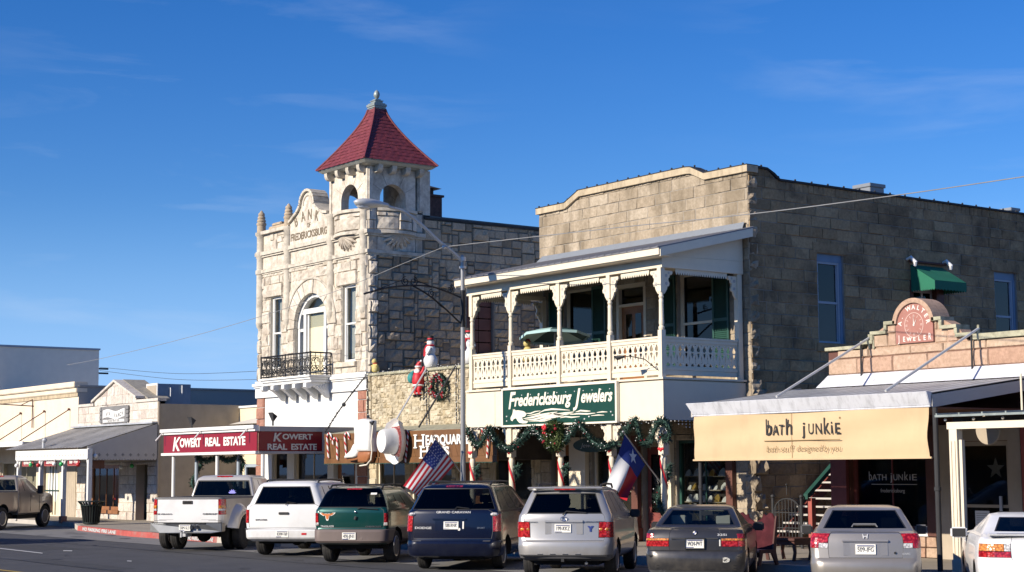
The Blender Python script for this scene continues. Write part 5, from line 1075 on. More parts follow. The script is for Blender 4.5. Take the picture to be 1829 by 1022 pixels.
# ---------------------------------------------------------------- pink sandstone shop with stepped clock parapet (right)
WX0, WX1, WY = -25.65, -12.0, 28.0; wf = FR(WY)
wl = thing('sandstone_shop', 'one-storey pink sandstone shop with a stepped round-topped clock parapet', 'building', (-21, WY, .15))
WH = [(-25.1, -22.98, .72, 2.6), (-22.2, -20.9, .3, 2.55), (-20.6, -19.6, .2, 2.4), (-19.2, -16.5, .8, 2.5)]
mb = MB(); wall(mb, wf, WX0, WX1, .15, 4.6, WH, .25); mb.quad((WX0, WY, .15), (WX0, 38, .15), (WX0, 38, 4.3), (WX0, WY, 4.3)); mb.quad((WX0, WY+.2, 4.2), (WX1, WY+.2, 4.2), (WX1, 38, 4.2), (WX0, 38, 4.2)); mb.quad((WX1, WY, .15), (WX1, 38, .15), (WX1, 38, 4.3), (WX1, WY, 4.3)); mb.quad((WX0, 38, .15), (WX1, 38, .15), (WX1, 38, 4.3), (WX0, 38, 4.3))
mb.build('wall_core', 'column_red', wl, smooth=0)
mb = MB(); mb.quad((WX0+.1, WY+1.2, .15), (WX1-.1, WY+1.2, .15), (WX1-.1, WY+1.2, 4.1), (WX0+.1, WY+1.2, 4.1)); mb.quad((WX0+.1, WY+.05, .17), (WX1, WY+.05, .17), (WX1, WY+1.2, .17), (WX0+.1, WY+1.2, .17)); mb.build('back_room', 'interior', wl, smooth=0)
mb = MB()
masonry(mb, wf, WX0, WX1, 4.08, 4.43, (), 'course', .35, (.9, 1.6), .05, .008, .01, .02, .006); masonry(mb, wf, WX0+.3, WX1, 4.43, 4.62, (), 'course', .19, (.8, 1.5), .045, .01, .01, .02, .006, g=.8, gj=.15)
masonry(mb, wf, -24.35, -22.05, 4.62, 4.9, ((-23.68, -22.66, 4.6, 5.2),), 'course', .28, (.6, .9), .045, .008, .01, .02, .006); masonry(mb, wf, -23.95, -22.45, 4.9, 5.1, ((-23.68, -22.66, 4.6, 5.2),), 'course', .2, (.6, .9), .045, .008, .01, .02, .006)
mb.tint = (.4, 0); mb.prism([(-24.64, 4.45), (-21.7, 4.45), (-22.05, 4.9), (-22.45, 5.1), (-22.66, 5.1)]+arc(-23.17, 5.03, .5, 8, 172, 14)+[(-23.68, 5.1), (-23.95, 5.1), (-24.35, 4.9)], wf, -.35, .0)
mb.build('parapet_stone', 'pink_sandstone', wl, smooth=0)
mb = MB(); S1 = [(WX0-.03, 4.62), (-24.66, 4.62)]; fbox(mb, wf, WX0-.04, -24.64, 4.625, 4.70, -.35, .09)
for a, b, z in ((-24.64, -24.3, 4.71), (-24.36, -23.92, 4.90), (-23.97, -23.66, 5.09), (-22.68, -22.43, 5.09), (-22.48, -22.04, 4.90), (-22.08, -21.64, 4.71)): fbox(mb, wf, a, b, z, z+.075, -.35, .10)
for x, z0, z1 in ((-24.6, 4.701, 4.709), (-24.33, 4.786, 4.899), (-23.94, 4.976, 5.089), (-22.46, 4.976, 5.089), (-22.07, 4.786, 4.899)): fbox(mb, wf, x-.04, x+.04, z0, z1, -.35, .09)
fbox(mb, wf, -21.64, WX1, 4.625, 4.74, -.35, .09); mb.build('coping', 'coping_lichen', wl, smooth=0, bev=.008)
mb = MB(); ol, il = arc(-23.17, 5.05, .56, 5, 175, 18), arc(-23.17, 5.05, .46, 5, 175, 18)
for k in range(18): mb.prism([ol[k], ol[k+1], il[k+1], il[k]], wf, -.45, .1)
mb.build('arch_coping', 'pink_sandstone', wl, smooth=0)
plain('clock_plate', (.36, .155, .12), .75, var=.08, dirt=((.42, .24, .19), .5), ds=6); plain('clock_pale', (.62, .44, .37), .8, var=.08); plain('sign_pale', (.78, .68, .60), .7, var=.05)
mb = MB(); mb.prism([(-23.67, 4.66), (-22.67, 4.66), (-22.67, 5.04)]+arc(-23.17, 5.05, .455, 3, 177, 16)+[(-23.67, 5.04)], wf, .0, .055); cp = mb.build('clock_plaque', 'clock_plate', wl, smooth=0)
ck = (-23.17, 5.035); mb = MB()
for k in range(32):
    a, b = 2*math.pi*k/32, 2*math.pi*(k+1)/32; mb.prism([(ck[0]+.255*math.cos(a), ck[1]+.27*math.sin(a)), (ck[0]+.255*math.cos(b), ck[1]+.27*math.sin(b)), (ck[0]+.24*math.cos(b), ck[1]+.255*math.sin(b)), (ck[0]+.24*math.cos(a), ck[1]+.255*math.sin(a))], wf, .056, .06)
for k in range(12):
    a = math.pi/2-k*math.pi/6; ca, sa = math.cos(a), math.sin(a); p = lambda r, t: (ck[0]+r*ca-t*sa, ck[1]+r*sa+t*ca)
    for dt in ((0,) if k % 3 else (-.012, .012)): mb.prism([p(.17, dt-.006), p(.225, dt-.006), p(.225, dt+.006), p(.17, dt+.006)], wf, .056, .06)
mb.build('dial', 'clock_pale', cp, smooth=0)
mb = MB()
for a, l_ in ((92, .2), (58, .15)):
    ca, sa = math.cos(math.radians(a)), math.sin(math.radians(a)); mb.prism([(ck[0]-.012*sa, ck[1]+.012*ca), (ck[0]+l_*ca, ck[1]+l_*sa), (ck[0]+.012*sa, ck[1]-.012*ca)], wf, .061, .066)
mb.lathe([(.022, .06), (.022, .068)], wf(*ck, 0), 10, (0, -1, 0)); mb.build('hand', 'sign_pale', cp, smooth=0)
def arctext(s, r, a0, a1, size, xs=1):
    for i, chh in enumerate(s):
        if chh == ' ': continue
        a = math.radians(a0+(a1-a0)*i/(len(s)-1)); text(chh, size, 'sign_pale', cp, wf, ck[0]+r*math.cos(a), ck[1]+r*math.sin(a), .057, 'CENTER', xs=xs, off=.004, ext=.004, rot=a-math.pi/2)
arctext('A. WALTER', .335, 172, 8, .135)
for i, (chh, dz, hh) in enumerate(zip('JEWELER', (.0, -.0, .0, .0, .0, .0, .0), (.2, .15, .12, .11, .12, .15, .2))): text(chh, hh, 'sign_pale', cp, wf, -23.58+i*.137, 4.70, .057, 'CENTER', xs=.13/hh*.95, off=.004, ext=.004)
# white flashing strip above the canopy roof
zb_ = lambda y: 3.40+(y-24.6)*(3.82-3.40)/(28-24.6)
mb = MB(); fbox(mb, wf, WX0+.02, WX1, 3.83, 4.075, -.05, .065); mb.add([wf(WX0+.02, 4.074, .068), wf(WX1, 4.074, .068), wf(WX1, 3.80, .34), wf(WX0-.1, 3.80, .34)], [(0, 1, 2, 3)]); mb.build('flashing', 'white_sheet', wl, smooth=0)
for u in (-24.62, -21.66): mb = MB(); mb.tube([wf(u, 4.72, .1), wf(u, 3.82, .11)], .02, 6); mb.build('downspout', 'dark_iron', wl)
for u in (-24.42, -24.3, -21.52): mb = MB(); mb.tube([wf(u, 4.6, .05), wf(u, 4.92, .05)], .025, 6); mb.build('anchor_post', 'coping_lichen', wl)
sash_window(wl, wf, *WH[0], mid=0, back=None, fm='red_wood', pane='shop_pane', bars=1, fw=.08, name='shop_window')
bw = wl
gl = FR(WY+.1)
for s, sz, u, v, x_ in (('b', .28, -24.68, 1.76, .08), ('ATH', .19, -24.58, 1.76, .4), ('j', .24, -24.08, 1.76, .06), ('UN', .19, -24.0, 1.76, .26), ('k', .27, -23.70, 1.76, .1), ('iE', .19, -23.57, 1.76, .2)): text(s, sz, 'porch_grey', wl, gl, u, v, .0, width=x_, ext=.002)
text('fredericksburg', .12, 'porch_grey', wl, gl, -24.02, 1.5, 0, 'CENTER', xs=.95, ext=.002); mb = MB(); fbox(mb, gl, -24.6, -23.35, 1.665, 1.68, 0, .004); mb.build('lettering', 'porch_grey', wl, smooth=0)
mb = MB(); fbox(mb, wf, -25.2, -22.95, .6, .715, -.2, .08); mb.build('window_sill', 'white_paint', wl, smooth=0)
mb = MB(); masonry(mb, wf, -25.6, -22.75, .15, .6, (), 'course', .22, (.4, .7), .07, .01, .01); mb.build('plinth', 'pink_sandstone', wl, smooth=0)
for u0, u1 in ((-25.6, -25.15), (-22.95, -22.72)): mb = MB(); fbox(mb, wf, u0, u1, .605, 2.9, .01, .1); mb.build('pilaster', 'column_red' if u0 > -25 else 'red_wood', wl, smooth=0)
# neighbour's tan shop front with a glazed door
mb = MB(); fbox(mb, wf, -22.6, -22.25, .15, 2.9, .01, .09); fbox(mb, wf, -22.25, -20.6, 2.56, 2.9, .01, .07); fbox(mb, wf, -20.9, -20.6, .15, 2.56, .01, .07); mb.build('tan_surround', 'beige_plaster', wl, smooth=0)
mb = MB(); fbox(mb, wf, -20.55, -20.3, .15, 2.9, .01, .12); mb.build('pilaster', 'rust_red', wl, smooth=0)
dw = sash_window(wl, wf, *WH[1], mid=.42, back=None, fm='beige_plaster', pane='shop_pane', fw=.09, bars=0, dep=.08, name='glazed_door')
mb = MB(); fbox(mb, FR(WY+.07), -21.85, -21.5, .75, 1.15, 0, .006); mb.build('notice', 'paper', dw, smooth=0)
mb = MB()
for k in range(7): fbox(mb, FR(WY+.07), -21.82, -21.56+.03*(k % 3), .82+k*.045, .835+k*.045, .0065, .008)
mb.build('notice_print', 'porch_grey', dw, smooth=0)
mb = MB(); fbox(mb, FR(WY+.06), -21.2, -21.14, 1.15, 1.45, .03, .06); mb.build('door_handle', 'steel', dw, smooth=0)
sash_window(wl, wf, *WH[2], mid=0, back=None, fm='rust_red', pane='shop_pane', name='shop_window'); sash_window(wl, wf, *WH[3], mid=0, back=None, fm='rust_red', pane='shop_pane', name='shop_window')
# star decoration inside the door glass
st = [(-21.55+(.22 if k % 2 == 0 else .09)*math.sin(k*math.pi/5), 2.0+(.22 if k % 2 == 0 else .09)*math.cos(k*math.pi/5)) for k in range(10)]
mb = MB(); mb.prism(st, FR(WY+.4), 0, .02); o = mb.build('star_ornament', 'porch_grey', None, smooth=0); single(o, (-21.55, WY+.4, 1.8)); tag(o, 'pale star ornament hanging inside the glazed shop door at the right', 'ornament')
plain('canvas_seam', (.36, .25, .13), .8)
# ---------------------------------------------------------------- tan bath shop canopy
bj = thing('shop_canopy', 'wide canopy with white metal gutter and tan canvas valance with black bath shop lettering', 'canopy', (-23.3, 24.6, .15))
bf_ = FR(24.6); X0, X1 = -26.56, -20.05
mb = MB(); z0, z1 = zb_(24.62), zb_(27.7)
mb.add([(X0, 24.62, z0), (X1, 24.62, z0), (X1, 27.7, z1), (X0, 27.7, z1), (X0, 24.62, z0-.03), (X1, 24.62, z0-.03), (X1, 27.7, z1-.03), (X0, 27.7, z1-.03)], [(0, 1, 2, 3), (4, 5, 6, 7), (0, 1, 5, 4), (1, 2, 6, 5), (2, 3, 7, 6), (3, 0, 4, 7)])
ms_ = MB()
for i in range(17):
    x = X0+.05+(X1-X0-.1)*i/16; ms_.add([(x-.025, 24.63, z0+.004), (x+.025, 24.63, z0+.004), (x+.025, 27.66, z1+.004), (x-.025, 27.66, z1+.004)], [(0, 1, 2, 3)])  # dark strips stand for the shade beside the sheet ribs
rf_ = mb.build('roof', 'galv', bj, smooth=0); ms_.build('rib_shade', 'trim_slate', rf_, smooth=0)
mb = MB(); pf_ = [(X0, 3.425), (X1, 3.425), (X1-.04, 3.15), (X0+.13, 3.15)]
mb.add([bf_(X0, 3.425, .14), bf_(X1, 3.425, .14), bf_(X1-.02, 3.17, .03), bf_(X0+.13, 3.17, .03), bf_(X0, 3.425, -.02), bf_(X1, 3.425, -.02), bf_(X1-.02, 3.17, -.02), bf_(X0+.13, 3.17, -.02)], [(0, 1, 2, 3), (4, 5, 6, 7), (0, 1, 5, 4), (1, 2, 6, 5), (2, 3, 7, 6), (3, 0, 4, 7)])
fbox(mb, bf_, X0+.1, X1+.0, 3.14, 3.168, -.02, .045); mb.build('gutter', 'white_sheet', bj, smooth=0, bev=.01)
mb = MB(); nn, mm = 30, 8; vs_ = []
for j in range(mm+1):
    for i in range(nn+1):
        u = X0+.15+(X1-.05-(X0+.15))*i/nn; v = 3.14-(3.14-2.22)*j/mm; e = .035*math.sin(math.pi*j/mm)
        u -= e*(1 if i == nn else 0); w2 = .02+.016*math.sin(i*.9)*(j/mm)+.014*math.sin(j*1.1+i*.3)+.01*math.sin(i*.37+j*.5)
        vs_.append(bf_(u, v, w2))
mb.add(vs_, [(j*(nn+1)+i, j*(nn+1)+i+1, (j+1)*(nn+1)+i+1, (j+1)*(nn+1)+i) for j in range(mm) for i in range(nn)])
val = mb.build('valance', 'canvas_tan', bj, smooth=80); mb = MB(); fbox(mb, bf_, X0+.12, X1-.0, 2.195, 2.23, .01, .05); mb.build('hem_bar', 'canvas_tan', val, smooth=0)
mb = MB(); fbox(mb, bf_, -23.55, -23.546, 2.23, 3.13, .03, .042); mb.build('seam', 'canvas_seam', val, smooth=0)
PB = lambda px: onY(px, 780, 24.55).x
for s, sz, p0, p1 in (('b', .47, 1367, 1377), ('A', .30, 1380, 1391), ('T', .30, 1391.5, 1400), ('h', .47, 1402.5, 1413.5), ('j', .36, 1433, 1439), ('U', .30, 1443.5, 1453), ('N', .30, 1456, 1467), ('k', .46, 1470.5, 1480.5), ('i', .36, 1483.5, 1486), ('E', .30, 1490.5, 1499)): text(s, sz, 'letter_black', val, bf_, PB(p0), 2.70, .052, width=PB(p1)-PB(p0), ext=.002, off=.003)
text('\u00ae', .06, 'letter_brown', val, bf_, -22.27, 2.98, .052, ext=.002)
mb = MB(); fbox(mb, bf_, -24.30, -22.25, 2.575, 2.59, .05, .054); mb.build('lettering', 'letter_brown', val, smooth=0)
for s, p0, p1 in (('bath', 1368, 1389), ('stuff', 1393, 1417), ('designed', 1421.5, 1466), ('by', 1469, 1479), ('you', 1482.5, 1501)): text(s, .185, 'letter_brown', val, bf_, PB(p0), 2.36, .054, width=PB(p1)-PB(p0), shear=.12, ext=.001, off=-.003)
for x in (X1-.05, X0):
    mb = MB(); mb.prism([(24.63, z0-.27), (28.0, 3.82-.24), (28.0, 3.83), (24.63, z0+.0)], lambda a, b, d, x=x: Vector((x+d, a, b)), 0, .05); mb.build('end_board', 'porch_grey', bj, smooth=0)
mb = MB(); mb.box(X0+.1, X1-.06, 24.7, 27.95, 3.12, 3.15); mb.build('soffit', 'column_red', bj, smooth=0)
for x, r in ((-26.33, .04), (-20.02, .05)):
    mb = MB(); mb.lathe([(r, .15), (r, 1.6), (r*1.3, 1.61), (r*1.3, 1.67), (r, 1.68), (r, 3.13)], (x, 24.66, 0), 10); mb.build('post', 'dark_iron', bj)
for xa in (-24.42, -21.52): mb = MB(); mb.tube([(xa, 27.97, 4.85), (xa+.05, 25.0, 3.5)], .027, 6); mb.build('tie_rod', 'lamp_grey', bj)
# ---------------------------------------------------------------- white canopy at the right edge
wc = thing('shop_canopy', 'low canopy with white beam and white boxed post at the right edge', 'canopy', (-17, 24.2, .15))
mb = MB(); RX = -19.62
mb.add([(RX, 24.15, 2.97), (-12, 24.15, 2.97), (-12, 27.9, 3.12), (RX, 27.9, 3.12), (RX, 24.15, 2.93), (-12, 24.15, 2.93), (-12, 27.9, 3.08), (RX, 27.9, 3.08)], [(0, 1, 2, 3), (4, 5, 6, 7), (0, 1, 5, 4), (1, 2, 6, 5), (2, 3, 7, 6), (3, 0, 4, 7)])
for i in range(14): x = RX+.03+i*.5; mb.tube([(x, 24.16, 2.985), (x, 27.85, 3.135)], .022, 4)
mb.build('roof', 'patina_metal', wc, smooth=0)
mb = MB(); mb.box(RX+.22, -12, 24.2, 24.32, 2.71, 2.835); mb.build('beam', 'cream_paint', wc, smooth=0)
mb = MB(); mb.box(RX+.05, -12, 24.6, 24.66, 2.84, 2.93); mb.build('fascia', 'dark_iron', wc, smooth=0)
for i in range(9):
    mb = MB(); x = RX+.12+(i*.62 if i else 0); mb.ball((x, 24.3, 2.885), .028, 8, 6); mb.build('bulb', 'bulb_white', wc)
mb = MB(); px = -19.27; mb.box(px-.085, px+.085, 24.2, 24.36, .15, 2.708); mb.box(px-.05, px-.03, 24.18, 24.198, .45, 2.5); mb.box(px+.03, px+.05, 24.18, 24.198, .45, 2.5); mb.box(px+.1, px+.16, 24.24, 24.32, .4, 2.52); mb.box(px-.1, px+.1, 24.185, 24.375, .15, .4); mb.build('post', 'cream_paint', wc, smooth=0)
for x in (-19.1, -18.45): mb = MB(); mb.tube([(x, 26.0, 3.06), (x, 26.0, 3.75)], .02, 6); mb.build('hanger_rod', 'cream_paint', wc)
ro = thing('round_sign', 'round pale wooden sign hanging under the canopy at the right edge', 'sign', (-20.0, 26.0, 2.2))
c = onY(1765, 768, 25.6); mb = MB(); mb.lathe([(.01, -.02), (.265, -.02), (.28, 0), (.265, .02), (.01, .02)], c, 24, (0, -1, 0)); dsk = mb.build('disc', 'beige_plaster', ro, smooth=30)
mb = MB(); mb.tube([(c.x, c.y, c.z+.26), (c.x, c.y, 3.0)], .012, 5); mb.build('hanger', 'iron', ro)
# ---------------------------------------------------------------- vehicles: hull lofted from horizontal slices
def paint(name, col, metal=.35, rough=.32, dirt=(.25, .22, .18), da=.22):
    m, t, b = newmat(name); v = coords(t); c = mix(t, mul(t, ramp(t, noise(t, v, 1.6, 6, .6), .45, .75), da), col, dirt)
    sx = N(t, 'ShaderNodeSeparateXYZ'); t.links.new(v, sx.inputs[0])
    lo = N(t, 'ShaderNodeMapRange'); lo.inputs['From Min'].default_value = .25; lo.inputs['From Max'].default_value = .75; lo.inputs['To Min'].default_value = .5; lo.inputs['To Max'].default_value = 0
    t.links.new(sx.outputs[2], lo.inputs['Value']); c = mix(t, mul(t, lo.outputs[0], ramp(t, noise(t, v, 5, 5), .35, .65)), c, dirt)   # road dust on the lower panels
    t.links.new(c, b.inputs['Base Color']); b.inputs['Metallic'].default_value = metal; b.inputs['Roughness'].default_value = rough
    b.inputs['Coat Weight'].default_value = .5; b.inputs['Coat Roughness'].default_value = .05
    bump(t, b, noise(t, v, 7, 2), .02, .02); return m
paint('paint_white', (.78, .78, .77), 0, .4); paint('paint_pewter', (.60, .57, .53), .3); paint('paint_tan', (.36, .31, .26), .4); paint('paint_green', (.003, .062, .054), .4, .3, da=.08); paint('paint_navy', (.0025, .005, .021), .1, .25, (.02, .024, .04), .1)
paint('paint_silver', (.40, .395, .39), .45, .34, da=.1); paint('paint_charcoal', (.052, .051, .053), .5, .32, da=.08); paint('paint_champagne', (.34, .315, .285), .5, .34, da=.1); paint('paint_pearl', (.80, .80, .80), 0, .35)
plain('rubber', (.022, .021, .021), .85, var=.3, vs=8, dirt=((.06, .055, .05), .5), ds=4); plain('trim_black', (.018, .018, .019), .55, var=.2); plain('trim_grey', (.12, .12, .125), .6, var=.15); plain('under', (.012, .012, .012), .9, var=.4)
plain('cladding', (.155, .12, .11), .6, .1, var=.12); plain('chrome', (.72, .72, .72), .12, 1, var=.04); plain('alloy', (.55, .55, .56), .3, .85, var=.1); plain('steel_grey', (.30, .31, .32), .35, .8, var=.15); plain('seat_cloth', (.08, .08, .085), .9, var=.2); plain('seat_leather', (.28, .27, .25), .7, var=.1)
def lens(name, col):
    m, t, b = newmat(name); v = coords(t); wv = N(t, 'ShaderNodeTexVoronoi'); wv.inputs['Scale'].default_value = 26; t.links.new(v, wv.inputs['Vector'])
    c = mix(t, ramp(t, wv.outputs['Distance'], .2, .7), tuple(min(1, q*1.35+.02) for q in col), tuple(q*.55 for q in col)); t.links.new(c, b.inputs['Base Color'])
    b.inputs['Roughness'].default_value = .18; b.inputs['Coat Weight'].default_value = 1; b.inputs['Coat Roughness'].default_value = .02; bump(t, b, wv.outputs['Distance'], .35, .01)
lens('lens_red', (.42, .008, .012)); lens('lens_amber', (.65, .22, .02)); lens('lens_clear', (.62, .60, .58))
glassmat('car_glass', (.72, .78, .76), .6); glassmat('tint_glass', (.12, .13, .14), .45)
HX = Vector((-math.sin(YAW), math.cos(YAW), 0)); RXV = Vector((math.cos(YAW), math.sin(YAW), 0))
def spot(px, d): return HX*d + RXV*((px-914.5)/F*d*.994)
def lerp_t(tab, z):
    for (a, va), (b, vb) in zip(tab, tab[1:]):
        if z <= b: return va+(vb-va)*max(0, min(1, (z-a)/(b-a) if b > a else 0))
    return tab[-1][1]
def wheel(par, x, y, r, wd, rimm='alloy', spokes=5, side=1, rr=.64):
    mb = MB(); h = wd/2
    mb.lathe([(r*rr, -h*.8), (r*.86, -h), (r*.96, -h*.86), (r, -h*.6), (r, h*.6), (r*.96, h*.86), (r*.86, h), (r*rr, h*.8)], (x, y, r), 28, (1, 0, 0))
    for k in range(3): mb.lathe([(r*1.002, -h*.5+k*h*.42), (r*1.006, -h*.5+k*h*.42+.006), (r*1.006, -h*.5+k*h*.42+h*.28), (r*1.002, -h*.5+k*h*.42+h*.28+.006)], (x, y, r), 28, (1, 0, 0))
    t = mb.build('wheel', 'rubber', par, smooth=40)
    mb = MB(); s_ = side; R = r*rr
    mb.lathe([(R*1.02, s_*h*.82), (R*.98, s_*h*.86), (R*.9, s_*h*.7), (R*.86, s_*h*.15), (.02, s_*h*.12)], (x, y, r), 28, (1, 0, 0), 1)
    for k in range(spokes):
        a = 2*math.pi*k/spokes+.3; d = Vector((0, math.cos(a), math.sin(a))); e = Vector((0, -math.sin(a), math.cos(a))); c = Vector((x+s_*h*.62, y, r)); w1, w2 = R*.10, R*.17
        f = [c+d*R*.2+e*w2, c+d*R*.93+e*w1, c+d*R*.93-e*w1, c+d*R*.2-e*w2]; o = Vector((-s_*h*.35, 0, 0))
        mb.add(f+[q+o for q in f], [(0, 1, 2, 3), (4, 5, 6, 7), (0, 1, 5, 4), (1, 2, 6, 5), (2, 3, 7, 6), (3, 0, 4, 7)], 0)
    mb.lathe([(R*.3, s_*h*.3), (R*.28, s_*h*.66), (R*.2, s_*h*.76), (.01, s_*h*.78)], (x, y, r), 14, (1, 0, 0), 0)
    mb.lathe([(R*1.03, s_*h*.80), (R*1.0, s_*h*.9), (R*.9, s_*h*.84), (R*.9, s_*h*.7)], (x, y, r), 28, (1, 0, 0), 0)
    mb.build('rim', [rimm, 'trim_grey'], t, smooth=40)
def vehicle(name, label, cat, px, d, ang, S, side, regions, base='paint_white', bow=.05, R=(0, .3, .6, .85, 1), wells=(), well_r=.4, group=None, slots=None, lx=0):
    """S: slices (z, y rear, y front, half width, rear corner, front corner); side: column fractions along the flank;
    regions: (slot name, test(i, part, k), border, depth, border slot)"""
    P = spot(px, d); root = thing(name, label, cat, (P.x, P.y, -.012), math.radians(ang), group, local=True)
    slots = dict(slots or {}); names = ['body', 'trim', 'well']+[k for k in slots if k not in ('body', 'trim', 'well')]; slots.setdefault('body', base); slots.setdefault('trim', 'trim_black'); slots.setdefault('well', 'under')
    labs = [('R', k) for k in range(len(R)-1)]+[('C', k) for k in range(4)]+[('S', k) for k in range(len(side)-1)]+[('G', k) for k in range(3)]+[('F', k) for k in range(2)]
    bm = bmesh.new(); rings = []
    for sl in S:
        z, yr, yf, w_, cr, cf = sl[:6]; bw = sl[6] if len(sl) > 6 else bow; pts = []
        for q in R: x = q*(w_-cr); pts.append((x, yr+bw*(x/w_)**2))
        ye = yr+bw*((w_-cr)/w_)**2
        for k in range(1, 5): a = -math.pi/2+math.pi/2*k/4; pts.append((w_-cr+cr*math.cos(a), ye+cr+cr*math.sin(a)))
        y0, y1 = ye+cr, yf-cf
        for q in side[1:]: pts.append((w_-.02*max(0, q-.75)*4*.6, y0+(y1-y0)*q))
        for k in range(1, 4): a = math.pi/2*k/3; pts.append((w_-.012-cf+cf*math.cos(a), y1+cf*math.sin(a)*.8))
        pts += [((w_-cf)*.5, y1+cf*.95), (0, y1+cf)]
        ring = [bm.verts.new((x, y, z)) for x, y in pts]+[bm.verts.new((-x, y, z)) for x, y in pts[-2:0:-1]]; rings.append(ring)
    n = len(rings[0]); nh = len(labs); idx = {}
    for i in range(len(S)-1):
        for k in range(n):
            f = bm.faces.new((rings[i][k], rings[i][(k+1) % n], rings[i+1][(k+1) % n], rings[i+1][k])); f.smooth = True
            lab = labs[k] if k < nh else labs[n-1-k]; sgn = 1 if k < nh else -1; idx[f] = (i, lab[0], lab[1], sgn)
    bm.faces.new(rings[0][::-1]).material_index = 2; bm.faces.new(rings[-1])
    bm.normal_update()
    for rg in regions:
        nm, test, bd, dep = rg[:4]; bslot = rg[4] if len(rg) > 4 else 'trim'
        fs = [f for f, q in idx.items() if f.is_valid and test(*q)]
        if not fs: continue
        if bd:
            r = bmesh.ops.inset_region(bm, faces=fs, thickness=bd, depth=dep, use_boundary=True, use_even_offset=True)
            for f in r['faces']: f.material_index = names.index(bslot)
        for f in fs:
            if nm: f.material_index = names.index(nm)
    me = bpy.data.meshes.new('hull'); bm.to_mesh(me); bm.free()
    ml_ = [slots[k] for k in names]
    for m_ in ml_: me.materials.append(mat(m_))
    if wells:
        ho = bpy.data.objects.new('hull_tmp', me); SC.collection.objects.link(ho); cm = MB()
        for (wx, wy, wr, wz) in wells:
            for s_ in (-1, 1): cm.lathe([(wr, -.17), (wr, .17)], (s_*wx, wy, wz), 28, (1, 0, 0))
        c = bpy.data.meshes.new('cut'); c.from_pydata(cm.v, [], cm.f); c.update()
        for m_ in ml_: c.materials.append(mat(m_))
        c.polygons.foreach_set('material_index', [2]*len(c.polygons)); co = bpy.data.objects.new('cut_tmp', c); SC.collection.objects.link(co)
        b2 = bmesh.new(); b2.from_mesh(c); bmesh.ops.recalc_face_normals(b2, faces=b2.faces); b2.to_mesh(c); b2.free()
        md = ho.modifiers.new('b', 'BOOLEAN'); md.operation = 'DIFFERENCE'; md.object = co; md.solver = 'EXACT'; md.use_self = True
        bpy.context.view_layer.update(); me2 = bpy.data.meshes.new_from_object(ho.evaluated_get(bpy.context.evaluated_depsgraph_get()))
        bpy.data.objects.remove(ho); bpy.data.objects.remove(co); me = me2
    # split the hull into its parts
    groups = {}
    bm = bmesh.new(); bm.from_mesh(me); seen = set()
    whole = ('body', 'trim', 'well')
    for f in bm.faces:
        if f.index in seen: continue
        nm = names[f.material_index]
        if nm in whole: groups.setdefault((nm, 0), []).append(f.index); seen.add(f.index); continue
        st = [f]; comp = []; seen.add(f.index)
        while st:
            g = st.pop(); comp.append(g.index)
            for e in g.edges:
                for h in e.link_faces:
                    if h.index not in seen and h.material_index == f.material_index: seen.add(h.index); st.append(h)
        groups[(nm, f.index)] = comp
    bm.free(); body = None
    for key in sorted(groups, key=lambda k: (k[0] != 'body', k[1])):
        nm = key[0]; fl = groups[key]; vm = {}; vs_ = []; fc = []
        for fi in fl:
            t_ = []
            for vi in me.polygons[fi].vertices:
                if vi not in vm: vm[vi] = len(vs_); vs_.append(me.vertices[vi].co.copy())
                t_.append(vm[vi])
            fc.append(t_)
        m3 = bpy.data.meshes.new(nm); m3.from_pydata(vs_, [], fc); m3.update(); m3.materials.append(mat(slots[nm])); m3.shade_smooth(); m3.set_sharp_from_angle(angle=math.radians(32))
        o = link({'trim': 'window_trim', 'well': 'wheel_housing'}.get(nm, nm), m3, root)
        if nm == 'body': body = o
    return root, body
TABS = {}
def rear_frame(S, bow):
    tab = [(s[0], s[1]) for s in S]; wt = [(s[0], s[3]) for s in S]
    return lambda u, v, w_: Vector((u, lerp_t(tab, v)+bow*(u/lerp_t(wt, v))**2-w_, v))
def side_frame(S, off=0):
    wt = [(s[0], s[3]) for s in S]
    return lambda u, v, w_: Vector((lerp_t(wt, v)+off+w_, u, v))
def plate(root, fr, u, v, s, w_=.012, fmat=None):
    mb = MB(); fbox(mb, fr, u-.155, u+.155, v-.078, v+.078, -.02, w_); p = mb.build('licence_plate', 'sign_white', root, smooth=0)
    q = fr(u, v, w_); f2 = lambda a, b, c: Vector((a, q.y-c, b))
    text(s, .105, 'trim_grey', p, f2, u, v-.038, .003, 'CENTER', width=.25, off=.0, ext=.001)
    mb = MB(); fbox(mb, f2, u-.13, u+.13, v+.05, v+.062, .002, .004); fbox(mb, f2, u-.15, u-.02, v-.072, v-.06, .002, .004); mb.build('plate_print', 'blue_cloth', p, smooth=0)
    if fmat:
        mb = MB()
        for r in ((u-.17, u+.17, v-.095, v-.078), (u-.17, u+.17, v+.078, v+.095), (u-.17, u-.155, v-.078, v+.078), (u+.155, u+.17, v-.078, v+.078)): fbox(mb, f2, *r, -.02, .012)
        mb.build('plate_frame', fmat, p, smooth=0)
    return p
def seats(root, y1, y2, zs, zt, w_, m_='seat_cloth', floor=None):
    mb = MB(); mb.box(-w_, w_, floor[0], floor[1], .35, floor[2]); mb.build('cabin_floor', 'under', root, smooth=0)
    for y, xs in ((y1, (-.36, .36)), (y2, (-.4, .4))):
        for x in xs:
            mb = MB(); mb.box(x-.24, x+.24, y, y+.14, zs-.35, zt-.17); mb.box(x-.13, x+.13, y+.01, y+.1, zt-.14, zt+.02); mb.box(x-.06, x+.06, y+.04, y+.07, zt-.2, zt-.1); mb.build('seat', m_, root, smooth=0, bev=.03)
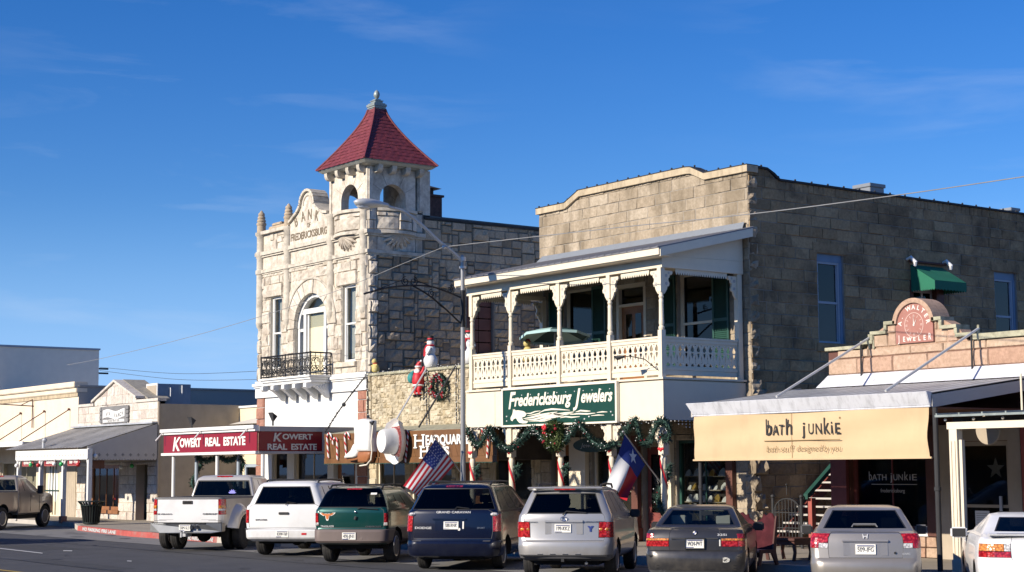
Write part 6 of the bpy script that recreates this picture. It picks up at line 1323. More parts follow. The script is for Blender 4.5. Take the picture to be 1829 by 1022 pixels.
def mirror(root, x, y, z, m_, s=1, sz=(.1, .08)):
    for sg in (-1, 1):
        mb = MB(); mb.box(sg*x-sz[0], sg*x+sz[0], y-.05, y+.07, z-sz[1], z+sz[1]); mb.box(min(sg*(x-.2), sg*(x-.08)), max(sg*(x-.2), sg*(x-.08)), y, y+.05, z-sz[1]+.01, z-.0); o = mb.build('door_mirror', m_, root, smooth=40, bev=.03)
        mb = MB(); mb.box(sg*x-sz[0]+.025, sg*x+sz[0]-.025, y-.054, y-.051, z-sz[1]+.02, z+sz[1]-.02); mb.build('mirror_glass', 'trim_black', o, smooth=0)
def wiper(root, fr, u0, v0, u1, v1):
    mb = MB(); mb.tube([fr(u0, v0, .03), fr(u0+(u1-u0)*.15, v0+(v1-v0)+.03, .03), fr(u1, v1, .022)], .012, 5); mb.build('rear_wiper', 'trim_black', root)
def badge(root, fr, s, u, v, wd, h=.05, m_='badge_silver', al='LEFT'): text(s, h*1.4, m_, root, fr, u, v, .004, al, width=wd, ext=.003, off=.001, name='badge')
def rack(root, x, y0, y1, z, cross=True):
    for sg in (-1, 1):
        mb = MB(); mb.tube([(sg*x, y0, z-.05), (sg*x, y0+.12, z+.015), (sg*x, (y0+y1)/2, z+.03), (sg*x, y1-.12, z+.015), (sg*x, y1, z-.05)], .022, 6); o = mb.build('roof_rail', 'trim_black', root)
    if cross:
        for y in (y0+.35, y1-.5): mb = MB(); mb.tube([(-x, y, z+.02), (x, y, z+.02)], .018, 6); mb.build('roof_bar', 'trim_black', root)
def under(root, x, y0, y1, z0, z1): mb = MB(); mb.box(-x, x, y0, y1, z0, z1); mb.build('underbody', 'under', root, smooth=0, bev=.05)
def exhaust(root, x, y, z, r=.03):
    mb = MB(); mb.tube([(x, y+.5, z+.02), (x, y, z)], r, 8); mb.build('exhaust_pipe', 'steel_grey', root)
CARG = 'vehicles parked nose-in along the kerb'
WIN = lambda a, b: (lambda i, p, k, s: a <= i < b and p == 'R')
# ---- white full-size utility
S = [(.36, .16, 5.0, .86, .12, .3), (.42, .03, 5.12, .95, .16, .3), (.46, 0, 5.15, .97, .18, .3), (.62, 0, 5.15, .98, .18, .3), (.65, .03, 5.13, .975, .16, .3), (.66, .1, 5.1, .97, .1, .3), (.69, .105, 5.1, .975, .09, .3), (.80, .1, 5.08, .985, .09, .3), (1.12, .11, 5.0, .985, .09, .35), (1.20, .12, 4.85, .97, .09, .4), (1.23, .13, 3.95, .95, .14, .3), (1.25, .14, 3.85, .935, .17, .28), (1.675, .27, 3.2, .75, .15, .25), (1.71, .29, 3.1, .725, .15, .25), (1.76, .36, 2.95, .66, .16, .25), (1.80, .66, 2.6, .48, .2, .3)]
fr = rear_frame(S, .05)
su, sb = vehicle('utility_vehicle', 'white full-size utility vehicle with white bumper, parked between the dual-wheel pickup and the green one', 'car', 503, 40.4, 42, S, (0, .1, .12, .3, .33, .56, .59, .8, 1),
    [('rear_window', lambda i, p, k, s: i == 11 and (p == 'R' and k < 4), .02, -.004), ('side_window', lambda i, p, k, s: i == 11 and p == 'S' and k in (1, 3, 5), .015, -.004), ('windscreen', lambda i, p, k, s: i == 11 and p == 'F', .02, -.003),
     ('bumper', lambda i, p, k, s: i in (1, 2, 3) and p in 'RC', 0, 0), ('tail_light', lambda i, p, k, s: i == 7 and p == 'C' and k < 3, .004, .012), (None, lambda i, p, k, s: 6 <= i < 11 and p == 'R', .008, -.004)],
    'paint_white', .05, wells=((.93, 1.12, .43, .40), (.93, 4.15, .43, .40)), slots={'rear_window': 'tint_glass', 'side_window': 'tint_glass', 'windscreen': 'car_glass', 'bumper': 'paint_white', 'tail_light': 'lens_red'}, group=CARG)
plate(su, fr, .0, .545, 'KXW-T69', .01)
mb = MB(); fbox(mb, fr, -.13, .13, 1.0, 1.06, .0, .02); mb.build('tailgate_handle', 'trim_black', su, smooth=0, bev=.01)
badge(su, fr, 'EXPLORER', -.72, .86, .3, .035, 'trim_grey'); wiper(su, fr, .05, 1.22, .3, 1.27)
mb = MB(); fbox(mb, fr, .48, .60, .52, .57, -.01, .006); mb.build('bumper_sticker', 'red_cloth', su, smooth=0); mb = MB(); fbox(mb, fr, -.97, .97, .652, .672, -.08, .03); mb.build('bumper_step', 'trim_grey', su, smooth=0)
for sg in (-1, 1): wheel(su, sg*.82, 1.12, .38, .27, 'alloy', 5, sg); wheel(su, sg*.82, 4.15, .38, .27, 'alloy', 5, sg)
rack(su, .66, .7, 2.7, 1.80); seats(su, 2.3, 1.2, 1.2, 1.55, .86, floor=(.4, 4.6, .95)); mirror(su, 1.08, 3.3, 1.22, 'paint_white'); under(su, .75, .3, 4.6, .3, .5); exhaust(su, .5, .25, .36)
mb = MB(); mb.tube([(-.75, 1.12, .38), (.75, 1.12, .38)], .07, 8); mb.ball((0, 1.12, .38), .16, 10, 8); mb.build('rear_axle', 'under', su)
# ---- green compact utility with tan bumper
S = [(.42, .16, 4.4, .76, .12, .25), (.46, .03, 4.45, .82, .16, .25), (.50, 0, 4.5, .85, .18, .25), (.70, 0, 4.5, .855, .18, .25), (.745, .03, 4.5, .85, .16, .25), (.755, .1, 4.45, .83, .1, .25), (.78, .11, 4.45, .835, .09, .25), (.83, .105, 4.45, .84, .085, .25), (1.11, .10, 4.4, .84, .085, .3), (1.18, .11, 4.3, .83, .085, .3), (1.20, .12, 3.45, .82, .12, .28), (1.235, .135, 3.3, .81, .14, .28), (1.50, .23, 2.8, .70, .18, .25), (1.58, .275, 2.65, .655, .2, .25), (1.655, .36, 2.5, .57, .22, .25), (1.69, .62, 2.2, .4, .2, .3)]
fr = rear_frame(S, .06)
bz, bb = vehicle('utility_vehicle', 'dark green compact utility vehicle with tan bumper and orange longhorn sticker', 'car', 622, 37.2, 42, S, (0, .06, .08, .30, .33, .56, .59, .8, 1),
    [('rear_window', lambda i, p, k, s: i in (11, 12, 13) and (p == 'R' or (p == 'C' and k < 3)), .012, -.003), ('side_window', lambda i, p, k, s: i == 11 and p == 'S' and k in (1, 3, 5), .015, -.004), ('windscreen', lambda i, p, k, s: i == 11 and p == 'F', .02, -.003),
     ('bumper', lambda i, p, k, s: i in (1, 2, 3, 4) and p in 'RC', 0, 0), ('cladding', lambda i, p, k, s: i in (0, 1, 2, 3, 4) and p in 'SG', 0, 0), ('tail_light', lambda i, p, k, s: i == 7 and p == 'C' and k < 3, .004, .01), (None, lambda i, p, k, s: 6 <= i < 11 and p == 'R', .008, -.004)],
    'paint_green', .06, wells=((.82, .98, .41, .38), (.82, 3.65, .41, .38)), slots={'rear_window': 'tint_glass', 'side_window': 'tint_glass', 'windscreen': 'car_glass', 'bumper': 'cladding', 'cladding': 'cladding', 'tail_light': 'lens_red'}, group=CARG)
mb = MB(); fbox(mb, fr, -.30, .30, .53, .72, -.01, .004); mb.build('plate_recess', 'cladding', bz, smooth=0); plate(bz, fr, 0, .61, '49J-JN1', .016)
for sg in (-1, 1): mb = MB(); fbox(mb, fr, sg*.79-.04, sg*.79+.04, .84, .90, -.02, .012); mb.build('reversing_light', 'lens_clear', bz, smooth=0)
badge(bz, fr, 'TRAILBLAZER', -.70, .80, .32, .04); badge(bz, fr, 'CHEVROLET', .34, .80, .36, .03, 'steel_grey'); wiper(bz, fr, .16, 1.2, .62, 1.19)
hn = [(-.30, .06), (-.2, .055), (-.12, .02), (-.05, .03), (0, .02), (.05, .03), (.12, .02), (.2, .055), (.30, .06), (.24, .0), (.15, -.045), (.10, -.05), (.07, -.03), (.07, -.08), (.045, -.17), (.03, -.2), (-.03, -.2), (-.045, -.17), (-.07, -.08), (-.07, -.03), (-.10, -.05), (-.15, -.045), (-.24, 0)]
mb = MB(); mb.prism([(-.54+a*.66, 1.08+b*.68) for a, b in hn], fr, .004, .008); st_ = mb.build('sticker', 'sign_white', bz, smooth=0)
plain('orange', (.62, .17, .03), .5); mb = MB(); mb.prism([(-.54+a*.53, 1.078+b*.54) for a, b in hn], fr, .0085, .012); mb.build('sticker_face', 'orange', st_, smooth=0)
mb = MB(); mb.lathe([(.02, 0), (.022, .02), (.01, .025)], fr(.12, 1.13, 0), 10, (0, -1, 0)); mb.build('lock', 'chrome', bz); mb = MB(); mb.tube([fr(.1, .97, .02), fr(.13, 1.04, .02)], .025, 6); mb.build('tailgate_handle', 'chrome', bz)
mb = MB(); fbox(mb, fr, .42, .56, 1.51, 1.555, .0, .012); mb.build('window_sticker', 'sign_white', bz, smooth=0, bev=.01); mb = MB(); fbox(mb, fr, -.14, .2, 1.625, 1.65, -.05, .015); mb.build('brake_light', 'lens_red', bz, smooth=0)
for sg in (-1, 1): wheel(bz, sg*.71, .98, .355, .25, 'alloy', 5, sg); wheel(bz, sg*.71, 3.65, .355, .25, 'alloy', 5, sg)
rack(bz, .60, .55, 2.3, 1.70); seats(bz, 2.1, 1.1, 1.1, 1.42, .74, floor=(.4, 4.0, .9)); mirror(bz, .95, 2.85, 1.18, 'trim_black'); under(bz, .62, .3, 3.9, .32, .55); exhaust(bz, .55, .2, .45)
mb = MB(); mb.tube([(-.65, .98, .355), (.65, .98, .355)], .065, 8); mb.ball((0, .98, .355), .15, 10, 8); mb.build('rear_axle', 'under', bz)
# ---- navy minivan
S = [(.26, .2, 4.9, .86, .15, .3), (.30, .05, 4.98, .95, .22, .35), (.36, .01, 5.05, .98, .26, .4), (.55, 0, 5.08, .995, .28, .45), (.60, .03, 5.08, .99, .26, .45), (.615, .085, 5.05, .98, .2, .45), (.65, .09, 5.05, .98, .16, .45), (.79, .095, 5.0, .985, .14, .5), (1.15, .13, 4.8, .975, .14, .55), (1.20, .14, 4.5, .965, .14, .5), (1.22, .15, 4.1, .95, .18, .5), (1.24, .16, 3.95, .935, .2, .5), (1.67, .40, 3.1, .755, .2, .4), (1.705, .44, 2.95, .72, .2, .4), (1.745, .55, 2.75, .63, .22, .4), (1.77, .85, 2.5, .42, .25, .4)]
fr = rear_frame(S, .09)
vn, vb = vehicle('minivan', 'navy blue minivan with roof rails, parked left of the silver utility vehicle', 'car', 803, 34.4, 42, S, (0, .05, .07, .32, .34, .56, .58, .82, 1),
    [('rear_window', lambda i, p, k, s: i == 11 and (p == 'R' or (p == 'C' and k < 2)), .016, -.004), ('side_window', lambda i, p, k, s: i == 11 and p == 'S' and k in (1, 3, 5), .012, -.004), ('windscreen', lambda i, p, k, s: i == 11 and p == 'F', .02, -.003),
     ('tail_light', lambda i, p, k, s: i == 7 and p == 'C' and k < 4, .005, .012), (None, lambda i, p, k, s: 6 <= i < 11 and p == 'R', .008, -.004)],
    'paint_navy', .09, wells=((.95, 1.0, .37, .345), (.95, 4.03, .37, .345)), slots={'rear_window': 'tint_glass', 'side_window': 'tint_glass', 'windscreen': 'car_glass', 'tail_light': 'lens_red'}, group=CARG)
mb = MB(); fbox(mb, fr, -.42, .30, 1.03, 1.06, -.01, .03); mb.build('tailgate_handle', 'paint_navy', vn, smooth=0, bev=.01); mb = MB(); fbox(mb, fr, -.36, .26, .81, 1.02, -.01, .003); mb.build('plate_recess', 'paint_navy', vn, smooth=0); plate(vn, fr, -.02, .92, '588-RNK', .014)
badge(vn, fr, 'GRAND CARAVAN', -.34, 1.165, .72, .045); badge(vn, fr, 'DODGE', -.80, .845, .36, .045); badge(vn, fr, 'SPORT', .52, .85, .16, .035, 'steel_grey'); wiper(vn, fr, .05, 1.23, .35, 1.26)
mb = MB(); fbox(mb, fr, .22, .25, .85, 1.0, .004, .01); mb.lathe([(.001, .003), (.03, .006)], fr(.15, .84, 0), 8, (0, -1, 0)); mb.build('decal', 'sign_white', vn, smooth=0)
for sg in (-1, 1): mb = MB(); mb.ball(fr(sg*.86, 1.14, -.03), (.09, .08, .045), 8, 6); mb.build('reversing_light', 'lens_clear', vn)
mb = MB(); fbox(mb, fr, -.2, .15, 1.695, 1.725, -.06, .01); mb.build('brake_light', 'lens_red', vn, smooth=0); mb = MB(); fbox(mb, fr, -.8, .8, .60, .612, -.06, .02); mb.build('bumper_step', 'trim_grey', vn, smooth=0)
for sg in (-1, 1): wheel(vn, sg*.80, 1.0, .325, .22, 'alloy', 7, sg); wheel(vn, sg*.80, 4.03, .325, .22, 'alloy', 7, sg)
rack(vn, .66, .8, 2.7, 1.775); seats(vn, 2.6, 1.5, 1.1, 1.5, .86, floor=(.35, 4.5, .85)); mirror(vn, 1.08, 3.35, 1.2, 'paint_navy'); under(vn, .7, .25, 4.4, .22, .45)
# ---- silver crossover
S = [(.34, .2, 4.4, .80, .14, .3), (.39, .06, 4.5, .87, .2, .35), (.46, .01, 4.6, .90, .24, .4), (.60, 0, 4.64, .915, .25, .4), (.69, .02, 4.64, .91, .22, .4), (.72, .06, 4.62, .905, .16, .4), (.78, .075, 4.6, .905, .14, .4), (1.07, .085, 4.45, .905, .13, .5), (1.12, .09, 4.35, .90, .13, .5), (1.19, .10, 3.5, .885, .13, .45), (1.225, .115, 3.3, .865, .15, .4), (1.60, .30, 2.65, .70, .13, .35), (1.645, .335, 2.5, .67, .13, .35), (1.695, .40, 2.4, .61, .14, .35), (1.72, .7, 2.1, .44, .2, .35)]
fr = rear_frame(S, .08)
hl, hb = vehicle('crossover', 'silver crossover with rear spoiler and blue letter decal, right of the navy minivan', 'car', 1003, 31.5, 42, S, (0, .05, .07, .3, .32, .56, .58, .8, 1),
    [('rear_window', lambda i, p, k, s: i == 10 and (p == 'R'), .016, -.004), ('side_window', lambda i, p, k, s: i == 10 and p == 'S' and k in (1, 3, 5), .012, -.004), ('windscreen', lambda i, p, k, s: i == 10 and p == 'F', .02, -.003),
     ('tail_light', lambda i, p, k, s: i == 6 and ((p == 'C' and k < 4) or (p == 'R' and k == 3)), .005, .012), (None, lambda i, p, k, s: 5 <= i < 10 and p == 'R' and not (i == 6 and k == 3), .007, -.004), ('lower_bumper', lambda i, p, k, s: i in (0, 1) and p in 'RC', .004, 0)],
    'paint_silver', .08, wells=((.87, .95, .39, .365), (.87, 3.67, .39, .365)), slots={'rear_window': 'tint_glass', 'side_window': 'tint_glass', 'windscreen': 'car_glass', 'tail_light': 'lens_red', 'lower_bumper': 'trim_grey'}, group=CARG)
mb = MB(); fbox(mb, fr, -.37, .37, 1.055, 1.10, -.01, .035); mb.build('garnish', 'paint_silver', hl, smooth=0, bev=.012); mb = MB(); fbox(mb, fr, -.36, .36, .84, 1.05, -.01, .003); mb.build('plate_recess', 'paint_silver', hl, smooth=0); plate(hl, fr, -.02, .95, '199-KKZ', .014)
mb = MB()
for rx, rz, dz in ((.06, .042, 0), (.035, .016, .012), (.018, .04, -.002)):
    mb.tube([fr(rx*math.cos(k*.3927), 1.125+dz+rz*math.sin(k*.3927), .03) for k in range(17)], .006, 5)
mb.build('emblem', 'chrome', hl); badge(hl, fr, 'HIGHLANDER', .40, 1.055, .3, .028, 'steel_grey'); badge(hl, fr, 'TOYOTA', -.7, 1.05, .2, .025, 'steel_grey')
text('Y', .12, 'blue_cloth', hl, fr, .50, .90, .005, 'CENTER', off=.012, ext=.002, width=.12, name='decal'); wiper(hl, fr, -.02, 1.2, .42, 1.235)
for sg in (-1, 1): mb = MB(); mb.ball(fr(sg*.80, .93, -.005), (.05, .03, .035), 8, 6); mb.ball(fr(sg*.69, .93, .0), (.04, .02, .035), 8, 6); mb.build('reversing_light', 'lens_amber', hl)
mb = MB(); mb.add([(-.70, .30, 1.655), (.70, .30, 1.655), (.72, .22, 1.69), (-.72, .22, 1.69), (-.68, .55, 1.72), (.68, .55, 1.72), (.72, .24, 1.715), (-.72, .24, 1.715)], [(0, 1, 2, 3), (3, 2, 6, 7), (7, 6, 5, 4), (0, 3, 7, 4), (1, 2, 6, 5)]); sp_ = mb.build('spoiler', 'paint_silver', hl, smooth=0, bev=.01)
mb = MB(); mb.box(-.2, .2, .228, .236, 1.662, 1.685); mb.build('brake_light', 'lens_red', sp_, smooth=0)
mb = MB(); mb.box(-.82, .82, .02, .2, .435, .45); mb.tube([(-.02, .02, .36), (-.02, .3, .36)], .04, 4); mb.tube([(-.5, .15, .38), (.5, .15, .38)], .035, 6); mb.build('tow_bar', 'trim_black', hl, smooth=0)
for k in range(4): mb = MB(); fbox(mb, fr, -.5+k*.24, -.40+k*.24, .468, .482, .0, .012); mb.build('bumper_glint', 'chrome', hl, smooth=0)  # chrome chips placed as glints along the bumper, not real inserts
for sg in (-1, 1): wheel(hl, sg*.78, .95, .345, .225, 'alloy', 5, sg); wheel(hl, sg*.78, 3.67, .345, .225, 'alloy', 5, sg)
rack(hl, .60, .75, 2.4, 1.735, False); seats(hl, 2.2, 1.2, 1.1, 1.45, .8, floor=(.35, 4.0, .85)); mirror(hl, 1.0, 2.85, 1.16, 'trim_black'); under(hl, .66, .25, 4.0, .26, .5); exhaust(hl, .4, .2, .3)
# ---- sedans
def sedan(label, px, d, base, W, L, H, S, bow, wells, glass, lights, name='sedan'):
    return vehicle(name, label, 'car', px, d, 42, S, (0, .12, .14, .44, .47, .78, 1), [('rear_window', lambda i, p, k, s: i == glass and p in 'R', .02, -.004), ('side_window', lambda i, p, k, s: i == glass and p == 'S' and k in (1, 3), .014, -.004), ('windscreen', lambda i, p, k, s: i == glass and p == 'F', .02, -.003)]+lights+[('lower_bumper', lambda i, p, k, s: i == 0 and p in 'RC', .004, 0)],
        base, bow, wells=wells, slots={'rear_window': 'tint_glass' if base == 'paint_champagne' else 'car_glass', 'side_window': 'car_glass', 'windscreen': 'car_glass', 'tail_light': 'lens_red', 'turn_lens': 'lens_amber', 'reversing_lens': 'lens_clear', 'lower_bumper': 'trim_grey'}, group=CARG, R=(0, .3, .52, .62, .80, 1))
S = [(.22, .12, 4.2, .76, .15, .3), (.32, .03, 4.35, .83, .22, .35), (.42, .0, 4.45, .85, .24, .4), (.58, .0, 4.47, .862, .24, .42), (.64, .03, 4.46, .858, .2, .42), (.66, .07, 4.45, .85, .14, .42), (.72, .075, 4.44, .855, .13, .42), (.82, .08, 4.4, .856, .13, .45), (.86, .085, 4.35, .853, .13, .45), (.94, .10, 4.2, .845, .14, .5), (1.0, .14, 3.6, .82, .15, .5), (1.02, .22, 3.3, .80, .16, .4), (1.035, .62, 3.1, .765, .1, .3), (1.07, .68, 3.0, .75, .1, .3), (1.32, 1.22, 2.35, .60, .1, .25), (1.36, 1.34, 2.2, .57, .12, .25), (1.40, 1.6, 2.0, .45, .15, .15)]
fr = rear_frame(S, .10)
LB = [('tail_light', lambda i, p, k, s: i == 6 and ((p == 'C' and k < 3) or (p == 'R' and k >= 3)), .003, .008), ('turn_lens', lambda i, p, k, s: i == 7 and ((p == 'C' and k < 3) or (p == 'R' and k >= 3)), .003, .008), ('tail_light', lambda i, p, k, s: i == 8 and p == 'C' and k < 3, .003, .008), (None, lambda i, p, k, s: 5 <= i < 11 and p == 'R' and k < 3, .005, -.004)]
bm_, bmb = sedan('charcoal grey sedan with split red and amber tail lights, parked left of the red bench', 1236, 28.8, 'paint_charcoal', 1.74, 4.47, 1.41, S, .10, ((.82, .98, .355, .33), (.82, 3.7, .355, .33)), 13, LB)
mb = MB(); fbox(mb, fr, -.40, .40, .845, .87, -.01, .02); mb.build('garnish', 'trim_black', bm_, smooth=0); plate(bm_, fr, 0, .775, 'W24-PVT', .014, 'trim_black')
mb = MB(); c = fr(0, .955, .0); mb.lathe([(.04, .0), (.042, .01), (.036, .014)], c, 16, (0, -1, .2), 0)
for a in range(4):
    a0 = a*math.pi/2; q = lambda r, t: c+Vector((r*math.cos(t), -.016+.2*r*math.sin(t), r*math.sin(t))); mb.add([q(0, 0)]+[q(.03, a0+math.pi/2*k/4) for k in range(5)], [(0, 1, 2, 3, 4, 5)], 1 if a % 2 else 2)
mb.build('emblem', ['trim_black', 'sign_white', 'blue_cloth'], bm_, smooth=0); badge(bm_, fr, '325i', .38, .905, .16, .035)
for u, m_ in ((.47, 'sign_white'),): mb = MB(); fbox(mb, fr, .415, .435, .73, .84, .0, .008); mb.build('decal', m_, bm_, smooth=0)
mb = MB(); e = fr(.52, .50, 0); mb.lathe([(.001, .006), (.075, .006)], e, 20, (0, -1, 0)); mb.v = [Vector((v.x, v.y, e.z+(v.z-e.z)*.62)) for v in mb.v]; ov = mb.build('oval_sticker', 'sign_white', bm_, smooth=0)
mb = MB(); mb.prism([(.48, .495), (.515, .51), (.55, .52), (.54, .50), (.51, .485)], fr, .0075, .01); mb.build('sticker_print', 'letter_black', ov, smooth=0)
mb = MB(); fbox(mb, fr, -.80, .80, .555, .575, -.01, .012); fbox(mb, fr, -.66, .70, .35, .365, -.02, .008); fbox(mb, fr, -.66, .70, .40, .41, -.02, .008); mb.build('bumper_strip', 'trim_black', bm_, smooth=0)
for x in (-.60, -.52): exhaust(bm_, x, .02, .25, .035)
for sg in (-1, 1): wheel(bm_, sg*.74, .98, .315, .22, 'alloy', 7, sg); wheel(bm_, sg*.74, 3.7, .315, .22, 'alloy', 7, sg)
seats(bm_, 2.15, 1.35, .95, 1.2, .72, 'seat_leather', floor=(.75, 3.6, .78)); mirror(bm_, .95, 2.75, .98, 'paint_charcoal'); under(bm_, .6, .2, 4, .17, .4)
mb = MB(); mb.box(-.62, .62, .72, 1.5, .8, .99); mb.build('parcel_shelf', 'seat_cloth', bm_, smooth=0); mb = MB(); mb.box(-.1, .12, 2.55, 2.6, 1.18, 1.26); mb.build('inner_mirror', 'trim_black', bm_, smooth=0)
S = [(.22, .12, 4.2, .76, .15, .3), (.32, .03, 4.3, .82, .2, .35), (.43, .0, 4.4, .845, .22, .4), (.56, .005, 4.42, .855, .22, .42), (.62, .03, 4.42, .85, .2, .42), (.65, .07, 4.4, .845, .14, .42), (.80, .09, 4.36, .85, .13, .42), (.88, .10, 4.33, .848, .13, .45), (.96, .12, 4.28, .84, .13, .45), (1.025, .15, 3.9, .81, .14, .45), (1.045, .22, 3.6, .79, .15, .5), (1.06, .50, 3.3, .77, .12, .4), (1.09, .55, 3.1, .75, .1, .3), (1.365, 1.12, 2.3, .60, .1, .25), (1.40, 1.24, 2.15, .57, .12, .25), (1.435, 1.5, 1.9, .42, .15, .15)]
fr = rear_frame(S, .08)
LC = [('tail_light', lambda i, p, k, s: (i in (6, 7, 8) and p == 'C' and k < 3) or (i in (7, 8) and p == 'R' and k == 4) or (i == 6 and p == 'C' and k < 3), .003, .01), ('reversing_lens', lambda i, p, k, s: i == 6 and p == 'R' and k == 4, .003, .008), (None, lambda i, p, k, s: 5 <= i < 10 and p == 'R' and k < 4, .006, -.004)]
cv, cvb = sedan('champagne silver sedan with large red tail lights, parked right of the red bench', 1540, 26.2, 'paint_champagne', 1.715, 4.43, 1.44, S, .08, ((.82, .93, .345, .32), (.82, 3.55, .345, .32)), 12, LC)
mb = MB(); fbox(mb, fr, -.36, .36, .895, .93, -.01, .035); mb.build('garnish', 'paint_champagne', cv, smooth=0, bev=.012); mb = MB(); fbox(mb, fr, -.34, .34, .69, .89, -.01, .003); mb.build('plate_recess', 'paint_champagne', cv, smooth=0); plate(cv, fr, 0, .785, '509-JFG', .014)
mb = MB(); hp = [(-.045, .035), (-.03, .035), (-.022, .005), (.022, .005), (.03, .035), (.045, .035), (.035, -.035), (.02, -.035), (.015, -.01), (-.015, -.01), (-.02, -.035), (-.035, -.035)]; mb.prism([(a, .985+b) for a, b in hp], fr, .004, .012); mb.build('emblem', 'badge_silver', cv, smooth=0)
badge(cv, fr, 'CIVIC', .56, .70, .12, .03); mb = MB(); mb.lathe([(.02, .0), (.018, .012)], fr(.45, .73, 0), 10, (0, -1, 0)); mb.build('lock', 'trim_black', cv)
mb = MB(); mb.tube([(-.2, .62, 1.10), (-.17, .66, 1.15), (.17, .66, 1.15), (.2, .62, 1.10)], .02, 6); mb.build('brake_light', 'trim_grey', cv)
for sg in (-1, 1): wheel(cv, sg*.74, .93, .30, .2, 'alloy', 5, sg); wheel(cv, sg*.74, 3.55, .30, .2, 'alloy', 5, sg)
seats(cv, 2.0, 1.2, .95, 1.22, .72, floor=(.65, 3.5, .78)); mirror(cv, .96, 2.7, 1.0, 'trim_grey'); under(cv, .6, .2, 4, .17, .4)
# ---- white coupe at the edge
S = [(.2, .12, 4.2, .74, .2, .3), (.32, .02, 4.3, .84, .3, .4), (.45, .0, 4.4, .868, .32, .45), (.62, .02, 4.42, .872, .32, .45), (.69, .06, 4.42, .866, .3, .45), (.72, .09, 4.4, .862, .28, .45), (.81, .10, 4.38, .858, .27, .45), (.92, .13, 4.3, .845, .26, .5), (.985, .18, 3.9, .82, .26, .5), (1.02, .3, 3.4, .79, .25, .5), (1.04, .62, 3.1, .75, .18, .35), (1.08, .72, 2.95, .73, .16, .3), (1.28, 1.30, 2.3, .58, .14, .25), (1.32, 1.45, 2.15, .55, .15, .25), (1.345, 1.7, 1.9, .4, .1, .1)]
fr = rear_frame(S, .16)
cp_, cpb = vehicle('coupe', 'white coupe with rounded red tail lights, cut off by the right edge', 'car', 1850, 24.6, 42, S, (0, .2, .23, .62, .66, .8, 1),
    [('rear_window', lambda i, p, k, s: i == 11 and p in 'R', .02, -.004), ('side_window', lambda i, p, k, s: i == 11 and p == 'S' and k in (1, 3), .014, -.004), ('windscreen', lambda i, p, k, s: i == 11 and p == 'F', .02, -.003),
     ('tail_light', lambda i, p, k, s: i == 5 and ((p == 'C' and k < 3) or (p == 'R' and k >= 3)), .004, .012), ('turn_lens', lambda i, p, k, s: i == 6 and ((p == 'C' and k < 3) or (p == 'R' and k >= 4)), .004, .012), ('reversing_lens', lambda i, p, k, s: i == 6 and p == 'R' and k == 3, .004, .01), (None, lambda i, p, k, s: 4 <= i < 9 and p == 'R' and k < 3, .006, -.004)],
    'paint_pearl', .16, wells=((.84, .95, .345, .32), (.84, 3.5, .345, .32)), slots={'rear_window': 'tint_glass', 'side_window': 'tint_glass', 'windscreen': 'car_glass', 'tail_light': 'lens_red', 'turn_lens': 'lens_amber', 'reversing_lens': 'lens_clear'}, group=CARG, R=(0, .3, .5, .68, .84, 1))
plate(cp_, fr, 0, .6, 'T41-BRL', .014); mb = MB(); mb.add([(-.7, .22, 1.06), (.7, .22, 1.06), (.7, .42, 1.07), (-.7, .42, 1.07), (-.7, .24, 1.03), (.7, .24, 1.03), (.7, .42, 1.03), (-.7, .42, 1.03)], [(0, 1, 2, 3), (4, 5, 6, 7), (0, 1, 5, 4), (1, 2, 6, 5), (2, 3, 7, 6), (3, 0, 4, 7)]); mb.build('spoiler', 'paint_pearl', cp_, smooth=0, bev=.012)
for sg in (-1, 1): wheel(cp_, sg*.75, .95, .30, .2, 'alloy', 5, sg); wheel(cp_, sg*.75, 3.5, .30, .2, 'alloy', 5, sg)
seats(cp_, 2.0, 1.3, .9, 1.15, .7, floor=(.75, 3.5, .75)); mirror(cp_, .98, 2.6, 1.0, 'paint_pearl', sz=(.13, .085)); under(cp_, .6, .2, 4, .17, .4)
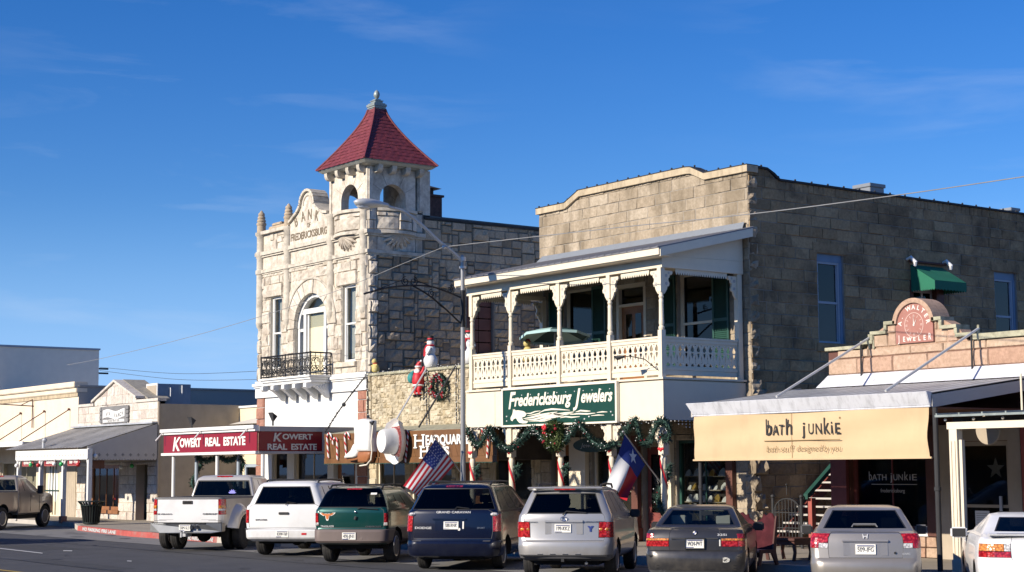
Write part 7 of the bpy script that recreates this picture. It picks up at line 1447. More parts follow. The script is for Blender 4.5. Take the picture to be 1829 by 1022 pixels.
# ---- pickups
def pickup(label, px, d, ang, base, dually, cab0, cab1, L, tex):
    Sb = [(.60, .14, cab0-.02, .90, .12, .03), (.66, .12, cab0-.02, .955, .13, .03), (.80, .11, cab0-.02, .975, .13, .03), (.93, .11, cab0-.02, .975, .13, .03), (1.33, .115, cab0-.02, .968, .13, .03), (1.375, .13, cab0-.02, .95, .12, .03)]
    axle = 1.30 if dually else 1.25; front = L-.95
    root, bed = vehicle('pickup', label, 'truck', px, d, ang, Sb, (0, .03, .3, .6, .8, 1),
        [('tailgate', lambda i, p, k, s: 1 <= i < 4 and p == 'R', .008, -.004), ('tail_light', lambda i, p, k, s: i == 3 and (p == 'C' or (p == 'S' and k == 0)), .004, .008), ('bed_rail', lambda i, p, k, s: i == 4, .0, 0)], base, .015,
        wells=((.92, axle, .50, .42),), slots={'tailgate': base, 'tail_light': 'lens_red', 'bed_rail': 'trim_grey'}, group=CARG)
    bed.name = 'bed'; fr = rear_frame(Sb, .015)
    # dark sheet on the closed deck stands in for a shaded load bed
    mb = MB(); mb.box(-.86, .86, .2, cab0-.1, 1.372, 1.376); mb.build('bed_shade', 'under', root, smooth=0)
    C = [(.50, cab0+.02, L-.1, .90, .05, .3), (.56, cab0, L-.02, .96, .05, .35), (.80, cab0, L, .975, .05, .4), (1.10, cab0, L-.02, .97, .05, .4), (1.22, cab0, L-.1, .955, .05, .45), (1.28, cab0+.005, L-.35, .94, .05, .5), (1.32, cab0+.01, cab1+.25, .93, .05, .4), (1.36, cab0+.02, cab1+.1, .915, .05, .3), (1.80, cab0+.12, cab1-.65, .80, .06, .25), (1.86, cab0+.16, cab1-.75, .77, .07, .25), (1.92, cab0+.26, cab1-.85, .68, .1, .25), (1.935, cab0+.5, cab1-1.1, .5, .15, .2)]
    # the cab hull reuses the same loft, then joins this truck
    r2, cab = vehicle('cab', '', 'truck', px, d, ang, C, (0, .04, .06, (cab1-cab0)*.47/(L-cab0)+.02, (cab1-cab0)*.47/(L-cab0)+.05, (cab1-cab0-.55)/(L-cab0) if True else .5, 1),
        [('rear_window', lambda i, p, k, s: i == 7 and p == 'R', .03, -.004), ('side_window', lambda i, p, k, s: i == 7 and p == 'S' and k in (1, 3), .015, -.004), ('windscreen', lambda i, p, k, s: i == 7 and p == 'F', .02, -.003)], base, .0,
        wells=((.92, front, .47, .42),), slots={'rear_window': 'tint_glass', 'side_window': 'tint_glass', 'windscreen': 'car_glass'})
    for ch in list(r2.children):
        ch.parent = root
        if ch.name.startswith('body'): ch.name = 'cab'
    bpy.data.objects.remove(r2)
    # lamp bands, bumper, plate
    for sg in (-1, 1):
        for z0, z1, m_, nm in ((1.09, 1.17, 'lens_amber', 'turn_light'), (1.03, 1.085, 'lens_clear', 'reversing_light')):
            mb = MB(); mb.prism([(sg*.85, .098), (sg*.92, .125), (sg*.965, .18), (sg*.986, .25), (sg*.96, .26), (sg*.85, .16)], lambda u, v, d: Vector((u, v, d)), z0, z1); mb.build(nm, m_, root, smooth=0, bev=.006)
    mb = MB(); zb = .62
    prof = [(-.98, .5), (-.98, .72), (-.6, .72), (-.58, .70), (.58, .70), (.6, .72), (.98, .72), (.98, .5), (.7, .46), (-.7, .46)]
    mb.prism(prof, lambda u, v, w_: Vector((u, -.0-w_+.06*(abs(u)/.98)**3, v)), -.22, .05); bp = mb.build('bumper', 'steel_grey', root, smooth=0, bev=.02)
    mb = MB(); mb.box(-.55, .55, -.06, .1, .702, .712); mb.box(-.95, .95, .0, .11, .722, .735); mb.build('step_pad', 'trim_black', bp, smooth=0)
    f2 = lambda u, v, w_: Vector((u, -.055-w_, v)); plate(root, f2, 0, .60, tex, .012)
    mb = MB(); fbox(mb, fr, -.14, .14, 1.20, 1.29, -.005, .012); h_ = mb.build('tailgate_handle', 'trim_black', root, smooth=0, bev=.02)
    mb = MB(); fbox(mb, fr, -.10, .10, 1.23, 1.25, .012, .018); mb.build('latch', 'chrome', h_, smooth=0)
    badge(root, fr, 'CHEVROLET', .42, .93, .40, .04, 'trim_black'); badge(root, fr, 'SILVERADO', -.84, .93, .42, .035, 'trim_grey')
    mb = MB(); fbox(mb, fr, -.78, .78, .80, .806, -.01, .003); fbox(mb, fr, -.92, .92, .775, .783, -.01, .004); mb.build('tailgate_seam', 'trim_grey', root, smooth=0)
    mb = MB(); mb.box(-.05, .05, -.12, .3, .38, .46); mb.box(-.09, -.05, -.14, -.1, .36, .48); mb.ball((.02, -.14, .5), .035, 8, 6); mb.build('tow_hitch', 'steel', root, smooth=0)
    mb = MB(); mb.box(.15, .22, -.075, -.05, .57, .66); mb.box(.28, .35, -.075, -.05, .57, .66); mb.build('socket', 'chrome', root, smooth=0)
    r, wd = .40, .24
    for sg in (-1, 1):
        wheel(root, sg*.85, front, r, .26, 'alloy', 6, sg)
        if dually: wheel(root, sg*.71, axle, r, wd, 'steel_grey', 4, -sg); wheel(root, sg*1.02, axle, r, wd, 'alloy', 6, -sg)
        else: wheel(root, sg*.85, axle, r, .26, 'alloy', 6, sg)
        if dually:                                                 # swollen rear wing over the twin wheels
            mb = MB(); n = 22; vs_ = []; prof = [(.96, 0, .0), (1.06, .0, .02), (1.14, .0, .06), (1.17, 0, .14), (1.16, 0, .17)]
            for k in range(n+1):
                a = math.pi*(.02+.96*k/n); c, s_ = math.cos(a), math.sin(a)
                for (x, _, sh), rr in zip(((.95, 0, 0), (1.04, 0, 0), (1.13, 0, 0), (1.165, 0, 0), (1.16, 0, 0)), (.80, .74, .66, .56, .50)):
                    vs_.append((sg*x, axle+rr*c*1.05, max(.56+.04*(1.17-x)*4, min(1.30, .42+rr*s_))))
            mb.add(vs_, [(k*5+j, k*5+j+1, (k+1)*5+j+1, (k+1)*5+j) for k in range(n) for j in range(4)]); mb.build('wheel_arch', base, root, smooth=60)
    mb = MB(); mb.tube([(-.9, axle, .4), (.9, axle, .4)], .08, 8); mb.ball((0, axle, .38), (.2, .2, .2), 10, 8); mb.box(-.42, -.34, .1, L-.8, .5, .6); mb.box(.34, .42, .1, L-.8, .5, .6); mb.build('rear_axle', 'under', root, smooth=0)
    under(root, .7, cab0-.6, L-.9, .36, .6)
    sf = lambda u, v, w_: Vector((.977+w_, u, v)); text('4x4', .16, 'sign_cream', root, sf, .36, 1.08, .002, ext=.002, name='decal')
    mb = MB(); mb.box(-.22, .22, cab0+.2, cab0+.3, 1.875, 1.92); mb.box(-.1, .1, cab0+.185, cab0+.2, 1.88, 1.915); mb.build('brake_light', 'lens_red', root, smooth=0)
    seats(root, cab1-1.4, cab0+.45, 1.2, 1.55, .84, floor=(cab0+.15, cab1, .95))
    for sg in (-1, 1):
        mb = MB(); mb.box(sg*1.14-.1, sg*1.14+.1, cab1-.55, cab1-.43, 1.25, 1.55); mb.tube([(sg*.95, cab1-.45, 1.32), (sg*1.1, cab1-.48, 1.35)], .025, 6); mb.build('door_mirror', 'trim_black', root, smooth=0, bev=.03)
        mb = MB()
        for y in ((cab0+.06), cab0+(cab1-cab0)*.5, cab1-.2): mb.box(sg*.974-.002, sg*.974+.004, y-.006, y+.006, .60, 1.27)
        mb.build('door_seam', 'trim_black', root, smooth=0)
        mb = MB(); mb.box(sg*.975-.01, sg*.975+.02, cab0+(cab1-cab0)*.5+.08, cab0+(cab1-cab0)*.5+.26, 1.13, 1.18); mb.build('door_handle', base, root, smooth=0, bev=.01)
    return root
pk = pickup('pale pewter dual-rear-wheel pickup with tailgate painted sunlit white, chrome bumper, parked beside the red kerb', 331, 43.5, 42, 'paint_pewter', True, 2.55, 4.85, 6.1, '50M-SL3')
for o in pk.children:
    if o.name.startswith('tailgate') and len(o.data.materials) and o.data.materials[0].name == 'paint_pewter': o.data.materials[0] = mat('paint_white')  # tailgate whitened to read as sunlit against the pewter sides
mb = MB(); pts = [(.12*math.cos(k*math.pi/12)*(1 if k % 2 else .62), .02+.12*math.sin(k*math.pi/12)*(1 if k % 2 else .62)) for k in range(13)]
mb.prism([(.28+a, 1.42+b) for a, b in pts], lambda u, v, w_: Vector((u, 2.55+.02+(v-1.36)*.227-w_, v)), .004, .008); plain('sticker_blue', (.22, .22, .75), .5); mb.build('window_sticker', 'sticker_blue', pk, smooth=0)
tp = pickup('tan pickup with chrome wheels parked at the far left edge', -62, 64.0, 42, 'paint_tan', False, 2.4, 4.2, 5.45, '71R-TX2'); tp.location = (-59.1, 19.85, -.012)
# ---------------------------------------------------------------- jewellers' sign with the running horse
JS = FR(26.27)
jsn = thing('shop_sign', 'long dark green jewellers sign board with a running horse on the porch fascia', 'sign', (-33.2, 26.25, 3.19))
mb = MB(); fbox(mb, JS, -35.54, -30.9, 3.19, 4.11, 0, .045); bd_ = mb.build('board', 'sign_green', jsn, smooth=0)
mb = MB(); a, b, c, d = -35.54, -30.9, 3.19, 4.11
for r in ((a-.03, b+.03, d-.0, d+.045), (a-.03, b+.03, c-.045, c), (a-.03, a+.03, c, d), (b-.03, b+.03, c, d)): fbox(mb, JS, *r, -.02, .075)
mb.build('frame', 'sign_cream', jsn, smooth=0)
mb = MB(); P_ = lambda px, py: (lambda q: (q.x, q.z))(onY(885+px/7.952, 670+py/7.952, 26.22))
text('F', .62, 'sign_cream', bd_, JS, P_(175, 0)[0], 3.62, .047, width=.32, shear=.25, off=.012, ext=.006)
text('redericksburg', .44, 'sign_cream', bd_, JS, P_(262, 0)[0], 3.685, .047, width=P_(1075, 0)[0]-P_(262, 0)[0], shear=.25, off=.014, ext=.006)
text('J', .58, 'sign_cream', bd_, JS, P_(1125, 0)[0], 3.63, .047, width=.30, shear=.25, off=.012, ext=.006)
text('ewelers', .44, 'sign_cream', bd_, JS, P_(1205, 0)[0], 3.685, .047, width=P_(1650, 0)[0]-P_(1205, 0)[0], shear=.25, off=.014, ext=.006)
head = [(252, 480), (262, 500), (272, 485), (285, 505), (320, 500), (350, 505), (385, 510), (420, 525), (440, 560), (420, 590), (380, 600), (390, 640), (430, 655), (470, 660), (440, 685), (390, 688), (340, 678), (315, 650), (295, 615), (275, 618), (255, 632), (243, 655), (228, 650), (215, 628), (218, 600), (240, 560), (248, 520)]
mb.prism([P_(*q) for q in head], JS, .0455, .055)
def streak(pts, w0):
    n = len(pts); up, dn = [], []
    for i, (x, y) in enumerate(pts): h = w0*math.sin(math.pi*(i+.35)/(n-.3)); up.append(P_(x, y-h)); dn.append(P_(x, y+h))
    mb.prism(up+dn[::-1], JS, .0455, .055)
for p, w_ in (([(430, 545), (500, 545), (560, 520), (640, 508)], 9), ([(450, 580), (560, 560), (620, 545), (640, 540)], 8), ([(620, 535), (700, 500), (800, 485), (900, 488), (1060, 500)], 13), ([(400, 620), (520, 600), (640, 570), (760, 545), (880, 525)], 16), ([(420, 640), (560, 628), (700, 590), (840, 565), (990, 540), (1120, 522)], 17), ([(480, 655), (620, 648), (740, 612), (880, 590), (970, 580)], 14), ([(620, 660), (700, 650), (800, 625)], 9), ([(760, 540), (860, 560), (1000, 560), (1100, 540)], 9), ([(1140, 525), (1210, 505), (1290, 512), (1350, 512)], 12), ([(1060, 562), (1180, 548), (1300, 552), (1420, 540)], 12), ([(920, 608), (1000, 590), (1080, 600), (1200, 590)], 11), ([(1440, 532), (1520, 522), (1590, 524)], 9), ([(1360, 578), (1460, 568), (1545, 570)], 8)): streak(p, w_)
mb.build('horse_emblem', 'sign_cream', bd_, smooth=0)
mb = MB()
for (x, y) in ((160, 655), (160, 590), (1640, 522), (1665, 570), (1330, 590), (1265, 625)): mb.ball(JS(*P_(x, y), .05), .022, 6, 4)
for k in range(12): x = 250+k*125; q = P_(x, 285-k*9.2); mb.ball(JS(q[0], q[1]-.02, .055), .016, 6, 4)
mb.build('bulb', 'bulb_white', jsn)
# ---------------------------------------------------------------- evergreen garlands and wreaths
def tufts(mb, path, r, per, ln=.085, rr=None):
    R_ = rr or RND
    for a, b in zip(path, path[1:]):
        a, b = Vector(a), Vector(b); d = b-a; t = d.normalized()
        for k in range(max(1, int(d.length*per))):
            p = a+d*R_.random(); v = Vector((R_.gauss(0, 1), R_.gauss(0, 1), R_.gauss(0, 1))); v = (v-t*v.dot(t)*.6).normalized(); s = v.cross(t); s = s.normalized() if s.length > 1e-4 else v.orthogonal().normalized()
            q = p+v*r*R_.uniform(.1, .75); e = q+v*ln*R_.uniform(.6, 1.2)+t*R_.gauss(0, .03); w_ = .016
            mb.add([q-s*w_, q+s*w_, e+s*w_*.4, e-s*w_*.4], [(0, 1, 2, 3)])
def smooth_path(pts, n=6):
    pts = [Vector(p) for p in pts]; o = []
    for i in range(len(pts)-1):
        p0, p1, p2, p3 = pts[max(0, i-1)], pts[i], pts[i+1], pts[min(len(pts)-1, i+2)]
        for k in range(n):
            t = k/n; o.append(.5*((2*p1)+(p2-p0)*t+(2*p0-5*p1+4*p2-p3)*t*t+(3*p1-p0-3*p2+p3)*t**3))
    return o+[pts[-1]]
def garland(name, label, path, r=.07, per=170, berries=6, lights=0, m_='garland_green', group=None, cat='garland'):
    p = smooth_path(path); c = sum(p, Vector())/len(p); o = thing(name, label, cat, (c.x, c.y, min(q.z for q in p)), group=group)
    mb = MB(); tufts(mb, p, r, per); mb.tube(p, r*.45, 6); mb.build('evergreen', m_, o, smooth=0, recalc=False)
    if berries:
        mb = MB()
        for k in range(berries): q = RND.choice(p); mb.ball(q+Vector((RND.gauss(0, .05), -.06, RND.gauss(0, .04))), .018, 6, 5)
        mb.build('berry', 'berry_red', o)
    if lights:
        mb = MB()
        for k in range(lights): q = RND.choice(p); mb.ball(q+Vector((RND.gauss(0, .05), -.09, RND.gauss(0, .05))), .013, 5, 4)
        mb.build('fairy_light', 'bulb_white', o)
    return o
GY = 26.12
def gp(pts, Y=GY): return [onY(x, y, Y) for x, y in pts]
SW_ = [('draped nearest the street lamp', [(834, 765), (840, 778), (850, 795), (860, 790), (868, 775), (874, 764)]), ('draped below the left end of the green sign', [(874, 764), (882, 782), (894, 798), (908, 801), (920, 795), (936, 780), (953, 764)]), ('hanging just left of the wreath', [(953, 764), (962, 774), (968, 782), (976, 786)]),
       ('rising from the wreath to the right', [(1006, 790), (1016, 780), (1026, 764), (1036, 757)]), ('draped left of the star flag', [(1036, 757), (1048, 775), (1064, 793), (1082, 797), (1100, 792)]), ('looped right of the star flag', [(1112, 778), (1122, 765), (1134, 750), (1142, 775), (1148, 791), (1162, 788), (1170, 765), (1180, 752), (1192, 760), (1196, 778), (1188, 786), (1180, 778)])]
for tx, pts in SW_: garland('garland', 'dark green evergreen garland swag '+tx, gp(pts), r=.10, berries=4, lights=14, group='garland swags along the porch', per=420)
# spiral garlands and red ribbons on the lower posts
for i, x in enumerate(PXS):
    y = PY+.07; pth = [(x+.14*math.cos(t*.75+.4), y+.14*math.sin(t*.75+.4)-.02, 2.12-t*.17) for t in range(11)]
    nm = ('leftmost porch post beside the street lamp', 'second porch post from the left', 'middle porch post under the wreath', 'porch post behind the star flag', 'right-hand corner post of the porch')[i]
    garland('post_garland', 'evergreen garland wound around the lower '+nm, pth, .125, 480, 2, 10, group='garlands on the porch posts')
    rb = MB()
    pts = [(x+.092*math.cos(t*.30+3.6), y+.092*math.sin(t*.30+3.6), 2.45-t*.075) for t in range(28)]
    for p, q in zip(pts, pts[1:]): rb.quad(p, q, (q[0], q[1], q[2]-.15), (p[0], p[1], p[2]-.15))
    o = single(rb.build('ribbon', 'red_cloth', None, smooth=60, recalc=False), (x, y, .6)); tag(o, 'red ribbon spiralling down the lower '+nm, 'ribbon', 'red ribbons on the porch posts')
    kb_ = MB(); kb_.ball((x, y-.09, 2.48), (.05, .03, .05), 8, 6); kb_.ball((x-.06, y-.09, 2.50), (.05, .025, .035), 8, 5); kb_.ball((x+.06, y-.09, 2.50), (.05, .025, .035), 8, 5); o = single(kb_.build('bow', 'red_cloth'), (x, y-.1, 2.43)); tag(o, 'small red bow at the top of the '+nm, 'bow', 'red bows on the porch posts')
def wreath(label, c, R_, r, m_, per, bow=None, deco=0, flat=(0, -1, 0)):
    n = 20; p = [Vector((c[0]+R_[0]*math.cos(2*math.pi*k/n), c[1], c[2]+R_[1]*math.sin(2*math.pi*k/n))) for k in range(n+1)]
    o = thing('wreath', label, 'wreath', (c[0], c[1], c[2]-R_[1]-r)); mb = MB(); tufts(mb, p, r, per, .1); mb.tube(p, r*.5, 6); mb.build('evergreen', m_, o, smooth=0, recalc=False)
    if bow:
        mb = MB(); b = Vector(bow)
        for dx, dz, s in ((-.05, .05, .04), (.05, .04, .04), (0, 0, .03), (-.035, -.09, .025), (.04, -.1, .025), (.02, .08, .04)): mb.ball(b+Vector((dx, -.03, dz)), (s, .03, s*1.3), 8, 6)
        mb.build('bow', 'red_cloth', o)
    if deco:
        mb = MB()
        for k in range(deco): q = p[RND.randrange(n)]; mb.ball(q+Vector((RND.gauss(0, r*.5), -r*.8, RND.gauss(0, r*.5))), RND.uniform(.02, .045), 6, 5)
        mb.build('red_ornament', 'berry_red', o)
        mb = MB()
        for k in range(deco): q = p[RND.randrange(n)]; mb.ball(q+Vector((RND.gauss(0, r*.5), -r*.85, RND.gauss(0, r*.5))), .016, 5, 4)
        mb.build('fairy_light', 'bulb_white', o)
    return o
c = onY(990, 779, 26.02); wreath('round olive green wreath with a red bow hanging in the middle of the porch swags', c, (.23, .24), .19, 'wreath_green', 1500, (c.x-.12, c.y-.2, c.z+.17), 10)
wreath('large red and green wreath hanging on the rubble stone parapet', (-42.43, 28.86, 4.57), (.34, .32), .12, 'garland_green', 420, None, 46)
# icicle lights under the porch fascia
ic = thing('icicle_lights', 'string of tiny white icicle lights under the porch fascia', 'lights', (-33, 26.3, 2.9)); mb = MB()
for k in range(95):
    x = PX0+.1+(PX1-PX0-.2)*k/94; mb.ball((x, 26.285, 3.165-.03*(k % 3)), .014, 5, 4)
for k in range(22):
    y = 26.4+k*.12
    for j in range(RND.randrange(1, 4)): mb.ball((PX1+.01, y, 3.15-.07*j), .016, 5, 4)
mb.build('bulb', 'bulb_white', ic); mb = MB(); mb.tube([(PX0, 26.283, 3.17), (PX1, 26.283, 3.17), (PX1+.012, 29, 3.17)], .006, 4); mb.build('cable', 'wire_black', ic)
# garlands on the estate agent's posts
for x, s_ in ((-52.1, -1), (-49.05, 1)):
    garland('post_garland', 'evergreen garland wound down the pale green %s canopy post by the pickup' % ('left' if s_ < 0 else 'right'), [(x+.15*math.cos(t*1.2), 25.5+.15*math.sin(t*1.2), 2.5-t*.24) for t in range(9)], .11, 230, 2, 0, group='garlands under the red sign canopy')
for a, b, tx in ((-52.1, -50.6, 'left'), (-50.5, -49.05, 'right')): garland('garland', 'evergreen garland swag on the %s half of the red sign canopy' % tx, [(a, 25.5, 2.52), (a+.35, 25.5, 2.42), ((a+b)/2, 25.5, 2.38), (b-.3, 25.5, 2.44), (b, 25.5, 2.52)], .09, 230, 2, 0, group='garland swags under the red sign canopy')
# ---------------------------------------------------------------- rooftop and wall figures
def lathe_z(mb, prof, c, n=12, mi=0): mb.lathe(prof, c, n, None, mi)
def snowman(label, x, y, z, h, face=0):
    o = thing('snowman_figure', label, 'figure', (x, y, z)); k = h/1.08; f = Vector((-.6, -.8, 0)) if face == 0 else Vector((.3, -.95, 0))
    mb = MB(); lathe_z(mb, [(.06*k, z), (.17*k, z+.06*k), (.23*k, z+.2*k), (.22*k, z+.33*k), (.15*k, z+.46*k), (.13*k, z+.5*k), (.16*k, z+.56*k), (.16*k, z+.66*k), (.11*k, z+.75*k), (.09*k, z+.77*k), (.115*k, z+.82*k), (.12*k, z+.88*k), (.09*k, z+.95*k), (.04*k, z+.98*k)], (x, y, 0), 14)
    s_ = Vector((f.y, -f.x, 0))
    for sg in (-1, 1): mb.tube([Vector((x, y, z+.68*k))+s_*sg*.13*k, Vector((x, y, z+.56*k))+s_*sg*.22*k+f*.05, Vector((x, y, z+.46*k))+s_*sg*.17*k+f*.12*k], [.05*k, .05*k, .04*k], 7)
    mb.build('body', 'white_cloth', o, smooth=70)
    mb = MB(); lathe_z(mb, [(.15*k, z+.93*k), (.15*k, z+.945*k), (.10*k, z+.95*k), (.10*k, z+1.07*k), (.02*k, z+1.08*k)], (x, y, 0), 14); ha = mb.build('hat', 'black_cloth', o); mb = MB(); lathe_z(mb, [(.104*k, z+.955*k), (.104*k, z+1.0*k)], (x, y, 0), 14); mb.build('hat_band', 'red_cloth', ha)
    mb = MB(); c0 = Vector((x, y, z+.76*k)); mb.tube([c0+(f*math.cos(t*.785)+s_*math.sin(t*.785))*.12*k for t in range(9)], .03*k, 6); mb.tube([c0+f*.12*k, c0+f*.17*k+s_*.04-Vector((0, 0, .12*k)), c0+f*.19*k+s_*.05-Vector((0, 0, .34*k))], [.035*k, .045*k, .05*k], 6); mb.build('scarf', 'red_cloth', o)
    mb = MB(); mb.tube([Vector((x, y, z+.87*k))+f*.11*k, Vector((x, y, z+.86*k))+f*.2*k], [.018*k, .004], 6); mb.build('nose', 'orange', o)
    mb = MB()
    for sg in (-1, 1): mb.ball(Vector((x, y, z+.9*k))+f*.105*k+s_*sg*.04*k, .014*k, 6, 4)
    mb.build('eye', 'black_cloth', o); return o
snowman('plump white snowman figure with black hat and red scarf standing on the stone parapet', -43.38, 29.2, 5.17, 1.05)
c = onY(838, 660, 29.2); snowman('second snowman figure with red scarf, half hidden behind the porch post and the street lamp', c.x, 29.2, 5.17, 1.15, 1)
sa = thing('climbing_figure', 'bearded figure in a red suit climbing the stone parapet with a green sack', 'figure', (-43.6, 28.85, 4.32)); X, Y_ = -43.58, 28.88
mb = MB(); mb.lathe([(.10, 4.62), (.17, 4.66), (.20, 4.78), (.18, 4.95), (.13, 5.08), (.07, 5.12)], (X, Y_, 0), 12)
for s_ in (-1, 1): mb.tube([(X+s_*.09, Y_, 4.66), (X+s_*.11, Y_-.06, 4.52), (X+s_*.1, Y_, 4.38)], [.09, .075, .06], 8); mb.tube([(X+s_*.15, Y_, 5.02), (X+s_*.24, Y_, 5.08), (X+s_*.2, Y_+.08, 5.22)], [.06, .055, .045], 8)
bo_ = mb.build('body', 'red_cloth', sa, smooth=60)
mb = MB(); mb.ball((X+.02, Y_-.03, 5.17), (.09, .09, .1), 10, 8); mb.ball((X+.02, Y_-.12, 5.16), (.02, .03, .02), 6, 4); mb.build('head', 'skin_paint', sa)
mb = MB(); mb.ball((X+.02, Y_-.07, 5.10), (.12, .08, .10), 10, 7); mb.lathe([(.105, 5.22), (.115, 5.24), (.105, 5.27)], (X+.02, Y_-.02, 0), 10); mb.lathe([(.175, 4.63), (.2, 4.66), (.18, 4.69)], (X, Y_, 0), 12); mb.ball((X+.14, Y_, 5.42), .035, 6, 5)
for s_ in (-1, 1): mb.lathe([(.07, 4.40), (.08, 4.42), (.07, 4.45)], (X+s_*.1, Y_, 0), 8)
mb.build('beard_and_trim', 'white_cloth', sa)
mb = MB(); mb.tube([(X+.02, Y_-.02, 5.26), (X+.04, Y_, 5.36), (X+.13, Y_, 5.41)], [.095, .06, .02], 8); mb.build('hat', 'red_cloth', sa); mb = MB()
for s_ in (-1, 1): mb.ball((X+s_*.1, Y_-.05, 4.34), (.06, .1, .05), 8, 5)
mb.build('boot', 'black_cloth', sa)
sk = single((lambda m: (m.ball((-43.86, 28.8, 4.9), (.14, .13, .17), 10, 8), m.tube([(-43.84, 28.8, 5.04), (-43.78, 28.84, 5.1)], [.06, .03], 6), m)[-1])(MB()).build('sack', 'teal_cloth', sa), (0, 0, 0)) if False else None
mb = MB(); mb.ball((-43.86, 28.8, 4.9), (.14, .13, .17), 10, 8); mb.tube([(-43.84, 28.8, 5.04), (-43.78, 28.84, 5.12)], [.06, .03], 6); o = single(mb.build('sack', 'teal_cloth'), (-43.86, 28.8, 4.73)); tag(o, 'green sack slung beside the red-suited climbing figure', 'sack')
yf_ = thing('yellow_figure', 'small yellow plush figure perched at the left corner of the stone parapet', 'figure', (-46.45, 29.1, 5.2))
mb = MB(); mb.lathe([(.06, 5.2), (.13, 5.26), (.13, 5.38), (.08, 5.5), (.05, 5.52)], (-46.45, 29.1, 0), 10); mb.ball((-46.46, 29.06, 5.58), .09, 8, 6)
for s_ in (-1, 1): mb.tube([(-46.45+s_*.08, 29.08, 5.46), (-46.45+s_*.17, 29.05, 5.42)], .035, 6)
mb.build('body', 'yellow_cloth', yf_, smooth=60); mb = MB(); mb.lathe([(.075, 5.49), (.09, 5.51), (.07, 5.53)], (-46.45, 29.09, 0), 10); mb.build('scarf', 'red_cloth', yf_)
# braces and light strings on the parapet
for x, y2, z2, tx in ((-43.24, 27.7, 3.36, 'left of the wreath'), (-41.63, 27.6, 3.3, 'behind the wreath')):
    mb = MB(); mb.tube([(x, 28.95, 5.17), (x, y2, z2)], .028, 6); o = single(mb.build('tie_rod', 'steel' if x < -42 else 'wire_black'), (x, y2, z2)); tag(o, ('bright steel' if x < -42 else 'dark')+' tie rod from the stone parapet to the timber canopy, '+tx, 'tie rod')
mb = MB(); pth = [(-46.81, 28.98, 5.15), (-46.75, 28.4, 4.55), (-46.65, 27.8, 3.9), (-46.6, 27.3, 3.25)]; mb.tube(pth, .02, 5); tufts(mb, pth, .03, 60, .05); mb.ball((-46.7, 28.05, 4.15), .07, 6, 5); o = single(mb.build('light_cable', 'wire_black'), pth[-1]); tag(o, 'dark light-wrapped cable slanting from the parapet corner down to the timber canopy', 'cable')
for pts, tx in (([(-46.7, 28.97, 5.2), (-44.5, 28.97, 5.18), (-42, 28.97, 5.2), (-39.9, 28.97, 5.19), (-37.7, 28.97, 5.2)], 'along the top of the stone parapet'), ([(-46.72, 28.95, 5.15), (-46.7, 28.95, 4.2), (-46.7, 28.95, 3.42)], 'down the left end of the stone parapet'), ([(-43.2, 28.95, 5.15), (-43.22, 28.95, 4.3), (-43.2, 28.95, 3.42)], 'down the middle of the stone parapet'), ([(-41.6, 28.95, 5.15), (-41.62, 28.95, 4.3), (-41.58, 28.95, 3.42)], 'down the right part of the stone parapet')):
    mb = MB(); p = smooth_path(pts, 8); mb.tube(p, .018, 5); o = thing('light_string', 'string of small white bulbs '+tx, 'lights', pts[-1], group=None); mb.build('cable', 'wire_black', o); mb = MB()
    for k in range(len(p)):
        for j in range(2): mb.ball(p[k]+Vector((RND.gauss(0, .04), -.03, RND.gauss(0, .04))), .016, 5, 4)
    mb.build('bulb', 'bulb_white', o)
# ---------------------------------------------------------------- balcony furniture
def parasol(label, c, r, tilt, m_):
    o = thing('parasol', label, 'parasol', (c.x, c.y, 4.13)); T = Matrix.Translation(c) @ Matrix.Rotation(tilt[0], 4, Vector(tilt[1])); mb = MB(); n = 8
    vs_ = [T @ Vector((0, 0, .2))]+[T @ Vector((r*f_*math.cos(k*math.pi/4), r*f_*math.sin(k*math.pi/4), .2-.22*f_**1.5)) for f_ in (.5, 1) for k in range(n)]
    for k in range(n): mb.add([vs_[0], vs_[1+k], vs_[1+(k+1) % n]], [(0, 1, 2)], k % 2); mb.add([vs_[1+k], vs_[9+k], vs_[9+(k+1) % n], vs_[1+(k+1) % n]], [(0, 1, 2, 3)], k % 2)
    for k in range(n): a, b = vs_[9+k], vs_[9+(k+1) % n]; mb.add([a, b, b-Vector((0, 0, .07)), a-Vector((0, 0, .07))], [(0, 1, 2, 3)], 0)
    mb.build('canopy', m_, o, smooth=0, recalc=False)
    mb = MB(); mb.tube([(c.x, c.y, 4.14), (c.x, c.y, c.z-.1), T @ Vector((0, 0, .2))], .02, 8); mb.build('pole', 'steel', o)
    mb = MB(); mb.lathe([(.2, 4.13), (.2, 4.17), (.05, 4.2)], (c.x, c.y, 0), 12); mb.build('base', 'iron', o)
parasol('tilted teal and white striped parasol behind the balcony railing', Vector((-35.05, 27.6, 5.60)), .95, (-.13, (.6, .8, 0)), ['canvas_teal', 'canvas_teal_dark'])
bf2 = thing('yellow_figure', 'yellow plush figure sitting behind the balcony railing under the striped parasol', 'figure', (-35.85, 27.3, 4.9)); mb = MB(); q = Vector((-35.85, 27.3, 0)); mb.lathe([(.08, 4.9), (.16, 4.98), (.16, 5.16), (.1, 5.3), (.06, 5.33)], q, 10); mb.ball(q+Vector((0, -.03, 5.42)), .10, 8, 6)
for s_ in (-1, 1): mb.tube([q+Vector((s_*.09, 0, 5.24)), q+Vector((s_*.2, -.05, 5.18))], .04, 6)
mb.build('body', 'yellow_cloth', bf2, smooth=60); mb = MB(); mb.lathe([(.09, 5.46), (.06, 5.53), (.02, 5.55)], q, 10); mb.build('hat', 'red_cloth', bf2)
tb = thing('balcony_table', 'low round dark table under the striped parasol on the balcony', 'table', (-35.05, 27.6, 4.13)); mb = MB(); mb.lathe([(.42, 4.82), (.42, 4.86), (.01, 4.87)], (-35.05, 27.6, 0), 18); mb.build('top', 'iron', tb); 
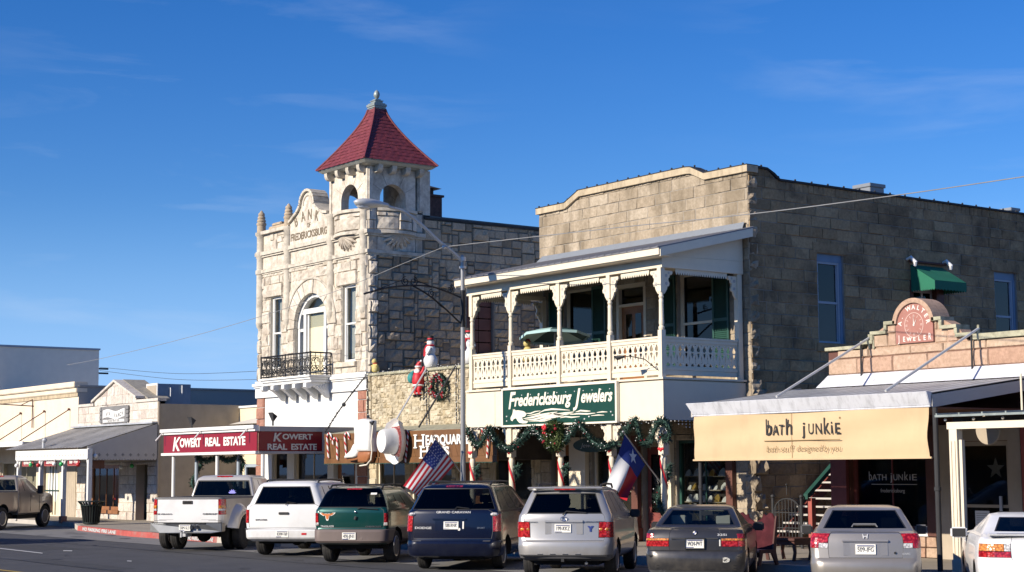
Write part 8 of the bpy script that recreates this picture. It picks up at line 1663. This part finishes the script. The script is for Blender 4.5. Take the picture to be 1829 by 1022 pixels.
for k in range(3): mb = MB(); mb.tube([(-35.05+.08*math.cos(k*2.09), 27.6+.08*math.sin(k*2.09), 4.82), (-35.05+.32*math.cos(k*2.09), 27.6+.32*math.sin(k*2.09), 4.13)], .02, 6); mb.build('leg', 'iron', tb)
sp_l = thing('spot_lamp', 'small black gooseneck spot lamp clipped to the balcony corner post', 'lamp', (-29.42, 26.28, 4.25)); mb = MB(); mb.tube([(-29.45, 26.27, 4.35), (-29.6, 26.0, 4.6), (-29.85, 25.75, 4.68), (-30.0, 25.65, 4.66)], .012, 5); mb.build('neck', 'iron', sp_l); mb = MB(); mb.tube([(-29.95, 25.66, 4.67), (-30.15, 25.62, 4.65)], [.03, .06], 8); mb.build('head', 'iron', sp_l)
# ---------------------------------------------------------------- street lamp
LX, LY = -35.7, 25.05
lm = thing('street_lamp', 'tall grey steel street lamp with a cobra head and a black scrolled iron arm', 'street lamp', (LX, LY, .15))
mb = MB(); mb.lathe([(.17, .15), (.17, .22), (.08, .26), (.072, 1.5), (.058, 5.8), (.052, 7.64), (.03, 7.66)], (LX, LY, 0), 14); mb.build('pole', 'pole_steel', lm)
mb = MB(); mb.lathe([(.066, 5.75), (.066, 6.72)], (LX, LY, 0), 14); mb.build('sleeve', 'iron', lm)
arm = [onX(x, y, LX) for x, y in ((822, 463), (806, 448), (783, 430), (760, 408), (740, 391), (720, 377), (700, 371), (686, 366))]; pth = smooth_path(arm, 4)
mb = MB(); mb.tube([(LX, LY, 7.45)]+pth, [.042]*(len(pth)-8)+[.04]*9, 8); mb.build('arm', 'lamp_grey', lm)
hd = onX(660, 364, LX); tip = onX(633, 360, LX); rt = onX(692, 367, LX); D_ = (tip-rt); mb = MB(); L_ = D_.length; d = D_.normalized(); up = Vector((1, 0, 0)).cross(d); up = up if up.z > 0 else -up
rows = [(-.02, .05, .05, .05), (.12, .09, .07, .06), (.3, .13, .10, .08), (.5, .17, .12, .13), (.75, .18, .11, .15), (.92, .13, .07, .10), (1.0, .04, .02, .03)]; vs_ = []
for t, w_, h, b in rows:
    c = rt+D_*t
    for k in range(12): a = 2*math.pi*k/12; s_ = math.sin(a); vs_.append(c+Vector((1, 0, 0))*w_*math.cos(a)+up*(h if s_ > 0 else b)*s_)
mb.add(vs_, [(i*12+k, i*12+(k+1) % 12, (i+1)*12+(k+1) % 12, (i+1)*12+k) for i in range(6) for k in range(12)]+[tuple(range(12)), tuple(range(72, 84))]); lh = mb.build('lamp_head', 'lamp_grey', lm, smooth=60)
mb = MB(); mb.ball(rt+D_*.72-up*.1, (.12, .2, .07), 10, 6); mb.build('lens', 'white_plastic', lh)
mb = MB(); ia = smooth_path([onX(x, y, LX) for x, y in ((822, 531), (795, 520), (770, 512), (740, 510), (700, 513), (672, 519), (650, 525))], 5); mb.tube(ia, .025, 6)
mb.tube(smooth_path([onX(x, y, LX) for x, y in ((738, 511), (762, 525), (790, 547), (822, 577))], 4), .025, 6); mb.tube(smooth_path([onX(x, y, LX) for x, y in ((655, 524), (690, 511), (722, 499))], 4), .012, 5); mb.tube(smooth_path([onX(x, y, LX) for x, y in ((740, 500), (775, 513), (800, 521))], 4), .012, 5)
lfr = lambda u, v, w_: Vector((LX+w_, u, v))
for x, y, r, s_ in ((724, 503, .13, 1), (739, 503, .13, -1), (771, 524, .11, 1), (803, 517, .1, -1)): q = onX(x, y, LX); curl(mb, lfr, q.y, q.z, r, 0, .013, 1.5, 1.5, s_)
mb.tube(smooth_path([onX(x, y, LX) for x, y in ((772, 530), (785, 545), (797, 553))], 4), .012, 5)
mb.build('scroll_arm', 'iron', lm)
mb = MB(); mb.lathe([(.085, 7.5), (.085, 7.6)], (LX, LY, 0), 12); mb.lathe([(.085, 7.3), (.085, 7.36)], (LX, LY, 0), 12); mb.build('clamp', 'steel', lm)
# ---------------------------------------------------------------- flags
def flag(label, A, B, fly, base, cols, cellf, nu, nv, folds, polem='pole_steel'):
    """A = hoist top (pole tip), B = hoist bottom, fly = drop vector at the top / bottom"""
    o = thing('flag', label, 'flag', base); mb = MB(); nrm = (B-A).cross(fly[0]).normalized(); vs_ = []
    for j in range(nv+1):
        for i in range(nu+1):
            s, t = i/nu, j/nv; h = A.lerp(B, t); f_ = fly[0].lerp(fly[1], t)
            vs_.append(h+f_*s+nrm*folds*math.sin(t*7.5+s*2.2)*s+Vector((0, 0, -.05*math.sin(math.pi*s)*(1-t)*.5)))
    for j in range(nv):
        for i in range(nu): mb.add([], []); mb.f.append((j*(nu+1)+i, j*(nu+1)+i+1, (j+1)*(nu+1)+i+1, (j+1)*(nu+1)+i)); mb.m.append(cellf((i+.5)/nu, (j+.5)/nv))
    mb.v = vs_; mb.t = [(.5, 0)]*len(vs_); fl = mb.build('cloth', cols, o, smooth=80, recalc=False)
    mb = MB(); d = (A-B).normalized(); mb.tube([base, A+d*.06], .014, 8); mb.ball(A+d*.08, .03, 8, 6); mb.build('pole', polem, o)
    return o, fl, vs_, nrm
def star(c, U, V, r, n, mb): mb.add([c+n+U*((r if k % 2 == 0 else r*.4)*math.sin(k*math.pi/5))+V*((r if k % 2 == 0 else r*.4)*math.cos(k*math.pi/5)) for k in range(10)], [tuple(range(10))])
A, B = onX(778, 784, LX), onX(813, 829, LX); C0 = onX(735, 905, LX-.15)
fl_ = (onX(722, 868, LX-.05)-A, onX(757, 893, LX+.1)-B)
o, cl, vs_, nrm = flag('striped flag with blue star field hanging from a short pole on the street lamp', A, B, (fl_[0]*1.0, fl_[1]*1.0), Vector((LX, LY-.1, onX(824, 842, LX).z)), ['red_cloth', 'white_cloth', 'blue_cloth'], lambda s, t: 2 if (s < .42 and t < 7/13) else (0 if int(t*13) % 2 == 0 else 1), 24, 26, .05)
mb = MB(); sgn = -1 if nrm.dot(CAMP-A) < 0 else 1
for r_i in range(9):
    for c_i in range(6 if r_i % 2 == 0 else 5):
        s, t = (.42*(c_i+.5+(.5 if r_i % 2 else 0))/6), (7/13)*(r_i+.6)/9; i, j = int(s*24), int(t*26); p = vs_[j*25+i]; star(p, (B-A).normalized(), fl_[0].normalized(), .022, nrm*sgn*.012, mb)
mb.build('star_field', 'white_cloth', cl, smooth=0, recalc=False)
TXX = -29.4; A, B = onX(1116, 776, TXX), onX(1152, 830, TXX); base = onX(1180, 862, TXX)
ft = (onX(1087, 868, TXX)-A, onX(1112, 893, TXX)-B+Vector((.12, 0, -.02)))
o, cl, vs_, nrm = flag('lone white star flag hanging from a pole on the right porch post', A, B, ft, base, ['red_cloth', 'white_cloth', 'blue_cloth'], lambda s, t: 2 if s < .36 else (1 if t < .5 else 0), 25, 16, .10)
mb = MB(); sgn = -1 if nrm.dot(CAMP-A) < 0 else 1; p = vs_[8*26+4]; q = vs_[8*26+5]; star(p, (B-A).normalized(), ft[0].normalized(), .16, nrm*sgn*.02, mb); mb.build('star', 'white_cloth', cl, smooth=0, recalc=False)
# ---------------------------------------------------------------- overhead cables
def cable(label, pts, r, m_, sag=.0):
    p = smooth_path(pts, 10); mb = MB(); mb.tube(p, r, 5); o = single(mb.build('overhead_cable', m_), p[0]); return tag(o, label, 'cable')
k0 = onX(793, 441, LX)
cable('twisted overhead cable from the right edge across the block building to the street lamp arm', [onY(1840, 314, 22.0), onY(1600, 349, 22.6), onY(1335, 383, 23.2), onY(1100, 407, 23.8), k0], .010, 'wire_pale')
cable('overhead cable sloping from the street lamp arm past the bank to the far left', [k0, onY(720, 471, 25.0), onY(600, 520, 25.8), onY(460, 567, 26.4), onY(320, 607, 26.8), onY(183, 640, 27.2), onY(120, 652, 27.4)], .009, 'wire_pale')
mb = MB(); mb.ball(k0, .06, 8, 6); o = single(mb.build('cable_clamp', 'steel'), k0); tag(o, 'small steel cable clamp on the street lamp arm', 'clamp')
for y0, y1, tx in ((662, 692, 'lowest'), (656, 677, 'upper')):
    cable('%s thin power line in the sky behind the coffee shop' % tx, [onX(178, y0, -95), onX(320, (y0+y1)/2+1, -88), onX(462, y1-14, -82)], .012, 'wire_black')
up_ = thing('utility_pole', 'dark utility pole crossarm showing beside the far grey building', 'pole', onX(184, 860, -95)); a = onX(184, 655, -95); mb = MB(); mb.tube([Vector((a.x, a.y-.7, 0)), Vector((a.x, a.y-.7, a.z+1))], .12, 8); mb.build('mast', 'wire_black', up_)
for y in (659, 667): q = onX(186, y, -95); mb = MB(); mb.box(q.x-.05, q.x+.05, q.y-.9, q.y+.25, q.z-.05, q.z+.05); mb.build('crossarm', 'wire_black', up_, smooth=0)
# ---------------------------------------------------------------- alley: stairs, gate, bench, trash can, window displays
st = thing('staircase', 'open red timber staircase with green handrail climbing the alley wall to the green awning', 'staircase', (-28.2, 29.2, .15))
SX0, SX1 = -28.95, -27.6; Y0s, Z0s, Y1s, Z1s = 29.3, .15, 34.6, 4.2; ns = 21
mb = MB()
for k in range(ns):
    y = Y0s+(Y1s-Y0s)*k/ns; z = Z0s+(Z1s-Z0s)*(k+1)/ns; mb.box(SX0, SX1, y, y+.28, z-.04, z)
mb.build('treads', 'porch_grey', st, smooth=0)
mb = MB()
for x in (SX0, SX1-.05): mb.prism([(Y0s, Z0s), (Y0s+.35, Z0s), (Y1s+.2, Z1s-.25), (Y1s+.2, Z1s), (Y1s-.1, Z1s)], lambda u, v, d, x=x: Vector((x+d, u, v)), 0, .05)
mb.build('stringer', 'red_wood', st, smooth=0)
mb = MB(); sl_ = (Z1s-Z0s)/(Y1s-Y0s); mb.prism([(Y0s-.12, 1.30), (Y0s-.12, 1.42), (Y1s, 1.42+sl_*(Y1s-Y0s+.12)), (Y1s, 1.30+sl_*(Y1s-Y0s+.12))], lambda u, v, d: Vector((SX1+.02+d, u, v)), -.06, .07); mb.build('handrail', 'green_paint', st, smooth=0)
for k in range(4): y = Y0s+.05+k*1.6; z = Z0s+sl_*(y-Y0s); mb = MB(); mb.box(SX1-.02, SX1+.12, y-.07, y+.07, max(.15, z-.3) if k else .15, z+1.14); mb.build('newel_post', 'rust_red', st, smooth=0)
mb = MB(); mb.box(SX0, SX1, Y1s+.2, Y1s+1.6, 4.06, 4.18); mb.build('landing', 'blue_grey_paint', st, smooth=0)
for y in (Y1s+.3, Y1s+1.5): mb = MB(); mb.box(SX1-.1, SX1, y-.06, y+.06, .15, 4.05); mb.build('landing_post', 'rust_red', st, smooth=0)
ga = thing('iron_gate', 'arched black wrought iron gate across the alley beside the staircase', 'gate', (-28.7, 29.55, .15)); gx0 = onY(1381, 930, 29.1).x; gx1 = onY(1432, 930, 29.1).x; GYY = 29.1; gf = FR(GYY); cx = (gx0+gx1)/2; rw = (gx1-gx0)/2
mb = MB(); ar = arc(cx, 1.0, rw-.05, 0, 180, 14); mb.tube([gf(gx1-.05, .2, 0)]+[gf(u, 1.0+(v-1.0)*.75, 0) for u, v in ar]+[gf(gx0+.05, .2, 0)], .02, 6)
for k in range(8): u = gx0+.1+(gx1-gx0-.2)*k/7; h = 1.0+.75*math.sqrt(max(0, (rw-.05)**2-(u-cx)**2)); mb.tube([gf(u, .2, 0), gf(u, h, 0)], .012, 5); mb.ball(gf(u, h-.25, 0), .025, 6, 4)
for z in (.25, .62, .98): mb.tube([gf(gx0+.05, z, 0), gf(gx1-.05, z, 0)], .014, 5)
mb.tube([gf(cx, 1.4, 0), gf(cx, 1.62, 0)], .012, 5); mb.ball(gf(cx, 1.64, 0), .03, 6, 4); mb.build('leaf', 'dark_iron', ga)
for u in (gx0, gx1): mb = MB(); mb.tube([gf(u, .15, 0), gf(u, 1.32, 0)], .035, 8); mb.ball(gf(u, 1.36, 0), .05, 8, 6); mb.build('gate_post', 'dark_iron', ga)
# red bench with scalloped back, facing the street
be = thing('bench', 'dark red wooden bench with a scalloped high back on the pavement between two sedans', 'bench', (-23.7, 23.75, .15))
BW0, BW1, BYY = onY(1313, 930, 23.95).x, onY(1381, 925, 23.95).x, 23.95; bfr = FR(BYY)
sc_ = [(BW0, .42), (BW1, .42), (BW1, 1.02), (BW1-.07, 1.14), (BW1-.16, 1.16), (BW1-.24, 1.10), (BW1-.32, 1.13), (BW1-.36, 1.04), ((BW0+BW1)/2, .96), (BW0+.36, 1.04), (BW0+.32, 1.13), (BW0+.24, 1.10), (BW0+.16, 1.16), (BW0+.07, 1.14), (BW0, 1.02)]
mb = MB(); mb.prism(sc_, lambda u, v, w_: bfr(u, v, w_-(v-.42)*.12), 0, .035); mb.build('back', 'bench_red', be, smooth=0, bev=.008)
mb = MB(); fbox(mb, bfr, BW0-.02, BW1+.02, .40, .44, .04, .46); mb.build('seat', 'bench_seat', be, smooth=0, bev=.01); mb = MB(); fbox(mb, bfr, BW0, BW1, .30, .395, .36, .40); mb.build('apron', 'bench_red', be, smooth=0)
for u in (BW0-.03, BW1+.0):
    mb = MB(); mb.prism([(.46, .15), (.40, .15), (.34, .38), (.1, .38), (-.02, .15), (-.09, .15), (-.02, .42), (-.10, 1.1), (-.05, 1.1), (.06, .45), (.42, .45)], lambda a, v, d: bfr(d, v, a), u, u+.04); mb.build('end_frame', 'bench_dark', be, smooth=0)
t2 = thing('side_table', 'low dark wooden table with curved legs standing behind the red bench', 'table', (-23.6, 25.6, .15)); c = onY(1405, 960, 25.3); mb = MB(); mb.box(c.x-.45, c.x+.45, 25.05, 25.65, .56, .61); mb.box(c.x-.4, c.x+.4, 25.1, 25.6, .47, .559); mb.build('top', 'bench_dark', t2, smooth=0, bev=.008)
for sx in (-1, 1):
    for y in (25.12, 25.58): mb = MB(); mb.tube([(c.x+sx*.38, y, .47), (c.x+sx*.40, y, .32), (c.x+sx*.36, y, .15)], [.045, .035, .04], 6); mb.build('leg', 'bench_dark', t2)
tr = thing('trash_can', 'dark green slatted steel trash can with a flared rim on the street corner', 'trash can', (-57.3, 23.9, .15)); c = Vector((-57.3, 23.95, 0))
mb = MB()
for k in range(22): a = 2*math.pi*k/22; f_ = lambda r, z: c+Vector((r*math.cos(a), r*math.sin(a), z)); mb.tube([f_(.27, .2), f_(.31, .5), f_(.36, .86), f_(.46, .98)], .018, 5)
for r, z in ((.275, .22), (.35, .85), (.46, .98)): mb.lathe([(r-.015, z-.02), (r+.02, z-.02), (r+.02, z+.02), (r-.015, z+.02)], c, 22)
mb.build('basket', 'trash_green', tr); mb = MB(); mb.lathe([(.24, .17), (.28, .5), (.32, .84)], c, 20); mb.build('liner', 'void', tr)
# jewellery display in the right-hand shop window
dsp = thing('display_shelf', 'tiered shelf of white and gold jewellery busts in the green framed shop window', 'display', (-30.6, 29.35, .6)); mb = MB()
for z in (1.0, 1.2, 1.5, 1.85): mb.box(-31.8, -30.1, 29.22, 29.36, z-.025, z)
mb.build('shelf', 'beige_plaster', dsp, smooth=0); i = 0
for z, n_, sn in ((1.0, 7, 'bottom'), (1.2, 6, 'second lowest'), (1.5, 6, 'second highest'), (1.85, 5, 'top')):
    for k in range(n_):
        x = -31.65+k*1.5/n_+RND.uniform(-.04, .04); h = RND.uniform(.10, .2); mb = MB(); w_ = h*.55; mb.add([(x-w_, 29.2, z+.003), (x+w_, 29.2, z+.003), (x+w_*.9, 29.24, z+h*.6), (x+w_*.3, 29.27, z+h), (x-w_*.3, 29.27, z+h), (x-w_*.9, 29.24, z+h*.6), (x-w_, 29.32, z+.003), (x+w_, 29.32, z+.003), (x, 29.32, z+h*.9)], [(0, 1, 2, 3, 4, 5), (0, 6, 5), (1, 2, 7), (5, 6, 8, 4), (2, 3, 8, 7), (3, 4, 8)])
        o = mb.build('jewellery_bust', 'gold' if (k+i) % 5 == 0 else 'jewel_white', None, smooth=0); single(o, (x, 29.26, z)); tag(o, ('gold' if (k+i) % 5 == 0 else 'white')+' jewellery bust on the '+sn+' shelf of the green framed shop window', 'jewellery bust', 'busts on the shelves of the green framed window'); i += 1
dsp2 = thing('display_shelf', 'shelf of small gold ornaments in the cream framed shop window behind the porch', 'display', (-34.4, 29.35, .6)); mb = MB(); mb.box(-35.2, -33.7, 29.2, 29.36, 1.42, 1.45); mb.build('shelf', 'beige_plaster', dsp2, smooth=0)
for k in range(8): mb = MB(); x = -35.1+k*.19; mb.lathe([(.05, 0), (.06, .03), (.03, .06), (.05, .11), (.02, .15)], (0, 0, 0), 8); o = mb.build('gold_ornament', 'gold'); o.location = (x, 29.27, 1.45); tag(o, 'small gold ornament on the shelf of the cream framed shop window', 'ornament', 'gold ornaments in the cream framed window')
bs_ = thing('hanging_sign', 'dark oval shop sign with a pale horse hanging under the porch', 'sign', (-32.7, 27.6, 2.4)); q = onY(1058, 795, 27.8); ff = FR(27.8)
mb = MB(); mb.prism([(q.x+.85*math.cos(k*math.pi/12)*.9, q.z+.19*math.sin(k*math.pi/12)) for k in range(24)], ff, -.03, .03); b_ = mb.build('board', 'dark_green_paint', bs_, smooth=0); text('Jewelers', .16, 'porch_grey', b_, ff, q.x, q.z-.06, .032, 'CENTER', width=.9, shear=.25, ext=.003)
mb = MB(); mb.tube([(q.x-.5, 27.8, q.z+.15), (q.x-.5, 27.8, 3.3)], .01, 4); mb.tube([(q.x+.5, 27.8, q.z+.15), (q.x+.5, 27.8, 3.3)], .01, 4); mb.build('chain', 'iron', bs_)
# a car passing just outside the left edge of the view casts its shadow across the street
S = [(.24, .1, 4.5, .80, .2, .3), (.4, 0, 4.6, .9, .25, .4), (.7, .0, 4.62, .92, .25, .4), (1.0, .08, 4.4, .9, .2, .5), (1.05, .2, 3.4, .86, .15, .4), (1.55, .5, 2.7, .72, .15, .3), (1.72, .8, 2.4, .6, .2, .2)]
pr, pb = vehicle('passing_car', 'dark hatchback driving along the street just outside the left edge of the view', 'car', 0, 40, 90, S, (0, .3, .33, .66, .69, .8, 1), [('side_window', lambda i, p, k, s: i == 4 and p == 'S' and k in (1, 3), .015, -.004), ('windscreen', lambda i, p, k, s: i == 4 and p == 'F', .02, -.003), ('rear_window', lambda i, p, k, s: i == 4 and p == 'R', .02, -.003)], 'paint_charcoal', .06, wells=((.86, .9, .37, .34), (.86, 3.6, .37, .34)), slots={'side_window': 'tint_glass', 'windscreen': 'tint_glass', 'rear_window': 'tint_glass'})
pr.location = (-47.5, 16.0, -.02)
for sg in (-1, 1): wheel(pr, sg*.78, .9, .325, .22, 'alloy', 5, sg); wheel(pr, sg*.78, 3.6, .325, .22, 'alloy', 5, sg)
# ---------------------------------------------------------------- the near side of the street, behind the camera: what the windows and paint reflect
for k, (x0, x1, h, m_, tx) in enumerate(((-92, -56, 5.2, 'beige_plaster', 'low beige plaster shop row far down the near side of the street, behind the camera'), (-55.5, -24, 7.6, 'brick_dark', 'two-storey dark brick shop row on the near side of the street, behind the camera'), (-23.5, 6, 5.8, 'column_red', 'low red-brown shop row on the near side of the street, right behind the camera'), (6.5, 34, 7.0, 'beige_plaster', 'taller beige plaster shop row on the near side of the street, right of the camera'))):
    o = thing('shop_row', tx, 'building', ((x0+x1)/2, -9, 0)); nf = lambda u, v, w_: Vector((u, -9+w_, v)); hs_ = []; n = int((x1-x0)/4)
    for i in range(n):
        u = x0+(x1-x0)*(i+.5)/n; hs_.append((u-1.2, u+1.2, .6, 2.6))
        if h > 6.5: hs_.append((u-.5, u+.5, 4.4, 6.2))
    mb = MB(); wall(mb, nf, x0, x1, 0, h, hs_, .3); mb.quad((x0, -9, 0), (x0, -22, 0), (x0, -22, h), (x0, -9, h)); mb.quad((x1, -9, 0), (x1, -22, 0), (x1, -22, h), (x1, -9, h)); mb.quad((x0, -22, 0), (x1, -22, 0), (x1, -22, h), (x0, -22, h)); mb.quad((x0, -9, h-.4), (x1, -9, h-.4), (x1, -22, h-.4), (x0, -22, h-.4)); mb.build('wall', m_, o, smooth=0)
    mb = MB(); fbox(mb, nf, x0, x1, 3.0, 3.15, -.05, 2.2); mb.build('awning', 'porch_grey', o, smooth=0)
    mb = MB(); fbox(mb, nf, x0-.05, x1+.05, h, h+.2, -.3, .12); mb.build('cornice', 'stone_trim', o, smooth=0)
    mb = MB(); fbox(mb, nf, x0+.1, x1-.1, .2, h-.5, -.36, -.31); mb.build('window_glass', 'trim_black', o, smooth=0)
